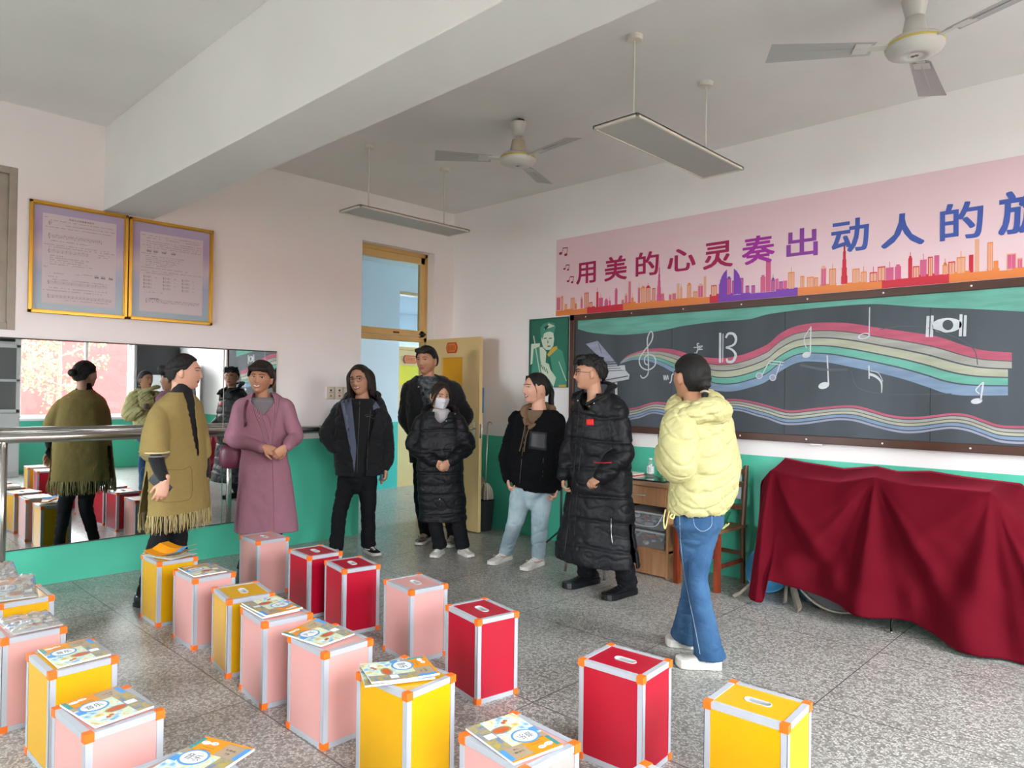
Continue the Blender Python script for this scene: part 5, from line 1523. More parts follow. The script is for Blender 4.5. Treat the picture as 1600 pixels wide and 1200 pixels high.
def head_fn(d, o):
    """unit direction -> point in head space (x right-left, y forward, z up), metres; o: options"""
    x, y, z = d
    w, l, h = .0775, .099, .116
    X, Y, Z_ = x * w, y * l, z * h
    if y < 0: Y *= 1.04; X *= 1.0 + .05 * (-y)
    if z < 0:
        k = -z
        X *= 1 - .20 * k ** 1.6 + .12 * k ** 6
        if y > 0: Y *= 1 - .06 * k ** 2 + 1.15 * k ** 5
        else: Y *= 1 - .45 * k
    if z > .2: X *= 1 + .03 * (z - .2)
    # flatten face plane
    if y > .3 and abs(z) < .9:
        t = min(1, (y - .3) / .4)
        Y = Y * (1 - .10 * t * (1 - y)) if True else Y
        Y += .004 * t * (1 - (x / .6) ** 2 if abs(x) < .6 else 0)
    if y > 0:
        def g(cx, cz, sx, sz, a): return a * math.exp(-((X - cx) / sx) ** 2 - ((Z_ - cz) / sz) ** 2)
        # nose: ridge from brow to tip
        u = (-.0 - Z_) / .034
        if -.35 < u < 1.35:
            prof = (.0075 + .0145 * max(0, min(1, u)) ** 1.2) if u < 1 else .022 * max(0, 1 - (u - 1) / .35)
            if u < 0: prof = .0075 * (1 + u / .35)
            Y += prof * math.exp(-(X / (.0075 + .0045 * max(0, min(1, u)))) ** 2)
        Y += g(-.012, -.035, .007, .008, .0065) + g(.012, -.035, .007, .008, .0065)
        Y += g(-.031, .006, .015, .010, -.0085) + g(.031, .006, .015, .010, -.0085)
        Y += g(0, .028, .045, .010, .0030)
        Y += g(-.040, -.028, .018, .016, .0035) + g(.040, -.028, .018, .016, .0035)
        sm = o.get('smile', 0)
        Y += g(0, -.056, .021, .0055, .0075) + g(0, -.068, .017, .005, .0080) + g(0, -.0620, .024, .0022, -.0045)
        Y += g(0, -.094, .020, .014, .0060) + g(0, -.078, .02, .004, -.002)
        if sm: Y += g(-.03, -.060, .006, .010, -.003 * sm) + g(.03, -.060, .006, .010, -.003 * sm) + g(-.036, -.04, .012, .012, .003 * sm) + g(.036, -.04, .012, .012, .003 * sm)
    return Vector((X, Y, Z_))

def head_grid(bm, M, o, nu=72, nv=56):
    rows = []
    for j in range(1, nv):
        th = math.pi * j / nv
        rows.append([bm.verts.new(M @ head_fn((math.sin(th) * math.cos(a), math.sin(th) * math.sin(a), math.cos(th)), o)) for a in (2 * math.pi * i / nu for i in range(nu))])
    t = bm.verts.new(M @ head_fn((0, 0, 1), o)); b = bm.verts.new(M @ head_fn((0, 0, -1), o))
    for i in range(nu):
        k = (i + 1) % nu
        bm.faces.new((t, rows[0][i], rows[0][k])); bm.faces.new((b, rows[-1][k], rows[-1][i]))
        for j in range(nv - 2): bm.faces.new((rows[j][i], rows[j + 1][i], rows[j + 1][k], rows[j][k]))

def add_hand(bm, wrist, direc, palm, s=1.0, curl=.5, side=1, spread=.12):
    """wrist point, direction towards the fingers, palm normal; side=+1 if the thumb is on dir x palm side"""
    d = Vector(direc).normalized(); p = Vector(palm); p = (p - d * p.dot(d)).normalized(); l = d.cross(p).normalized() * side
    W = Vector(wrist)
    add_tube(bm, [W - d * .03 * s, W, W + d * .03 * s, W + d * .065 * s, W + d * .09 * s], [(.024 * s, .019 * s), (.027 * s, .018 * s), (.036 * s, .016 * s), (.041 * s, .015 * s), (.038 * s, .012 * s)], 14, side=l, round_ends=True)
    lens = (.072, .080, .074, .058); offs = (.030, .0105, -.0095, -.028)
    for k in range(4):
        a = W + d * (.088 - .004 * abs(k - 1)) * s + l * offs[k] * s; L = lens[k] * s
        dd = (d + l * spread * (1.2 - k) * .5).normalized(); pts = [a - dd * .012 * s, a]; ang = 0
        cc = curl * (1 + .12 * k)
        for q, fr in enumerate((.45, .32, .23)):
            ang += cc * (.75, 1.0, .7)[q]
            a = a + (dd * math.cos(ang) + p * math.sin(ang)) * L * fr; pts.append(a)
        add_tube(bm, pts, [.0095 * s, .0092 * s, .0085 * s, .0078 * s, .0068 * s], 9, round_ends=True)
    a = W + d * .028 * s + l * .026 * s
    t1 = (d * .75 + l * .75 + p * .35).normalized(); t2 = (d * 1.0 + l * .25 + p * (.3 + curl * .5)).normalized()
    add_tube(bm, [a - t1 * .012 * s, a, a + t1 * .034 * s, a + t1 * .034 * s + t2 * .024 * s, a + t1 * .034 * s + t2 * .045 * s], [.012 * s, .0125 * s, .0105 * s, .0095 * s, .008 * s], 9, round_ends=True)

def wrinkle(seed, amp, f1=5, elbow=None):
    def fn(t, a, v):
        n = noise.noise(Vector((v.x * 16 + seed, v.y * 16, v.z * 26)))
        q = 1 + amp * n + amp * .6 * math.sin(t * f1 * 6.28 + 2 * math.cos(a) + seed)
        return q
    return fn

def crease(me, amp=.005, sc=(9, 9, 16), seed=0, sharp=1.0, fn=None):
    """push a garment's surface in along soft ridged folds"""
    me.update(); vs = me.vertices
    nr = [v.normal.copy() for v in vs]
    for v, n in zip(vs, nr):
        p = v.co; a = noise.noise(Vector((p.x * sc[0] + seed, p.y * sc[1], p.z * sc[2]))); b = noise.noise(Vector((p.x * sc[0] * 2.1 + seed, p.y * sc[1] * 2.1 + 7, p.z * sc[2] * 2.3)))
        d = -amp * 1.6 * math.exp(-(a / .11) ** 2) * sharp - amp * .7 * math.exp(-(b / .12) ** 2) * sharp + amp * a * 1.2
        if fn: d += fn(p)
        v.co = p + n * d
    return me

class Person:
    def __init__(self, base, face, head, label, sk='mid', D=None):
        self.B = Vector((base[0], base[1], 0)); self.D = D or depth_of((base[0], base[1], 1.2))
        cd = (CAM_C - self.B); self.ca = math.atan2(cd.y, cd.x)
        self.fa = self.ca + R(face)              # torso facing azimuth
        self.F = Vector((math.cos(self.fa), math.sin(self.fa), 0)); self.S = Vector((-math.sin(self.fa), math.cos(self.fa), 0))   # S: the person's left
        self.root = empty('person', self.B, self.fa, label, 'person')
        self.sk = sk; self.face = face; self.head_a = head
        self.px = CAM_F / self.D
    def P(self, u, v, dd=0.0): return at_depth(u, v, self.D + dd)
    def head_mat(self, u, v, ang, pitch=0, roll=0, dd=0.0, s=1.0):
        c = self.P(u, v, dd); a = self.ca + R(ang)
        # local y (forward) -> azimuth a
        M = Matrix.Translation(c) @ Matrix.Rotation(a - math.pi / 2, 4, 'Z') @ Matrix.Rotation(R(pitch), 4, 'X') @ Matrix.Rotation(R(roll), 4, 'Y') @ Matrix.Diagonal((s, s, s, 1))
        self.HM = M; return M

def finish(me_bm, name, m, P, voxel, smooth=3, extra=None):
    me = remesh(me_bm, voxel, smooth)
    return link_mesh(name, me, m, P.root, True, True)

def build_body(P, head_opt, neck, shl, arms, legs, hands, chest=None):
    """neck: base point; shl: (left, right) shoulder points; arms: [(shoulder, elbow, wrist)], legs: [(hip, knee, ankle)]"""
    bm = bmesh.new(); HM = P.HM
    head_grid(bm, HM, head_opt)
    hs = HM.to_scale()[0]
    for sx in (-1, 1):
        Me = HM.to_3x3() @ Matrix.Rotation(R(-24) * sx, 3, 'Z') @ Matrix.Rotation(R(-8), 3, 'X')
        add_blob(bm, HM @ Vector((sx * .083, -.008, -.006)), .0095, .018, .031, Me, 14, 10)
        add_blob(bm, HM @ Vector((sx * .0795, -.004, -.028)), .0085, .010, .012, Me, 10, 8)
    top = HM @ Vector((0, -.022, -.055)); nb = Vector(neck)
    add_tube(bm, [top + (top - nb) * .2, top, (top + nb) / 2, nb, nb - Vector((0, 0, .04))], [(.050 * hs, .055 * hs), (.050 * hs, .054 * hs), (.049 * hs, .051 * hs), (.058 * hs, .056 * hs), (.075, .06)], 20, side=P.S, round_ends=True)
    pel = (Vector(legs[0][0]) + Vector(legs[1][0])) / 2
    sm = (Vector(shl[0]) + Vector(shl[1])) / 2
    w = (Vector(shl[0]) - Vector(shl[1])).length
    pts, rr = [], []
    for t, a, b in ((0, .13, .09), (.12, .14, .095), (.4, .115, .08), (.65, .135, .09), (.88, w / 2 * .8, .085), (1.0, w / 2 * .62, .06)):
        pts.append(pel.lerp(sm, t)); rr.append((a, b))
    add_tube(bm, pts, rr, 24, side=P.S, round_ends=True)
    for i, (s, e, w_) in enumerate(arms):
        s, e, w_ = map(Vector, (s, e, w_))
        add_tube(bm, [s.lerp(sm, .2), s, s.lerp(e, .5), e, e.lerp(w_, .35), w_], [.045, .045, .038, .034, .034, .022], 14, round_ends=True)
    for h, k, a in legs:
        h, k, a = map(Vector, (h, k, a))
        add_tube(bm, [h + Vector((0, 0, .03)), h, h.lerp(k, .5), k, k.lerp(a, .35), a, a - Vector((0, 0, .03))], [.06, .062, .05, .04, .04, .028, .028], 14, round_ends=True)
    for h in hands: add_hand(bm, **h)
    me = remesh(bm, .0046, 2, .5)
    inv = HM.inverted(); idx = []
    body = link_mesh('body', me, [SKIN[P.sk], LIP], P.root, True, True)
    wm = wmat(P.root)
    for p in me.polygons:
        q = inv @ (wm @ p.center)
        if q.y > .05 and abs(q.x) < .025 and -.0745 < q.z < -.0505:
            lim = .0245 * (1 - ((q.z + .0622) / .0125) ** 2)
            if abs(q.x) < lim: p.material_index = 1
    return body

def surf(P, x, z, push=0.0, opt=None):
    """point on the face surface at head coords (x, z)"""
    # solve direction by a few iterations
    d = Vector((x / .0775, 0, z / .116)); 
    for _ in range(12):
        y = math.sqrt(max(.02, 1 - min(.98, d.x ** 2 + d.z ** 2))); q = head_fn((d.x, y, d.z), opt or {})
        d.x += (x - q.x) / .073 * .8; d.z += (z - q.z) / .113 * .8
    q = head_fn((d.x, math.sqrt(max(.02, 1 - min(.98, d.x ** 2 + d.z ** 2))), d.z), opt or {})
    return Vector((x, q.y + push, z))

def face_parts(P, opt, body, gaze=0.0, smile=False, mask=False, brows=True, narrow=1.0):
    HM = P.HM
    for sx in (-1, 1):
        c = surf(P, sx * .0305, .006, -.0085, opt)
        bm = bmesh.new(); R3 = HM.to_3x3()
        add_blob(bm, HM @ c, .0145, .0125, .0068 * narrow, R3, 16, 10)
        e = link('eye', bm, EYEW, P.root, smooth=True)
        bm = bmesh.new(); add_blob(bm, HM @ (c + Vector((gaze, .0078, .0003))), .0078, .0052, .0064 * narrow, R3, 12, 8); link('iris', bm, EYED, e, smooth=True)
        bm = bmesh.new(); pts = [HM @ surf(P, sx * (.0305 + q), .0135 - abs(q - .002) * .22, .0008, opt) for q in (-.016, -.008, 0, .008, .016)]
        add_tube(bm, smooth_path(pts, 4), .0020, 6); link('eyelid', bm, BROW, P.root)
        if brows:
            bm = bmesh.new(); pts = [HM @ surf(P, sx * (.030 + q), z_, .0012, opt) for q, z_ in ((-.018, .0255), (-.006, .0285), (.008, .0290), (.020, .0245))]
            add_tube(bm, smooth_path(pts, 4), [.0020] + [.0034] * 8 + [.0028] * 3 + [.0012], 6); link('eyebrow', bm, BROW, P.root)
    if smile:
        bm = bmesh.new(); pts = [HM @ surf(P, x, -.0620 + abs(x) * .22, .0016, opt) for x in (-.020, -.010, 0, .010, .020)]
        add_tube(bm, smooth_path(pts, 4), [(.0016, .0016)] + [(.0040, .0040)] * 15 + [(.0016, .0016)], 8); link('teeth', bm, TEETH, P.root, smooth=True)

def glasses(P, opt, m, r=.023):
    HM = P.HM; g = None
    bm = bmesh.new()
    for sx in (-1, 1):
        c = surf(P, sx * .033, .004, .012, opt); c.y = .103
        ring = [HM @ (c + Vector((math.cos(a) * r, -.004 * abs(math.cos(a)), math.sin(a) * r * .92))) for a in [6.2832 * k / 24 for k in range(24)]]
        add_tube(bm, ring, .0021, 6, closed=True)
        add_tube(bm, [HM @ (c + Vector((sx * r, -.004, .006))), HM @ Vector((sx * .076, .06, .008)), HM @ Vector((sx * .079, .0, .006)), HM @ Vector((sx * .077, -.015, -.004))], .0019, 6)
    add_tube(bm, [HM @ Vector((-.011, .103, .008)), HM @ Vector((0, .107, .010)), HM @ Vector((.011, .103, .008))], .0021, 6)
    g = link('glasses', bm, m, P.root)
    bm = bmesh.new()
    for sx in (-1, 1):
        c = Vector((sx * .033, .1015, .004)); bm.faces.new([bm.verts.new(HM @ (c + Vector((math.cos(a) * r, 0, math.sin(a) * r * .92)))) for a in [6.2832 * k / 24 for k in range(24)]])
    link('lens', bm, glassy('lens_glass', (.97, .97, .97), .07), g)

def hair(P, m, line, extra=None, vol=.012, voxel=.006, rough=.35, name='hair', sm=2, back=1.0):
    """line(az) -> lowest head-space height of the hair for azimuth az (deg, 0 = front, +-180 = back)"""
    bm = bmesh.new(); HM = P.HM; nu, nv = 90, 60; rows = []
    for j in range(0, nv + 1):
        th = math.pi * (j + .3) / (nv + .6); row = []
        for i in range(nu):
            a = 2 * math.pi * i / nu; d = (math.sin(th) * math.cos(a), math.sin(th) * math.sin(a), math.cos(th))
            q = head_fn((d[0], min(d[1], .999), d[2]), {}) if d[1] < .2 else Vector((d[0] * .0775, d[1] * .099, d[2] * .116))
            nrm = Vector((d[0] / .073, d[1] / .093, d[2] / .113)).normalized()
            n = noise.noise(Vector((d[0] * 9, d[1] * 9, d[2] * 3)))
            v = q + nrm * (vol * (.75 + .5 * max(0, d[2])) + rough * .012 * n)
            if d[1] < 0: v.y -= .006 * back
            row.append((v, q))
        rows.append(row)
    VO = [[None] * nu for _ in rows]
    def ok(j, i):
        v = rows[j][i][0]; az = abs(math.degrees(math.atan2(v.x, v.y))); return v.z > line(az) + .004 * noise.noise(Vector((i * .7, 0, 0)))
    for j in range(nv):
        for i in range(nu):
            k = (i + 1) % nu
            if ok(j, i) and ok(j + 1, i) and ok(j, k) and ok(j + 1, k):
                vs = []
                for (jj, ii) in ((j, i), (j + 1, i), (j + 1, k), (j, k)):
                    if VO[jj][ii] is None: VO[jj][ii] = bm.verts.new(HM @ rows[jj][ii][0])
                    vs.append(VO[jj][ii])
                bm.faces.new(vs)
    bmesh.ops.recalc_face_normals(bm, faces=bm.faces)
    bmesh.ops.solidify(bm, geom=bm.faces[:] + bm.edges[:] + bm.verts[:], thickness=.013)
    if extra: extra(bm, HM)
    me = remesh(bm, voxel, sm)
    return link_mesh(name, me, m, P.root, True, True)

def garment(P, rows, keep=None, th=.010, flare=(0, 0, 0), quilt=None, seg=150, dz=2.2, noise_amp=.006, seed=0, lean=None, ex=2.3, bm=None, axis_off=None):
    """rows: (v, uL, uR, k[, dd]) silhouette rows of the torso garment, k = depth / width; v top to bottom"""
    bm = bm or bmesh.new(); own = bmesh.new()
    v0, v1 = rows[0][0], rows[-1][0]; n = max(6, int((v1 - v0) / dz)); rings = []
    rows = [tuple(r) + (0.0,) * (5 - len(r)) for r in rows]
    SP = sp_tab([(r[0], r[1]) for r in rows], 6), sp_tab([(r[0], r[2]) for r in rows], 6)
    for i in range(n + 1):
        v = v0 + (v1 - v0) * i / n; uL, uR = smp(SP[0], v), smp(SP[1], v); kk, dd = interp([(r[0], r[3], r[4]) for r in rows], v)
        c = P.P((uL + uR) / 2, v, dd); Wv = (uR - uL) / 2 / CAM_F * (P.D + dd)
        fa = R(P.face); a = Wv / math.sqrt(math.cos(fa) ** 2 + kk * kk * math.sin(fa) ** 2); b = a * kk
        ring = []; z01 = i / n
        for s in range(seg):
            ph = 2 * math.pi * s / seg        # 0 = front, + towards the person's left
            cs, sn = math.cos(ph), math.sin(ph)
            r = 1 / (abs(sn / 1) ** ex + abs(cs / 1) ** ex) ** (1 / ex)
            q = 1 + flare[1] * (z01 ** flare[2] if flare[2] else 1) * math.sin(flare[0] * ph + seed + 1.5 * math.sin(z01 * 2 + seed))
            pt = c + P.S * (sn * r * a * q) + P.F * (cs * r * b * q)
            nn = noise.noise(Vector((pt.x * 7, pt.y * 7, pt.z * 5 + seed))) * noise_amp + noise.noise(Vector((pt.x * 18, pt.y * 18, pt.z * 14 + seed))) * noise_amp * .5
            if quilt: nn += quilt(ph, pt.z, v)
            out = (P.S * sn + P.F * cs)
            ring.append(own.verts.new(pt + out * nn))
        rings.append((v, ring))
    for i in range(n):
        for s in range(seg):
            t = (s + 1) % seg; vm = (rings[i][0] + rings[i + 1][0]) / 2; ph = math.degrees(2 * math.pi * (s + .5) / seg)
            if ph > 180: ph -= 360
            if keep and not keep(ph, vm): continue
            own.faces.new((rings[i][1][s], rings[i][1][t], rings[i + 1][1][t], rings[i + 1][1][s]))
    bmesh.ops.delete(own, geom=[v for v in own.verts if not v.link_faces], context='VERTS')
    bmesh.ops.recalc_face_normals(own, faces=own.faces)
    bmesh.ops.solidify(own, geom=own.faces[:] + own.edges[:] + own.verts[:], thickness=th)
    me = bpy.data.meshes.new('t'); own.to_mesh(me); own.free(); bm.from_mesh(me); bpy.data.meshes.remove(me)
    return bm

def sleeve(bm, pts, radii, seed=0, amp=.05, f=4, seg=20, n=8, rounded=True):
    P_ = smooth_path(pts, n); m = len(P_); k = len(pts) - 1
    rr = []
    for i in range(m):
        t = i / n; a = min(int(t), k - 1) if k else 0; fr = min(1, t - a); ra, rb = radii[a], radii[min(a + 1, k)]
        if not isinstance(ra, tuple): ra = (ra, ra)
        if not isinstance(rb, tuple): rb = (rb, rb)
        rr.append((ra[0] + (rb[0] - ra[0]) * fr, ra[1] + (rb[1] - ra[1]) * fr))
    add_tube(bm, P_, rr, seg, round_ends=rounded, wr=wrinkle(seed, amp, f))

def trousers(P, legs, waist, radii, m, name='trousers', seed=0, voxel=.008, amp=.04, wr_=.14):
    bm = bmesh.new(); pel = (Vector(legs[0][0]) + Vector(legs[1][0])) / 2
    add_tube(bm, [pel + Vector((0, 0, waist)), pel + Vector((0, 0, waist * .4)), pel - Vector((0, 0, .03)), pel - Vector((0, 0, .08))], [(wr_ * .9, .10), (wr_, .115), (wr_, .115), (wr_ * .75, .09)], 24, side=P.S, round_ends=True)
    for i, leg in enumerate(legs):
        h, k, a = map(Vector, leg[:3]); rr = radii
        sleeve(bm, [h + Vector((0, 0, .02)), h.lerp(k, .5), k, k.lerp(a, .5), a], [rr[0], rr[1], rr[2], rr[3], rr[4]], seed + i, amp, 5, rounded=False)
    me = crease(remesh(bm, voxel, 3), .003 + amp * .03, (5, 5, 10), seed, .8); return link_mesh(name, me, m, P.root, True, True)

def shoe(P, toe, heel, m_up, m_sole, h=.085, w=.048, sole=.028, lace=None, toe_mat=None, chunky=0, ankle=None, swoosh=None):
    """toe, heel: floor points"""
    toe, heel = Vector((toe[0], toe[1], 0)), Vector((heel[0], heel[1], 0)); d = (toe - heel); L = d.length; d.normalize(); s = Vector((-d.y, d.x, 0))
    def sec(bm, tab, z0):
        rings = []
        for (t, hw, zb, zt) in tab:
            c = heel + d * (t * L); ring = []
            for k in range(16):
                a = 2 * math.pi * k / 16; x = math.cos(a) * hw; z = (zb + zt) / 2 + math.sin(a) * (zt - zb) / 2
                # flatter bottom
                if math.sin(a) < 0: z = zb + (z - zb) * .35 if zb <= z else z
                ring.append(bm.verts.new(c + s * x + Vector((0, 0, z))))
            rings.append(ring)
        for A, B in zip(rings, rings[1:]):
            for k in range(16): bm.faces.new((A[k], A[(k + 1) % 16], B[(k + 1) % 16], B[k]))
        bm.faces.new(rings[0][::-1]); bm.faces.new(rings[-1])
    bm = bmesh.new(); k = w / .048; b0 = sole * .6
    sec(bm, [(.01, .022 * k, b0, h * .8), (.06, .034 * k, b0, h * .97), (.18, .039 * k, b0, h), (.33, .038 * k, b0, h * 1.02), (.48, .040 * k, b0, h * .80), (.62, .044 * k, b0, h * .64), (.78, .046 * k, b0, h * .56), (.90, .038 * k, b0, h * .48), (.965, .024 * k, b0, h * .40), (.99, .010 * k, b0, h * .33)], 0)
    sh = link('shoe', bm, m_up, P.root, smooth=True)
    ss = sh.modifiers.new('s', 'SUBSURF'); ss.levels = 1; ss.render_levels = 1
    bm = bmesh.new(); pts = [(.0, .020), (.02, .034), (.10, .041 + chunky), (.25, .042 + chunky), (.42, .040 + chunky), (.6, .047 + chunky), (.78, .049 + chunky), (.90, .042 + chunky), (.97, .028), (1.0, .012)]
    lo, hi = [], []
    outl = [(t, hw * k) for t, hw in pts] + [(t, -hw * k) for t, hw in reversed(pts)]
    for t, hw in outl:
        c = heel + d * (t * L * 1.01) + s * hw; up = sole * (1.0 + (.12 if t > .85 else 0)); lo.append(bm.verts.new(c + Vector((0, 0, .001 + (.008 if t > .93 else 0))))); hi.append(bm.verts.new(c - s * hw * .04 + Vector((0, 0, up))))
    n = len(outl)
    for i in range(n): bm.faces.new((lo[i], lo[(i + 1) % n], hi[(i + 1) % n], hi[i]))
    bm.faces.new(lo[::-1]); bm.faces.new(hi)
    so = link('sole', bm, m_sole, sh); so.modifiers.new('b', 'BEVEL').width = .003
    if lace:
        bm = bmesh.new()
        for q in range(4):
            t = .42 + q * .085; z = h * (.90 - q * .09); c = heel + d * (t * L)
            add_tube(bm, smooth_path([c + s * .024 * k + Vector((0, 0, z - .012)), c + Vector((0, 0, z + .001)), c - s * .024 * k + Vector((0, 0, z - .012))], 3), .0028, 6)
        c = heel + d * (.36 * L) + Vector((0, 0, h * .97))
        for q in (-1, 1): add_tube(bm, smooth_path([c, c + s * q * .022 + Vector((0, 0, .012)), c + s * q * .03 - Vector((0, 0, .008)) + d * .01, c + d * .004], 4), .0022, 6)
        link('laces', bm, lace, sh)
    if swoosh:
        bm = bmesh.new(); tt = [(.22, .35), (.35, .30), (.5, .42), (.62, .62)]
        for q in (-1, 1):
            add_tube(bm, smooth_path([heel + d * (t * L) + s * q * (.040 * k + .001) + Vector((0, 0, sole + (h - sole) * z * .8)) for t, z in tt], 4), [(.002, .006)] * 13, 6, side=s)
        link('side_stripe', bm, swoosh, sh)
    return sh

def caster(objs):
    bm = bmesh.new()
    for o in objs:
        me = o.data.copy(); me.transform(wmat(o)); bm.from_mesh(me); bpy.data.meshes.remove(me)
    t = BVHTree.FromBMesh(bm); bm.free(); return t

def hit(tree, u, v, off=.002):
    d = ray(u, v).normalized(); loc, nrm, i, dist = tree.ray_cast(CAM_C, d)
    if loc is None: return None
    if nrm.dot(d) > 0: nrm = -nrm
    return loc + nrm * off

def draw(P, tree, name, pts, r, m, off=.002, parent=None, n=5, seg=6):
    """a thin cord or seam lying on a garment along pixels"""
    sp = smooth_path([Vector((x, y, 0)) for x, y in pts], n); H_ = [hit(tree, p.x, p.y, off) for p in sp]; H_ = [h for h in H_ if h is not None]
    if len(H_) < 2: return None
    bm = bmesh.new(); add_tube(bm, H_, r, seg); return link(name, bm, m, parent or P.root, smooth=True)

def patch(P, tree, name, poly, m, off=.002, parent=None, sub=5):
    """a flat piece lying on a garment: quad of pixels"""
    bm = bmesh.new(); a, b, c, d = [Vector((x, y, 0)) for x, y in poly]; g = []
    for i in range(sub + 1):
        row = []
        for j in range(sub + 1):
            p = a.lerp(b, i / sub).lerp(d.lerp(c, i / sub), j / sub); h = hit(tree, p.x, p.y, off); row.append(bm.verts.new(h) if h else None)
        g.append(row)
    for i in range(sub):
        for j in range(sub):
            q = (g[i][j], g[i + 1][j], g[i + 1][j + 1], g[i][j + 1])
            if all(q): bm.faces.new(q)
    o = link(name, bm, m, parent or P.root, smooth=True); s = o.modifiers.new('s', 'SOLIDIFY'); s.thickness = .0015; s.offset = 1
    return o
def fl(u, v, z=0.0): return on_plane(u, v, 2, z)
def ankle(toe, heel, z=.065, t=.22):
    toe, heel = Vector(toe), Vector(heel); p = heel.lerp(toe, t); p.z = z; return p
def cloth(name, srgbhex, rough=.85, bump=.35, bscale=160, **k): return mat(name, srgb(srgbhex), rough, spec=.25, bump=bump, bscale=bscale, **k)
BLKC = cloth('black_cloth', '#17181b', .8, sheen=.15); BLKP = cloth('black_puffer', '#15161a', .5, .25, 30); BLKT = cloth('black_trousers', '#14151a', .85)
WSH = mat('white_leather', srgb('#cfccc4'), .45); WSOLE = mat('white_sole', srgb('#d6d3cc'), .5); BSH = mat('black_leather', srgb('#121418'), .28); LACEW = mat('white_lace', (.78, .78, .76), .8)
def quilt_lines(p):
    a = math.sin((p.z * 1.0 + (p.x - p.y) * .75) * 34); b = math.sin((p.z * 1.0 - (p.x - p.y) * .75) * 34)
    return -.011 * math.exp(-(a / .24) ** 2) - .006 * math.exp(-(b / .2) ** 2) * (1 if p.z > 1.25 or p.z < 1.0 else .35) + .003
def rows_lines(p):
    a = math.sin(p.z * math.pi / .19 + noise.noise(p * 3) * .5); return -.010 * math.exp(-(a / .20) ** 2) + .002
CR = {'OLV': (.0008, (5, 5, 2), None), 'MV': (.0008, (5, 5, 2), None), 'BLKC': (.0038, (6, 6, 9), None), 'BLKP': (.0025, (9, 9, 12), rows_lines), 'FL_': (.004, (5, 5, 7), None), 'YL': (.0022, (12, 12, 14), quilt_lines)}
SILV = mat('snap_silver', (.7, .7, .7), .3, .9)
def line_tab(*pts): return lambda az: interp(pts, az)[0]

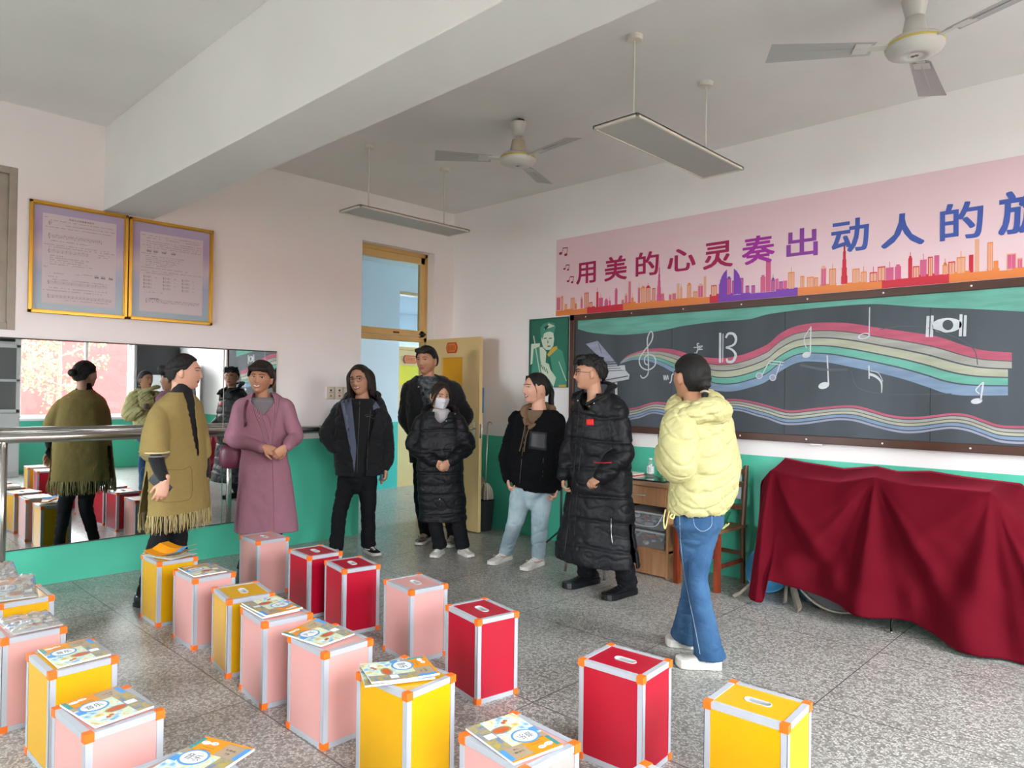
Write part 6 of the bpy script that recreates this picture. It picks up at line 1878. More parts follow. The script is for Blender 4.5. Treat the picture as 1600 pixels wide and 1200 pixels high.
# ---- 1 woman in olive -------------------------------------------------------
def olive():
    P = Person((1.13, -3.5), 48, 86, 'woman in an olive fringed cape coat holding a phone, her hair in a bun', 'fair')
    P.head_mat(287, 582, 84, 2, 0, 0, 1.05)
    t1, h1 = Vector((1.235, -3.60, 0)), Vector((1.0, -3.725, 0)); t2, h2 = Vector((1.24, -3.31, 0)), Vector((1.02, -3.43, 0))
    legs = [(P.P(262, 775, -.06), P.P(246, 850, -.10), ankle(t1, h1)), (P.P(284, 775, .07), P.P(278, 850, .04), ankle(t2, h2))]
    shl = (P.P(300, 636, .12), P.P(254, 640, -.12))
    wr = P.P(258, 752, -.32)
    hands = [dict(wrist=wr, direc=P.P(251, 775, -.34) - wr, palm=P.P(258, 752, 0) - wr + cr * -.05, curl=.55, side=-1, spread=.25), dict(wrist=P.P(321, 748, .12), direc=(0, 0, -1), palm=-cr, curl=.4, side=1)]
    op = {}
    body = build_body(P, op, P.P(280, 617), shl, [(shl[1], P.P(243, 706, -.27), wr), (shl[0], P.P(315, 700, .16), P.P(321, 745, .12))], legs, hands)
    face_parts(P, op, body, brows=True)
    def bun(bm, HM):
        add_blob(bm, HM @ Vector((0, -.128, .018)), .040, .032, .036, HM.to_3x3(), 18, 12)
        add_tube(bm, [HM @ Vector(q) for q in ((0, -.06, .03), (0, -.10, .02), (0, -.125, .018))], [.05, .035, .03], 14)
        for sx in (-1, 1): add_tube(bm, [HM @ Vector(q) for q in ((sx * .05, .055, .07), (sx * .079, .02, .03), (sx * .078, -.03, .02), (sx * .04, -.09, .01))], [.012, .016, .02, .02], 10, round_ends=True)
    hair(P, HAIRB, line_tab((0, .078), (40, .070), (62, .040), (78, .022), (90, .030), (106, .020), (118, -.03), (130, -.05), (180, -.065)), bun, vol=.010)
    # sweater
    bm = garment(P, [(598, 273, 298, .95), (610, 270, 299, .95), (620, 262, 302, .8), (640, 254, 309, .6), (700, 252, 308, .62), (790, 248, 306, .66), (812, 246, 304, .66)], noise_amp=.003, seed=1)
    sleeve(bm, [shl[1], P.P(243, 706, -.27), P.P(257, 749, -.31)], [.06, .052, .034], 1, .04); sleeve(bm, [shl[0], P.P(315, 700, .16), P.P(321, 741, .12)], [.055, .048, .033], 2, .04)
    link_mesh('sweater', remesh(bm, .007, 3), BLKC, P.root, True, True)
    OLV = cloth('olive_wool', '#93804e', .9, .35, 200, var=.06, vscale=30)
    def keep(ph, v):
        w = interp([(612, 30), (625, 15), (640, 9), (680, 5), (705, 2.5), (725, 0)], v)[0]
        if abs(ph - interp([(620, -2), (700, 9)], v)[0]) < w: return False
        if v > 728 and abs(ph + 108) < interp([(728, 2), (760, 13), (800, 20)], v)[0]: return False
        if v > 728 and abs(ph - 108) < 10: return False
        return True
    bm = garment(P, [(612, 266, 299, .95), (622, 256, 306, .75), (634, 245, 312, .62), (660, 240, 316, .6), (710, 236, 320, .6), (760, 231, 322, .6), (799, 226, 324, .6)], keep, th=.009, flare=(5, .012, 1), noise_amp=.006, seed=3, dz=2.5)
    sleeve(bm, [P.P(262, 636, -.08), P.P(250, 650, -.15), P.P(244, 675, -.21), P.P(241, 704, -.25)], [.06, .075, .085, (.098, .082)], 3, .03, 2, 28)
    sleeve(bm, [P.P(296, 634, .08), P.P(308, 655, .14), P.P(316, 700, .15), P.P(318, 752 - 45, .15)], [.055, .06, .06, (.06, .055)], 4, .03, 2, 28)
    coat = link_mesh('coat', crease(remesh(bm, .0075, 3), CR['OLV'][0], CR['OLV'][1], fn=CR['OLV'][2]), OLV, P.root, True, True)
    tr = caster([coat])
    pts = smooth_path([P.P(241 + math.cos(a) * 22, 706 + math.sin(a) * 2.5, -.25 - .085 * math.sin(a)) for a in [6.2832 * k / 12 for k in range(12)]] , 1)
    for k, (off, c, n_) in enumerate(((0, '#cfc090', 'pale cuff band'), (.022, '#77706a', 'grey checked cuff band'))):
        bm = bmesh.new(); add_tube(bm, [p - Vector((0, 0, off)) for p in pts], (.006, .012), 8, side=Vector((0, 0, 1)), closed=True); o = link('cuff', bm, cloth('cuff_%d' % k, c), coat, smooth=True); o['label'] = n_
    draw(P, tr, 'pocket', [(262, 733), (263, 734), (285, 734), (298, 730), (300, 755), (299, 775), (290, 782), (262, 785), (246, 783)], .0018, cloth('olive_seam', '#6e6236'), .001, coat)
    # fringe
    bm = bmesh.new(); rnd = random.Random(2)
    wm = wmat(coat); vs = [wm @ v.co for v in coat.data.vertices]; zmin = P.P(270, 799).z
    hem = [v for v in vs if v.z < zmin + .014 and (v - P.P(242, 704, -.25)).length > .12]; rnd.shuffle(hem)
    for v in hem[:420]:
        L = rnd.uniform(.10, .13); a = Vector((v.x, v.y, v.z + .004)); b = a - Vector((rnd.gauss(0, .006), rnd.gauss(0, .006), L)); m = (a + b) / 2 + Vector((rnd.gauss(0, .004), rnd.gauss(0, .004), 0))
        add_tube(bm, [a, m, b], [.0028, .0024, .0012], 4, mi=rnd.choice([0, 0, 0, 1, 2]))
    f = link('fringe', bm, [cloth('fringe_pale', '#b3a578'), cloth('fringe_olive', '#8a7c48'), cloth('fringe_dark', '#4a4428')], coat); f['kind'] = 'stuff'
    trousers(P, legs, .10, [.088, .075, .062, .052, .046], BLKT, seed=11)
    for t, h in ((t1, h1), (t2, h2)): shoe(P, t, h, BSH, BSH, h=.10, lace=BLK)
    bm = bmesh.new(); a = P.P(236, 743, -.30); b = P.P(265, 769, -.31); d = (b - a).normalized(); s = cf.cross(d).normalized(); n = d.cross(s)
    M = Matrix(((d.x, s.x, n.x, (a.x + b.x) / 2), (d.y, s.y, n.y, (a.y + b.y) / 2), (d.z, s.z, n.z, (a.z + b.z) / 2), (0, 0, 0, 1)))
    add_box(bm, -.078, -.037, -.0045, .078, .037, .0045, M); tag(link('phone', bm, mat('phone_black', (.02, .02, .025), .2), bevel=.003), 'black phone in the right hand of the woman in the olive coat', 'phone')
olive()

# ---- 2 woman in mauve -------------------------------------------------------
def mauve():
    P = Person((.90, -2.81), -8, -14, 'smiling woman in a long mauve wrap coat with clasped hands and a burgundy shoulder bag', 'tan')
    P.head_mat(407.5, 592, -16, 3, -3, 0, 1.03)
    t1, h1 = Vector((1.02, -2.97, 0)), Vector((.79, -2.88, 0)); t2, h2 = Vector((1.02, -2.72, 0)), Vector((.80, -2.66, 0))
    legs = [(P.P(402, 745), P.P(400, 820, -.02), ankle(t1, h1)), (P.P(430, 745), P.P(432, 820, -.02), ankle(t2, h2))]
    shl = (P.P(446, 634), P.P(377, 634)); e = (P.P(462, 682, -.02), P.P(364, 686, -.02)); w = (P.P(447, 698, -.19), P.P(412, 699, -.20))
    hands = [dict(wrist=w[1], direc=P.P(437, 709, -.21) - w[1], palm=P.P(425, 715, 0) - w[1], curl=.45, side=-1, spread=.02, s=.95), dict(wrist=w[0], direc=P.P(430, 712, -.24) - w[0], palm=P.P(420, 700, 0) - w[0], curl=.8, side=1, spread=.02, s=.95)]
    op = {'smile': 1}
    body = build_body(P, op, P.P(411, 622), shl, [(shl[0], e[0], w[0]), (shl[1], e[1], w[1])], legs, hands)
    face_parts(P, op, body, gaze=-.002, smile=True)
    def ex(bm, HM):
        for k in range(-5, 6): add_tube(bm, smooth_path([HM @ Vector((k * .010, .055, .095)), HM @ Vector((k * .0135, .098, .075)), HM @ Vector((k * .0135, .100 - abs(k) * .003, .050))], 3), [.012] * 4 + [.007, .006, .004], 7, round_ends=True)
        add_blob(bm, HM @ Vector((0, -.05, -.02)), .072, .055, .07, HM.to_3x3(), 18, 12)
    hair(P, HAIRBR, line_tab((0, .062), (35, .055), (55, .03), (70, -.005), (85, .01), (104, .005), (116, -.05), (180, -.10)), ex, vol=.026, rough=.6)
    bm = garment(P, [(620, 396, 428, .9), (632, 386, 444, .7), (670, 386, 442, .6), (700, 386, 442, .6)], noise_amp=.002, seed=2)
    link_mesh('top', remesh(bm, .008, 2), cloth('grey_top', '#7d7a80'), P.root, True, True)
    MV = cloth('mauve_wool', '#9a6c7c', .85, .3, 220, var=.05, vscale=20); MVL = cloth('mauve_pleat', '#c193a4', .6); MVD = cloth('mauve_shade', '#7f5266')
    def keep(ph, v): return not (v < 652 and abs(ph - interp([(615, 0), (652, 3)], v)[0]) < interp([(615, 40), (630, 24), (646, 3), (652, 0)], v)[0])
    bm = garment(P, [(613, 393, 431, 1.0), (620, 386, 440, .85), (629, 376, 449, .65), (645, 374, 451, .6), (672, 377, 449, .58), (703, 379, 447, .58), (740, 376, 453, .6), (790, 371, 460, .62), (830, 369, 464, .62)], keep, th=.011, flare=(6, .035, 2), noise_amp=.006, seed=5, dz=2.5)
    sleeve(bm, [P.P(384, 632), shl[1] + Vector((0, 0, -.01)), e[1].lerp(shl[1], .4), e[1], e[1].lerp(w[1], .5), P.P(409, 700, -.185)], [.055, .064, .062, .062, .052, .042], 5, .05, 5)
    sleeve(bm, [P.P(440, 632), shl[0] + Vector((0, 0, -.01)), e[0].lerp(shl[0], .4), e[0], e[0].lerp(w[0], .5), P.P(450, 697, -.17)], [.055, .064, .062, .062, .052, .042], 6, .05, 5)
    coat = link_mesh('coat', crease(remesh(bm, .0075, 3), CR['MV'][0], CR['MV'][1], fn=CR['MV'][2]), MV, P.root, True, True); tr = caster([coat])
    for k in range(9):
        a = k / 8; draw(P, tr, 'pleat', [(391 + a * 10, 620 + a * 8), (400 + a * 9, 650), (410 + a * 7, 675), (414 + a * 8, 700)], .0022, MVL if k % 2 else MVD, .0008, coat)
    for k in range(6):
        a = k / 5; draw(P, tr, 'pleat', [(436 - a * 8, 622 + a * 6), (432 - a * 5, 650), (427 - a * 4, 675), (424 - a * 3, 700)], .0022, MVL if k % 2 else MVD, .0008, coat)
    draw(P, tr, 'coat_edge', [(402, 624), (410, 640), (419, 652), (424, 670), (425, 705), (427, 760), (428, 828)], .0018, MVD, .001, coat)
    trousers(P, legs, .08, [.085, .07, .06, .05, .045], BLKT, seed=12)
    for t, h in ((t1, h1), (t2, h2)): shoe(P, t, h, BSH, BSH, h=.09)
    # bag
    b = empty('handbag', P.P(362, 735, .12), 0, 'burgundy shoulder bag hanging at the side of the woman in mauve', 'bag')
    BG = mat('burgundy_leather', srgb('#5d2338'), .4); bm = bmesh.new(); c = P.P(361, 713, .15)
    add_blob(bm, c, .115, .065, .125, Matrix.Rotation(P.fa + math.pi / 2, 3, 'Z'), 24, 16, lambda d: .8 / max(abs(d.x) ** 3 + abs(d.y) ** 3 + abs(d.z) ** 3, .3) ** (1 / 3)); link('bag_body', bm, BG, b, smooth=True)
    sp = [hit(tr, u, v, .004) for u, v in ((387, 626), (384, 636), (383, 650), (384, 665))]; sp = [q for q in sp if q is not None]
    bm = bmesh.new(); add_tube(bm, smooth_path([P.P(372, 690, .12), P.P(378, 655, .14), P.P(389, 622, .05)] + sp + [P.P(376, 690, .04), P.P(370, 703, .08)], 5), (.011, .003), 8, side=cr); link('strap', bm, BG, b, smooth=True)
mauve()

# ---- 3 young woman with glasses ---------------------------------------------
def specs():
    P = Person((.69, -1.79), 2, -22, 'young woman in glasses and an open black jacket, one hand in her pocket', 'mid')
    P.head_mat(563, 595, -24, 2, 7, 0, 1.15)
    t2, h2 = fl(592, 870), fl(571, 861); t1, h1 = fl(517, 882), fl(527, 868)
    legs = [(P.P(545, 744), P.P(531, 800, -.03), ankle(t1, h1)), (P.P(575, 744), P.P(575, 800, -.02), ankle(t2, h2))]
    shl = (P.P(592, 640), P.P(532, 640)); e = (P.P(606, 692, .02), P.P(509, 678, -.08)); w = (P.P(603, 732, -.03), P.P(527, 704, -.13))
    hands = [dict(wrist=w[0], direc=(0, 0, -1) , palm=-cr, curl=.8, side=1), dict(wrist=w[1], direc=P.P(538, 715, -.03) - w[1], palm=cf, curl=.3, side=1)]
    op = {'smile': 1}
    body = build_body(P, op, P.P(566, 624), shl, [(shl[0], e[0], w[0]), (shl[1], e[1], w[1])], legs, hands)
    face_parts(P, op, body, gaze=-.002, smile=True); glasses(P, op, mat('rose_gold', srgb('#5e4038'), .4, .4), .0235)
    def ex(bm, HM):
        for sx, lz in ((-1, -.115), (1, -.165)):
            for k, y in enumerate((.035, .005, -.03, -.06)):
                add_tube(bm, smooth_path([HM @ Vector((sx * .03, y, .10)), HM @ Vector((sx * .080, y, .05)), HM @ Vector((sx * .088, y - .003, -.03)), HM @ Vector((sx * (.084 + .01 * (sx > 0)), y - .006, lz - .01 * k + (.03 if k == 0 else 0)))], 4), [(.012, .018)] * 5 + [(.014, .020)] * 5 + [(.013, .02)] * 2 + [(.006, .012)], 9, round_ends=True)
        add_tube(bm, [HM @ Vector((0, -.08, .02)), HM @ Vector((0, -.088, -.06)), HM @ Vector((0, -.08, -.14))], [(.07, .025), (.07, .025), (.06, .018)], 16, side=HM.to_3x3() @ Vector((1, 0, 0)), round_ends=True)
    hair(P, HAIRBR, line_tab((0, .092), (25, .082), (45, .05), (60, -.01), (75, -.06), (180, -.11)), ex, vol=.014)
    bm = garment(P, [(622, 550, 582, .9), (628, 543, 587, .8), (640, 534, 592, .62), (690, 534, 592, .62), (740, 534, 592, .62)], noise_amp=.003, seed=4)
    inner = link_mesh('inner_jacket', remesh(bm, .007, 2), BLKC, P.root, True, True)
    def keep(ph, v): return abs(ph + 2) > interp([(615, 60), (628, 48), (650, 30), (700, 17), (742, 12)], v)[0]
    bm = garment(P, [(615, 543, 590, 1.0), (624, 534, 598, .8), (634, 527, 602, .68), (660, 523, 604, .66), (700, 522, 602, .66), (742, 524, 601, .66)], keep, th=.014, noise_amp=.008, seed=6)
    sleeve(bm, [P.P(540, 634), shl[1], P.P(521, 658, -.04), e[1], P.P(517, 694, -.10), P.P(526, 704, -.13)], [.055, .074, .07, .066, .06, .05], 7, .07, 5)
    sleeve(bm, [P.P(586, 634), shl[0], P.P(602, 664), e[0], P.P(607, 712, -.01), P.P(603, 730, -.03)], [.055, .074, .068, .062, .055, .046], 8, .07, 5)
    add_tube(bm, smooth_path([P.P(541, 622, -.05), P.P(545, 613, .03), P.P(567, 611, .11), P.P(590, 614, .03), P.P(592, 623, -.05)], 5), [(.018, .028)] * 21, 10, side=Vector((0, 0, 1)), round_ends=True)
    coat = link_mesh('jacket', crease(remesh(bm, .0075, 3), CR['BLKC'][0], CR['BLKC'][1], fn=CR['BLKC'][2]), BLKC, P.root, True, True); tr = caster([coat, inner])
    GRL = cloth('grey_lining', '#5d6578')
    patch(P, tr, 'lining', [(533, 628), (549, 619), (557, 700), (554, 738)], GRL, .008, coat, 22)
    patch(P, tr, 'lining', [(582, 634), (587, 627), (594, 637), (583, 641)], GRL, .004, coat)
    draw(P, tr, 'zip', [(562, 627), (561, 660), (559, 700), (558, 738)], .0016, mat('zip_grey', (.12, .12, .13), .4), .001, coat); draw(P, tr, 'zip', [(579, 640), (575, 690), (573, 735)], .0013, mat('zip_grey', (0, 0, 0)), .001, coat)
    for q in ([(570, 649), (576, 648)], [(572, 651), (578, 650)], [(579, 652), (584, 654)], [(578, 649), (582, 649)]): draw(P, tr, 'emblem', q, .0012, mat('emblem_grey', (.25, .25, .26), .5), .001, coat)
    trousers(P, legs, .08, [.092, .082, .068, .066, .068], BLKT, seed=13)
    shoe(P, t2, h2, cloth('black_canvas', '#15151a'), WSOLE, h=.075, lace=LACEW, swoosh=LACEW); shoe(P, t1, h1, cloth('black_canvas', '#15151a'), WSOLE, h=.075, lace=LACEW, swoosh=LACEW)
    k = empty('key_charm', P.P(595, 750, -.08), 0, 'small blue and orange bunch of charms in the hand of the woman with glasses', 'keyring')
    bm = bmesh.new(); add_blob(bm, P.P(596, 747, -.07), .022, .012, .035, None, 12, 8); link('charm', bm, mat('charm_blue', srgb('#5a6b7c'), .5, col2=srgb('#2a3038'), vscale=60), k)
    bm = bmesh.new(); add_blob(bm, P.P(596, 754, -.075), .014, .01, .016, None, 10, 8); link('charm', bm, mat('charm_orange', srgb('#b0643c'), .5), k)
specs()

# ---- 4 tall man --------------------------------------------------------------
def tall():
    P = Person((.86, -1.0), -6, -28, 'tall young man in a black jacket over a checked shirt, standing behind the masked woman', 'tan')
    P.head_mat(666.5, 564.5, -27, 1, 2, 0, 1.16)
    t1, h1 = fl(652, 853), fl(670, 843); t2, h2 = fl(700, 857), fl(712, 846)
    legs = [(P.P(660, 718), P.P(659, 785, -.02), ankle(t1, h1)), (P.P(692, 718), P.P(700, 785, -.02), ankle(t2, h2))]
    shl = (P.P(709, 608), P.P(640, 608)); e = (P.P(728, 652, .06), P.P(632, 655, .06)); w = (P.P(700, 690, .22), P.P(652, 688, .22))
    hands = [dict(wrist=w[0], direc=-P.S - Vector((0, 0, .4)), palm=P.F, curl=.5, side=1), dict(wrist=w[1], direc=P.S - Vector((0, 0, .4)), palm=P.F, curl=.5, side=-1)]
    op = {'smile': .6}
    body = build_body(P, op, P.P(670, 596), shl, [(shl[0], e[0], w[0]), (shl[1], e[1], w[1])], legs, hands)
    face_parts(P, op, body, gaze=-.001, narrow=.85)
    def ex(bm, HM):
        for k in range(-4, 5): add_tube(bm, [HM @ Vector((k * .012, .05, .10)), HM @ Vector((k * .0145, .088, .092)), HM @ Vector((k * .0150, .094 - abs(k) * .002, .076))], [.016, .012, .007], 8, round_ends=True)
    hair(P, HAIRB, line_tab((0, .060), (40, .056), (56, .045), (68, .022), (82, .005), (92, .03), (106, .02), (116, -.03), (180, -.055)), ex, vol=.016, rough=.5)
    PL = cloth('plaid_grey', '#6b7074', .85, col2=srgb('#23282c'), vscale=30)
    bm = garment(P, [(588, 654, 688, .95), (600, 648, 700, .7), (640, 648, 702, .6), (710, 648, 702, .6)], noise_amp=.003, seed=7); link_mesh('shirt', remesh(bm, .008, 2), PL, P.root, True, True)
    def keep(ph, v): return abs(ph + 6) > interp([(585, 45), (605, 17), (650, 8), (722, 7)], v)[0]
    bm = garment(P, [(586, 650, 692, 1.0), (593, 642, 704, .8), (604, 635, 714, .62), (640, 635, 715, .6), (690, 638, 712, .6), (724, 640, 710, .6)], keep, th=.012, noise_amp=.006, seed=8)
    sleeve(bm, [P.P(648, 603), shl[1], e[1].lerp(shl[1], .45), e[1], w[1].lerp(e[1], .4), w[1]], [.06, .078, .074, .068, .058, .046], 9, .05, 5)
    sleeve(bm, [P.P(702, 603), shl[0], e[0].lerp(shl[0], .45), e[0], w[0].lerp(e[0], .4), w[0]], [.06, .078, .078, .072, .058, .046], 10, .05, 5)
    add_tube(bm, smooth_path([P.P(653, 603, -.09), P.P(650, 591, 0), P.P(670, 585, .08), P.P(691, 590, 0), P.P(684, 603, -.09)], 5), [(.010, .026)] * 21, 10, side=Vector((0, 0, 1)), round_ends=True)
    coat = link_mesh('jacket', crease(remesh(bm, .008, 3), CR['BLKC'][0], CR['BLKC'][1], fn=CR['BLKC'][2]), BLKC, P.root, True, True); tr = caster([coat])
    h = hit(tr, 654, 604.5, .002)
    if h: bm = bmesh.new(); add_blob(bm, h, .008, .008, .008, None, 10, 8); link('snap_button', bm, SILV, coat)
    trousers(P, legs, .08, [.10, .088, .075, .070, .066], BLKT, seed=14)
    BR1 = mat('shoe_brown', srgb('#4a3424'), .5); 
    for t, h in ((t1, h1), (t2, h2)):
        s = shoe(P, t, h, mat('shoe_cream', srgb('#b8b0a4'), .5, col2=srgb('#3c2c22'), vscale=14), WSOLE, h=.11, lace=mat('lace_tan', srgb('#a88a5c'), .8), swoosh=BR1)
tall()

# ---- 5 masked woman ----------------------------------------------------------
def masked():
    P = Person((1.36, -1.18), 4, 18, 'woman in a white face mask and long black puffer coat with clasped hands', 'mid')
    P.head_mat(688, 620, 20, -4, -4, 0, 1.06)
    t1, h1 = fl(676, 873), fl(690, 864); t2, h2 = fl(738, 872), fl(719, 864)
    legs = [(P.P(681, 770), P.P(680, 815, -.02), ankle(t1, h1)), (P.P(710, 770), P.P(716, 815, -.02), ankle(t2, h2))]
    shl = (P.P(714, 659), P.P(660, 659)); e = (P.P(731, 697, .0), P.P(646, 697, .0)); w = (P.P(703, 721, -.20), P.P(681, 722, -.20))
    hands = [dict(wrist=w[1], direc=P.P(697, 731, -.24) - w[1], palm=P.P(690, 715, 0) - w[1], curl=.6, side=-1, spread=.02, s=.9), dict(wrist=w[0], direc=P.P(688, 731, -.27) - w[0], palm=P.P(690, 715, 0) - w[0], curl=.7, side=1, spread=.02, s=.9)]
    body = build_body(P, {}, P.P(688, 646), shl, [(shl[0], e[0], w[0]), (shl[1], e[1], w[1])], legs, hands)
    face_parts(P, {}, body, gaze=.001)
    HM = P.HM; bm = bmesh.new(); g = []; nx, nz = 16, 12
    for i in range(nx + 1):
        row = []
        for j in range(nz + 1):
            u = -1 + 2 * i / nx; v = j / nz; x = u * .062 * (1 - .25 * v * v); z = -.008 - .090 * v - .006 * (1 - abs(u)) * (1 - v) + .010 * (1 - u * u) * (1 - v)
            q = surf(P, x * .96, max(z, -.098), .006); q.y += .010 * (1 - u * u) + .003 * math.sin(v * 18) * .4; q.x = x; q.z = z
            row.append(bm.verts.new(HM @ q))
        g.append(row)
    for i in range(nx):
        for j in range(nz): bm.faces.new((g[i][j], g[i + 1][j], g[i + 1][j + 1], g[i][j + 1]))
    mk = link('face_mask', bm, mat('mask_white', srgb('#d3d3d8'), .8), P.root, smooth=True); mk.modifiers.new('s', 'SOLIDIFY').thickness = .002
    for sx in (-1, 1):
        for z in (-.014, -.088):
            bm = bmesh.new(); add_tube(bm, smooth_path([HM @ (Vector((sx * .058, surf(P, sx * .056, z, .004).y, z))), HM @ Vector((sx * .078, .02, z * .6)), HM @ Vector((sx * .079, -.02, -.005))], 4), .0012, 5); link('ear_loop', bm, mat('mask_white', (1, 1, 1)), mk)
    def ex(bm, HM):
        for sx in (-1, 1): add_tube(bm, smooth_path([HM @ Vector((sx * .012, .08, .095)), HM @ Vector((sx * .055, .075, .045)), HM @ Vector((sx * .072, .055, -.02)), HM @ Vector((sx * .078, .03, -.085))], 4), [(.009, .014)] * 9 + [(.007, .010)] * 3 + [(.004, .006)], 8, round_ends=True)
        add_tube(bm, [HM @ Vector((0, -.07, .03)), HM @ Vector((0, -.10, -.04)), HM @ Vector((0, -.09, -.11))], [(.06, .03), (.05, .03), (.035, .02)], 14, side=HM.to_3x3() @ Vector((1, 0, 0)), round_ends=True)
    hair(P, HAIRBR, line_tab((0, .092), (28, .07), (45, .05), (62, .01), (80, -.03), (180, -.08)), ex, vol=.011)
    bm = garment(P, [(638, 677, 700, 1.0), (646, 674, 705, .9), (665, 668, 708, .6), (690, 668, 708, .6)], noise_amp=.002, seed=9); link_mesh('shirt', remesh(bm, .007, 2), cloth('light_grey_knit', '#b2b0b2'), P.root, True, True)
    def keep(ph, v): return abs(ph) > interp([(640, 34), (652, 20), (661, 2), (815, 0)], v)[0] or v > 663 and not (v > 790 and abs(ph + 12) < 5)
    def q(ph, z, v): return .010 * (abs(math.sin(z * math.pi / .215)) ** .6 - .5)
    bm = garment(P, [(642, 669, 710, 1.05), (651, 660, 716, .8), (662, 655, 720, .68), (700, 652, 724, .66), (745, 652, 724, .66), (780, 654, 727, .66), (813, 655, 729, .66)], keep, th=.014, quilt=q, noise_amp=.006, seed=10)
    def wq(seed):
        return seed
    sleeve(bm, [P.P(668, 655), shl[1], e[1].lerp(shl[1], .45), e[1], e[1].lerp(w[1], .5), P.P(679, 721, -.18)], [.058, .075, .078, .074, .064, .05], 11, .07, 5)
    sleeve(bm, [P.P(707, 655), shl[0], e[0].lerp(shl[0], .45), e[0], e[0].lerp(w[0], .5), P.P(705, 720, -.18)], [.058, .075, .078, .074, .064, .05], 12, .07, 5)
    add_tube(bm, smooth_path([P.P(676, 655, -.10), P.P(664, 645, .0), P.P(668, 636, .09), P.P(690, 634, .13), P.P(708, 637, .09), P.P(713, 646, 0), P.P(703, 657, -.10)], 5), [(.022, .036)] * 31, 12, side=Vector((0, 0, 1)), round_ends=True)
    add_tube(bm, smooth_path([P.P(655, 655, .02), P.P(662, 650, .10), P.P(688, 648, .17), P.P(712, 650, .10), P.P(718, 655, .02)], 5), [(.02, .03)] * 21, 10, side=Vector((0, 0, 1)), round_ends=True)
    coat = link_mesh('coat', crease(remesh(bm, .0075, 3), CR['BLKP'][0], CR['BLKP'][1], fn=CR['BLKP'][2]), BLKP, P.root, True, True); tr = caster([coat])
    for (u, v) in ((711, 647), (697.5, 658), (687, 780)):
        h = hit(tr, u, v, .002)
        if h: bm = bmesh.new(); add_blob(bm, h, .007, .007, .007, None, 10, 8); link('snap_button', bm, SILV, coat)
    draw(P, tr, 'placket', [(689, 664), (690, 700), (691, 715)], .002, BLK, .001, coat); draw(P, tr, 'placket', [(689, 738), (689, 775), (686, 812)], .002, BLK, .001, coat)
    trousers(P, legs, .05, [.085, .076, .068, .068, .068], BLKT, seed=15)
    for t, h in ((t1, h1), (t2, h2)): shoe(P, t, h, WSH, WSOLE, h=.075, sole=.03, lace=LACEW)
masked()

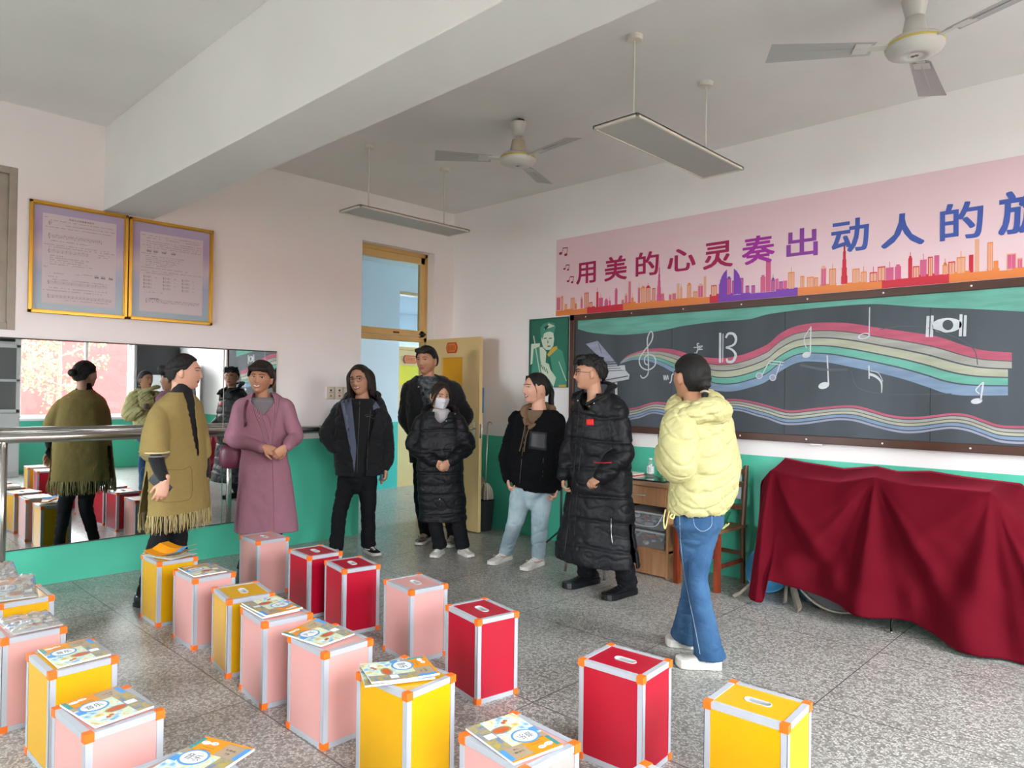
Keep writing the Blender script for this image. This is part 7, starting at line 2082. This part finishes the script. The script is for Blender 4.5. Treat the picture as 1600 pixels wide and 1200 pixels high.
# ---- 6 woman in the black fleece ---------------------------------------------
def fleece():
    P = Person((2.09, -1.08), -25, -60, 'laughing young woman in a black fleece jacket with brown hood and pale jeans', 'fair')
    P.head_mat(838, 607.5, -62, 3, 0, 0, 1.11)
    t1, h1 = fl(764, 884), fl(797, 873); t2, h2 = fl(815, 893), fl(848, 881)
    legs = [(P.P(815, 766), P.P(805, 815, -.03), ankle(t1, h1, .08)), (P.P(848, 766, .0), P.P(843, 820, -.04), ankle(t2, h2, .08))]
    shl = (P.P(868, 657, -.04), P.P(808, 657, .06)); e = (P.P(882, 715, -.05), P.P(792, 715, .07)); w = (P.P(871, 760, -.07), P.P(793, 748, .0))
    hands = [dict(wrist=w[0], direc=P.P(868, 775, -.09) - w[0], palm=-cr, curl=.7, side=1), dict(wrist=w[1], direc=P.P(797, 765, -.04) - w[1], palm=cr, curl=.8, side=-1)]
    op = {'smile': 1}
    body = build_body(P, op, P.P(842, 640), shl, [(shl[0], e[0], w[0]), (shl[1], e[1], w[1])], legs, hands)
    face_parts(P, op, body, smile=True, narrow=.8)
    def ex(bm, HM):
        add_blob(bm, HM @ Vector((0, -.105, .015)), .030, .026, .03, HM.to_3x3(), 14, 10)
        add_tube(bm, smooth_path([HM @ Vector((0, -.10, .02)), HM @ Vector((.0, -.135, -.01)), HM @ Vector((.005, -.14, -.09)), HM @ Vector((.01, -.165, -.19))], 5), [.024] * 6 + [(.030, .024)] * 6 + [.022] * 3 + [.006], 12, round_ends=True)
        for sx in (-1, 1): add_tube(bm, smooth_path([HM @ Vector((sx * .03, .075, .09)), HM @ Vector((sx * .066, .055, .03)), HM @ Vector((sx * .075, .035, -.03)), HM @ Vector((sx * .070, .03, -.085))], 4), [(.008, .012)] * 5 + [.0045] * 4 + [.003] * 3 + [.0015], 7, round_ends=True)
    hair(P, HAIRB, line_tab((0, .085), (35, .070), (55, .045), (72, .012), (88, .030), (106, .020), (116, -.02), (130, -.05), (180, -.06)), ex, vol=.009)
    bm = garment(P, [(640, 822, 856, 1.0), (648, 818, 862, .85), (662, 808, 870, .6), (700, 808, 872, .6)], noise_amp=.003, seed=12); link_mesh('hoodie', remesh(bm, .007, 2), cloth('grey_brown_knit', '#6e5a48'), P.root, True, True)
    def keep(ph, v): return abs(ph) > interp([(636, 50), (650, 24), (662, 4), (770, 0)], v)[0] or v > 662
    bm = garment(P, [(638, 820, 860, 1.0), (648, 808, 870, .8), (660, 801, 877, .68), (700, 796, 883, .66), (735, 796, 882, .66), (757, 800, 876, .66), (768, 804, 872, .62)], keep, th=.014, noise_amp=.008, seed=13)
    sleeve(bm, [P.P(862, 650, -.02), shl[0], e[0].lerp(shl[0], .5), e[0], e[0].lerp(w[0], .6), w[0]], [.06, .078, .08, .078, .062, .045], 13, .06, 5)
    sleeve(bm, [P.P(816, 650, .05), shl[1], e[1].lerp(shl[1], .5), e[1], e[1].lerp(w[1], .6), w[1]], [.06, .075, .076, .072, .058, .045], 14, .06, 5)
    FL_ = mat('black_fleece', srgb('#0f1012'), .95, spec=.15, bump=.9, bscale=130)
    coat = link_mesh('jacket', crease(remesh(bm, .0075, 3), CR['FL_'][0], CR['FL_'][1], fn=CR['FL_'][2]), FL_, P.root, True, True)
    BRN = cloth('brown_fleece', '#7b604a')
    bm = bmesh.new()
    add_tube(bm, smooth_path([P.P(824, 662, -.10), P.P(819, 640, -.02), P.P(834, 632, .09), P.P(856, 632, .10), P.P(863, 641, .0), P.P(846, 655, -.10), P.P(828, 668, -.13)], 6), [(.020, .034)] * 37, 12, side=Vector((0, 0, 1)), round_ends=True)
    add_tube(bm, smooth_path([P.P(840, 640, .10), P.P(858, 640, .06), P.P(864, 648, -.03)], 5), [(.028, .038)] * 11, 12, side=Vector((0, 0, 1)), round_ends=True)
    hood = link_mesh('hood', remesh(bm, .007, 3), BRN, P.root, True, True); tr = caster([coat, hood])
    for pts in ([(822, 655), (818, 680), (812, 705)], [(831, 662), (823, 680), (819, 706)]):
        draw(P, tr, 'drawstring', pts, .0042, BRN, .004, hood)
    patch(P, tr, 'chest_pocket', [(828, 673), (855, 676), (854, 705), (826, 701)], mat('nylon_patch', srgb('#1f2023'), .5), .003, coat)
    draw(P, tr, 'zip', [(822, 668), (816, 710), (812, 755)], .0016, mat('zip_grey', (0, 0, 0)), .001, coat); draw(P, tr, 'pocket_zip', [(849, 716), (848, 745)], .0015, mat('zip_grey', (0, 0, 0)), .001, coat)
    trousers(P, legs, .08, [.095, .085, .072, .066, .062], cloth('pale_denim', '#8ba3ad', .85, col2=srgb('#a9bcc2'), vscale=6), name='jeans', seed=16, amp=.03)
    PK = mat('shoe_pink', srgb('#c99a86'), .5)
    for t, h in ((t1, h1), (t2, h2)): shoe(P, t, h, WSH, WSOLE, h=.088, sole=.034, lace=LACEW, swoosh=PK)
fleece()

# ---- 7 man in the long coat ---------------------------------------------------
def longcoat():
    P = Person((3.05, -1.22), -40, -86, 'young man in glasses and an ankle-length black puffer coat with a red flag patch', 'mid')
    P.head_mat(922, 584, -84, 2, 0, 0, 1.04)
    t1, h1 = fl(881, 921), fl(934, 909); t2, h2 = fl(943, 939), fl(992, 926)
    legs = [(P.P(912, 800, .08), P.P(908, 850, .05), ankle(t1, h1, .085, .3)), (P.P(958, 800, -.08), P.P(968, 855, -.08), ankle(t2, h2, .085, .25))]
    shl = (P.P(962, 642, -.12), P.P(908, 642, .13)); e = (P.P(972, 708, -.20), P.P(890, 705, .12)); w = (P.P(940, 746, -.28), P.P(880, 742, .0))
    hands = [dict(wrist=w[0], direc=P.P(920, 756, -.32) - w[0], palm=Vector((0, 0, -1)) - cf * -.4, curl=1.0, side=-1, s=.95), dict(wrist=w[1], direc=Vector((0, 0, -1)), palm=cr, curl=.6, side=-1, s=.95)]
    body = build_body(P, {}, P.P(930, 622), shl, [(shl[0], e[0], w[0]), (shl[1], e[1], w[1])], [legs[1], legs[0]], hands)
    face_parts(P, {}, body, narrow=.9); glasses(P, {}, mat('bronze_wire', srgb('#3a2c24'), .4, .4), .022)
    def ex(bm, HM):
        rnd = random.Random(4)
        for k in range(34):
            a = rnd.uniform(-2.6, 2.6); z = rnd.uniform(.055, .10); c = HM @ Vector((math.sin(a) * .062, math.cos(a) * .078, z)); n = HM @ Vector((math.sin(a + .5) * .085, math.cos(a + .5) * .105, z + rnd.uniform(-.005, .035)))
            add_tube(bm, [c, (c + n) / 2 + Vector((0, 0, .012)), n], [.018, .016, .006], 8, round_ends=True)
        for k in range(-3, 4): add_tube(bm, smooth_path([HM @ Vector((k * .016, .04, .105)), HM @ Vector((k * .018, .10, .10)), HM @ Vector((k * .019, .112, .070 - .004 * abs(k)))], 3), [.018] * 3 + [.014] * 3 + [.006], 8, round_ends=True)
    hair(P, HAIRB, line_tab((0, .070), (40, .066), (60, .052), (75, .045), (90, .05), (106, .03), (118, -.01), (130, -.03), (180, -.06)), ex, vol=.020, rough=1.2, voxel=.005)
    def q(ph, z, v): return .012 * (abs(math.sin((z + .05) * math.pi / .27)) ** .5 - .6)
    def keep(ph, v):
        if v < 640: return abs(ph) > interp([(606, 45), (640, 6)], v)[0]
        if v > 812 and abs(ph - 92) < 3 + (v - 812) * .07: return False
        return True
    bm = garment(P, [(612, 908, 958, 1.0), (622, 902, 968, .8), (636, 897, 976, .72), (680, 894, 982, .68), (740, 889, 984, .66), (800, 882, 988, .64), (850, 870, 992, .64), (876, 867, 996, .64)], keep, th=.016, quilt=q, noise_amp=.007, seed=15, flare=(4, .02, 2))
    sleeve(bm, [P.P(950, 630, -.06), shl[0], e[0].lerp(shl[0], .5), e[0], e[0].lerp(w[0], .55), P.P(941, 744, -.28)], [.065, .092, .090, .088, .078, .062], 15, .07, 5)
    sleeve(bm, [P.P(916, 632, .08), shl[1], e[1].lerp(shl[1], .5), e[1], e[1].lerp(w[1], .55), w[1]], [.06, .08, .078, .072, .062, .05], 16, .07, 5)
    add_tube(bm, smooth_path([P.P(899, 624, .02), P.P(906, 612, .12), P.P(935, 598, .12), P.P(957, 602, .0), P.P(944, 616, -.13), P.P(916, 632, -.14)], 6), [(.012, .040)] * 31, 12, side=Vector((0, 0, 1)), round_ends=True)
    coat = link_mesh('coat', crease(remesh(bm, .008, 3), CR['BLKP'][0], CR['BLKP'][1], fn=CR['BLKP'][2]), BLKP, P.root, True, True); tr = caster([coat])
    REDF = mat('flag_red', srgb('#d8141c'), .6)
    f = patch(P, tr, 'flag_patch', [(916.5, 655), (928, 655), (928, 664.5), (916, 664)], REDF, .003, coat)
    for (u, v) in ((918.5, 657.5), (921.5, 656.5)):
        h = hit(tr, u, v, .006)
        if h: bm = bmesh.new(); add_blob(bm, h, .0028, .0028, .0028, None, 8, 6); link('star', bm, mat('star_yellow', srgb('#e6c22c'), .5), f)
    draw(P, tr, 'sleeve_zip', [(928, 722), (940, 723.5), (956, 723)], .005, mat('zip_red', srgb('#b0142a'), .5), .002, coat)
    draw(P, tr, 'side_zip', [(955, 810), (955, 830), (957, 850)], .0022, SILV, .001, coat)
    draw(P, tr, 'placket', [(905, 640), (900, 700), (893, 770), (884, 850), (880, 870)], .0022, BLK, .001, coat); draw(P, tr, 'placket', [(915, 640), (908, 700), (902, 770), (895, 868)], .0018, BLK, .001, coat)
    for (u, v) in ((903, 626), (928, 630), (912, 638)):
        h = hit(tr, u, v, .001)
        if h: bm = bmesh.new(); add_blob(bm, h, .006, .006, .006, None, 8, 6); link('snap_button', bm, SILV, coat)
    trousers(P, legs, .05, [.10, .088, .080, .076, .080], BLKT, seed=17, amp=.08)
    for t, h in ((t1, h1), (t2, h2)):
        shoe(P, t, h, BSH, BSH, h=.105, w=.054, sole=.045, lace=BLK, chunky=.004)
longcoat()

# ---- 8 woman in yellow ---------------------------------------------------------
def yellow():
    P = Person((4.22, -1.91), -140, -122, 'woman seen from behind in a pale yellow quilted hooded jacket and flared blue jeans', 'tan')
    P.head_mat(1079, 590, -136, 4, 0, 0, 1.04)
    t1, h1 = fl(1040, 1006), fl(1086, 1012); t2, h2 = fl(1056, 1040), fl(1127, 1044)
    legs = [(P.P(1080, 812, -.02), P.P(1084, 905, .08), ankle(t1, h1, .06, .34)), (P.P(1104, 812, .04), P.P(1090, 905, -.05), ankle(t2, h2, .055, .26))]
    shl = (P.P(1064, 662, -.12), P.P(1120, 662, .14)); e = (P.P(1056, 734, -.16), P.P(1132, 735, .26)); w = (P.P(1036, 700, .02), P.P(1060, 700, .30))
    hands = [dict(wrist=w[0], direc=P.P(1037, 683, .09) - w[0], palm=cr, curl=.85, side=1, s=.95), dict(wrist=w[1], direc=P.P(1042, 692, .26) - w[1], palm=-cf, curl=.8, side=1, s=.95)]
    body = build_body(P, {}, P.P(1084, 632), shl, [(shl[0], e[0], w[0]), (shl[1], e[1], w[1])], legs, hands)
    face_parts(P, {}, body)
    def ex(bm, HM):
        add_blob(bm, HM @ Vector((0, -.035, .012)), .080, .078, .092, HM.to_3x3(), 26, 18)
        add_tube(bm, smooth_path([HM @ Vector((0, -.085, .0)), HM @ Vector((0, -.108, -.045)), HM @ Vector((.0, -.112, -.08)), HM @ Vector((0, -.105, -.125))], 5), [.05] * 3 + [.035] * 3 + [.018] * 3 + [.020] * 3 + [.016] * 3 + [.006], 14, round_ends=True)
    hair(P, HAIRB, line_tab((0, .075), (40, .065), (60, .035), (75, .005), (88, .03), (106, .02), (116, -.04), (130, -.075), (180, -.075)), ex, vol=.012)
    HM = P.HM; bm = bmesh.new(); c = HM @ Vector((0, -.113, -.066)); ax = HM.to_3x3()
    add_tube(bm, [c + ax @ Vector((math.cos(a) * .020, math.sin(a) * .020, .004 * math.sin(a * 2))) for a in [6.2832 * k / 20 for k in range(20)]], .0055, 8, closed=True); link('hair_tie', bm, mat('hair_tie_beige', srgb('#b9a894'), .5), P.root, smooth=True)
    YL = mat('pale_yellow_nylon', srgb('#c0bb86'), .55, spec=.3, bump=.5, bscale=28)
    def q(ph, z, v):
        a = (z * 11 + ph * 1.6) ; b = (z * 11 - ph * 1.6)
        s = min(abs(math.sin(a)), abs(math.sin(b)) + .15)
        return .014 * (s ** .5 - .7)
    def keep(ph, v): return abs(ph) > interp([(620, 40), (650, 6), (800, 0)], v)[0] or v > 650
    bm = garment(P, [(630, 1058, 1116, 1.0), (640, 1050, 1130, .85), (656, 1046, 1138, .75), (690, 1050, 1146, .72), (730, 1052, 1151, .72), (768, 1048, 1147, .72), (792, 1046, 1138, .72), (803, 1050, 1131, .70)], keep, th=.016, quilt=q, noise_amp=.008, seed=17, dz=2.2, seg=130)
    def ysl(pts, rad, sd):
        P_ = smooth_path(pts, 10); m = len(P_); k = len(pts) - 1; rr = []
        for i in range(m):
            t = i / 10; a = min(int(t), k - 1); fr = min(1, t - a); rr.append(rad[a] + (rad[a + 1] - rad[a]) * fr)
        def wr(t, a, v): return 1 + .10 * (abs(math.sin(t * 9 + a * 1.5 + sd)) ** .5 - .7) + .04 * noise.noise(v * 14)
        add_tube(bm, P_, rr, 30, round_ends=True, wr=wr)
    ysl([P.P(1076, 648, -.06), shl[0], e[0].lerp(shl[0], .5), P.P(1060, 726, -.17), P.P(1046, 722, -.10), P.P(1037, 706, -.01)], [.075, .098, .108, .098, .075, .052], 0)
    ysl([P.P(1108, 650, .08), shl[1], e[1].lerp(shl[1], .5), e[1], e[1].lerp(w[1], .5), w[1]], [.07, .09, .095, .088, .07, .05], 1)
    jk = link_mesh('jacket', crease(remesh(bm, .0075, 2), CR['YL'][0], CR['YL'][1], fn=CR['YL'][2]), YL, P.root, True, True)
    bm = bmesh.new()
    add_tube(bm, smooth_path([P.P(1050, 640, -.02), P.P(1062, 622, .10), P.P(1090, 616, .12), P.P(1112, 618, .06), P.P(1122, 632, -.04), P.P(1105, 650, -.14), P.P(1078, 648, -.17), P.P(1055, 644, -.10)], 6), [(.030, .045)] * 43, 14, side=Vector((0, 0, 1)), round_ends=True)
    add_blob(bm, P.P(1110, 642, -.10), .135, .085, .075, Matrix.Rotation(P.fa + math.pi / 2, 3, 'Z'), 30, 20, lambda d: 1 + .05 * noise.noise(d * 4) + .035 * abs(math.sin(d.x * 7 + d.z * 5)))
    add_blob(bm, P.P(1088, 648, -.14), .10, .07, .055, Matrix.Rotation(P.fa + math.pi / 2, 3, 'Z'), 26, 18, lambda d: 1 + .05 * noise.noise(d * 4 + Vector((3, 0, 0))))
    hd = link_mesh('hood', crease(remesh(bm, .0075, 3), .003, (16, 16, 16), fn=quilt_lines), YL, jk, True, True); tr = caster([jk])
    YC = mat('cord_yellow', srgb('#cfcb86'), .6)
    for pts in ([P.P(1040, 796, -.05), P.P(1037, 812, -.06), P.P(1039, 826, -.06), P.P(1043, 812, -.06), P.P(1046, 798, -.06)], [P.P(1050, 803, -.13), P.P(1047, 808, -.14), P.P(1052, 810, -.14), P.P(1054, 804, -.13)]):
        bm = bmesh.new(); add_tube(bm, smooth_path(pts, 6), .004, 8); link('drawcord', bm, YC, jk, smooth=True)
    DEN = cloth('blue_denim', '#2c4d72', .85, .4, 260, col2=srgb('#42678e'), vscale=5)
    tz = trousers(P, legs, .09, [.088, .068, .058, .066, (.092, .082)], DEN, name='jeans', seed=18, amp=.02, voxel=.007, wr_=.155); tr2 = caster([tz])
    ST = mat('jean_stitch', srgb('#9fb3c4'), .8)
    draw(P, tr2, 'side_seam', [(1062, 806), (1064, 850), (1070, 900), (1080, 950), (1088, 990), (1094, 1022)], .0016, ST, .001, tz, 8)
    draw(P, tr2, 'pocket_stitch', [(1083, 806), (1086, 822), (1098, 830), (1111, 822), (1112, 806)], .0014, ST, .001, tz, 8)
    for t, h in ((t1, h1), (t2, h2)): shoe(P, t, h, WSH, WSOLE, h=.10, w=.052, sole=.045, lace=None, chunky=.003)
    k = empty('cup', P.P(1037, 690, .08), 0, 'small grey cup held up by the woman in the yellow jacket', 'cup')
    bm = bmesh.new(); add_lathe(bm, P.P(1036, 694, .07), [(.026, -.02), (.030, .05), (.031, .052), (.027, .05), (.022, -.01), (0, -.012)], 20); link('cup_body', bm, mat('cup_grey', srgb('#5f625e'), .4), k, smooth=True)
yellow()
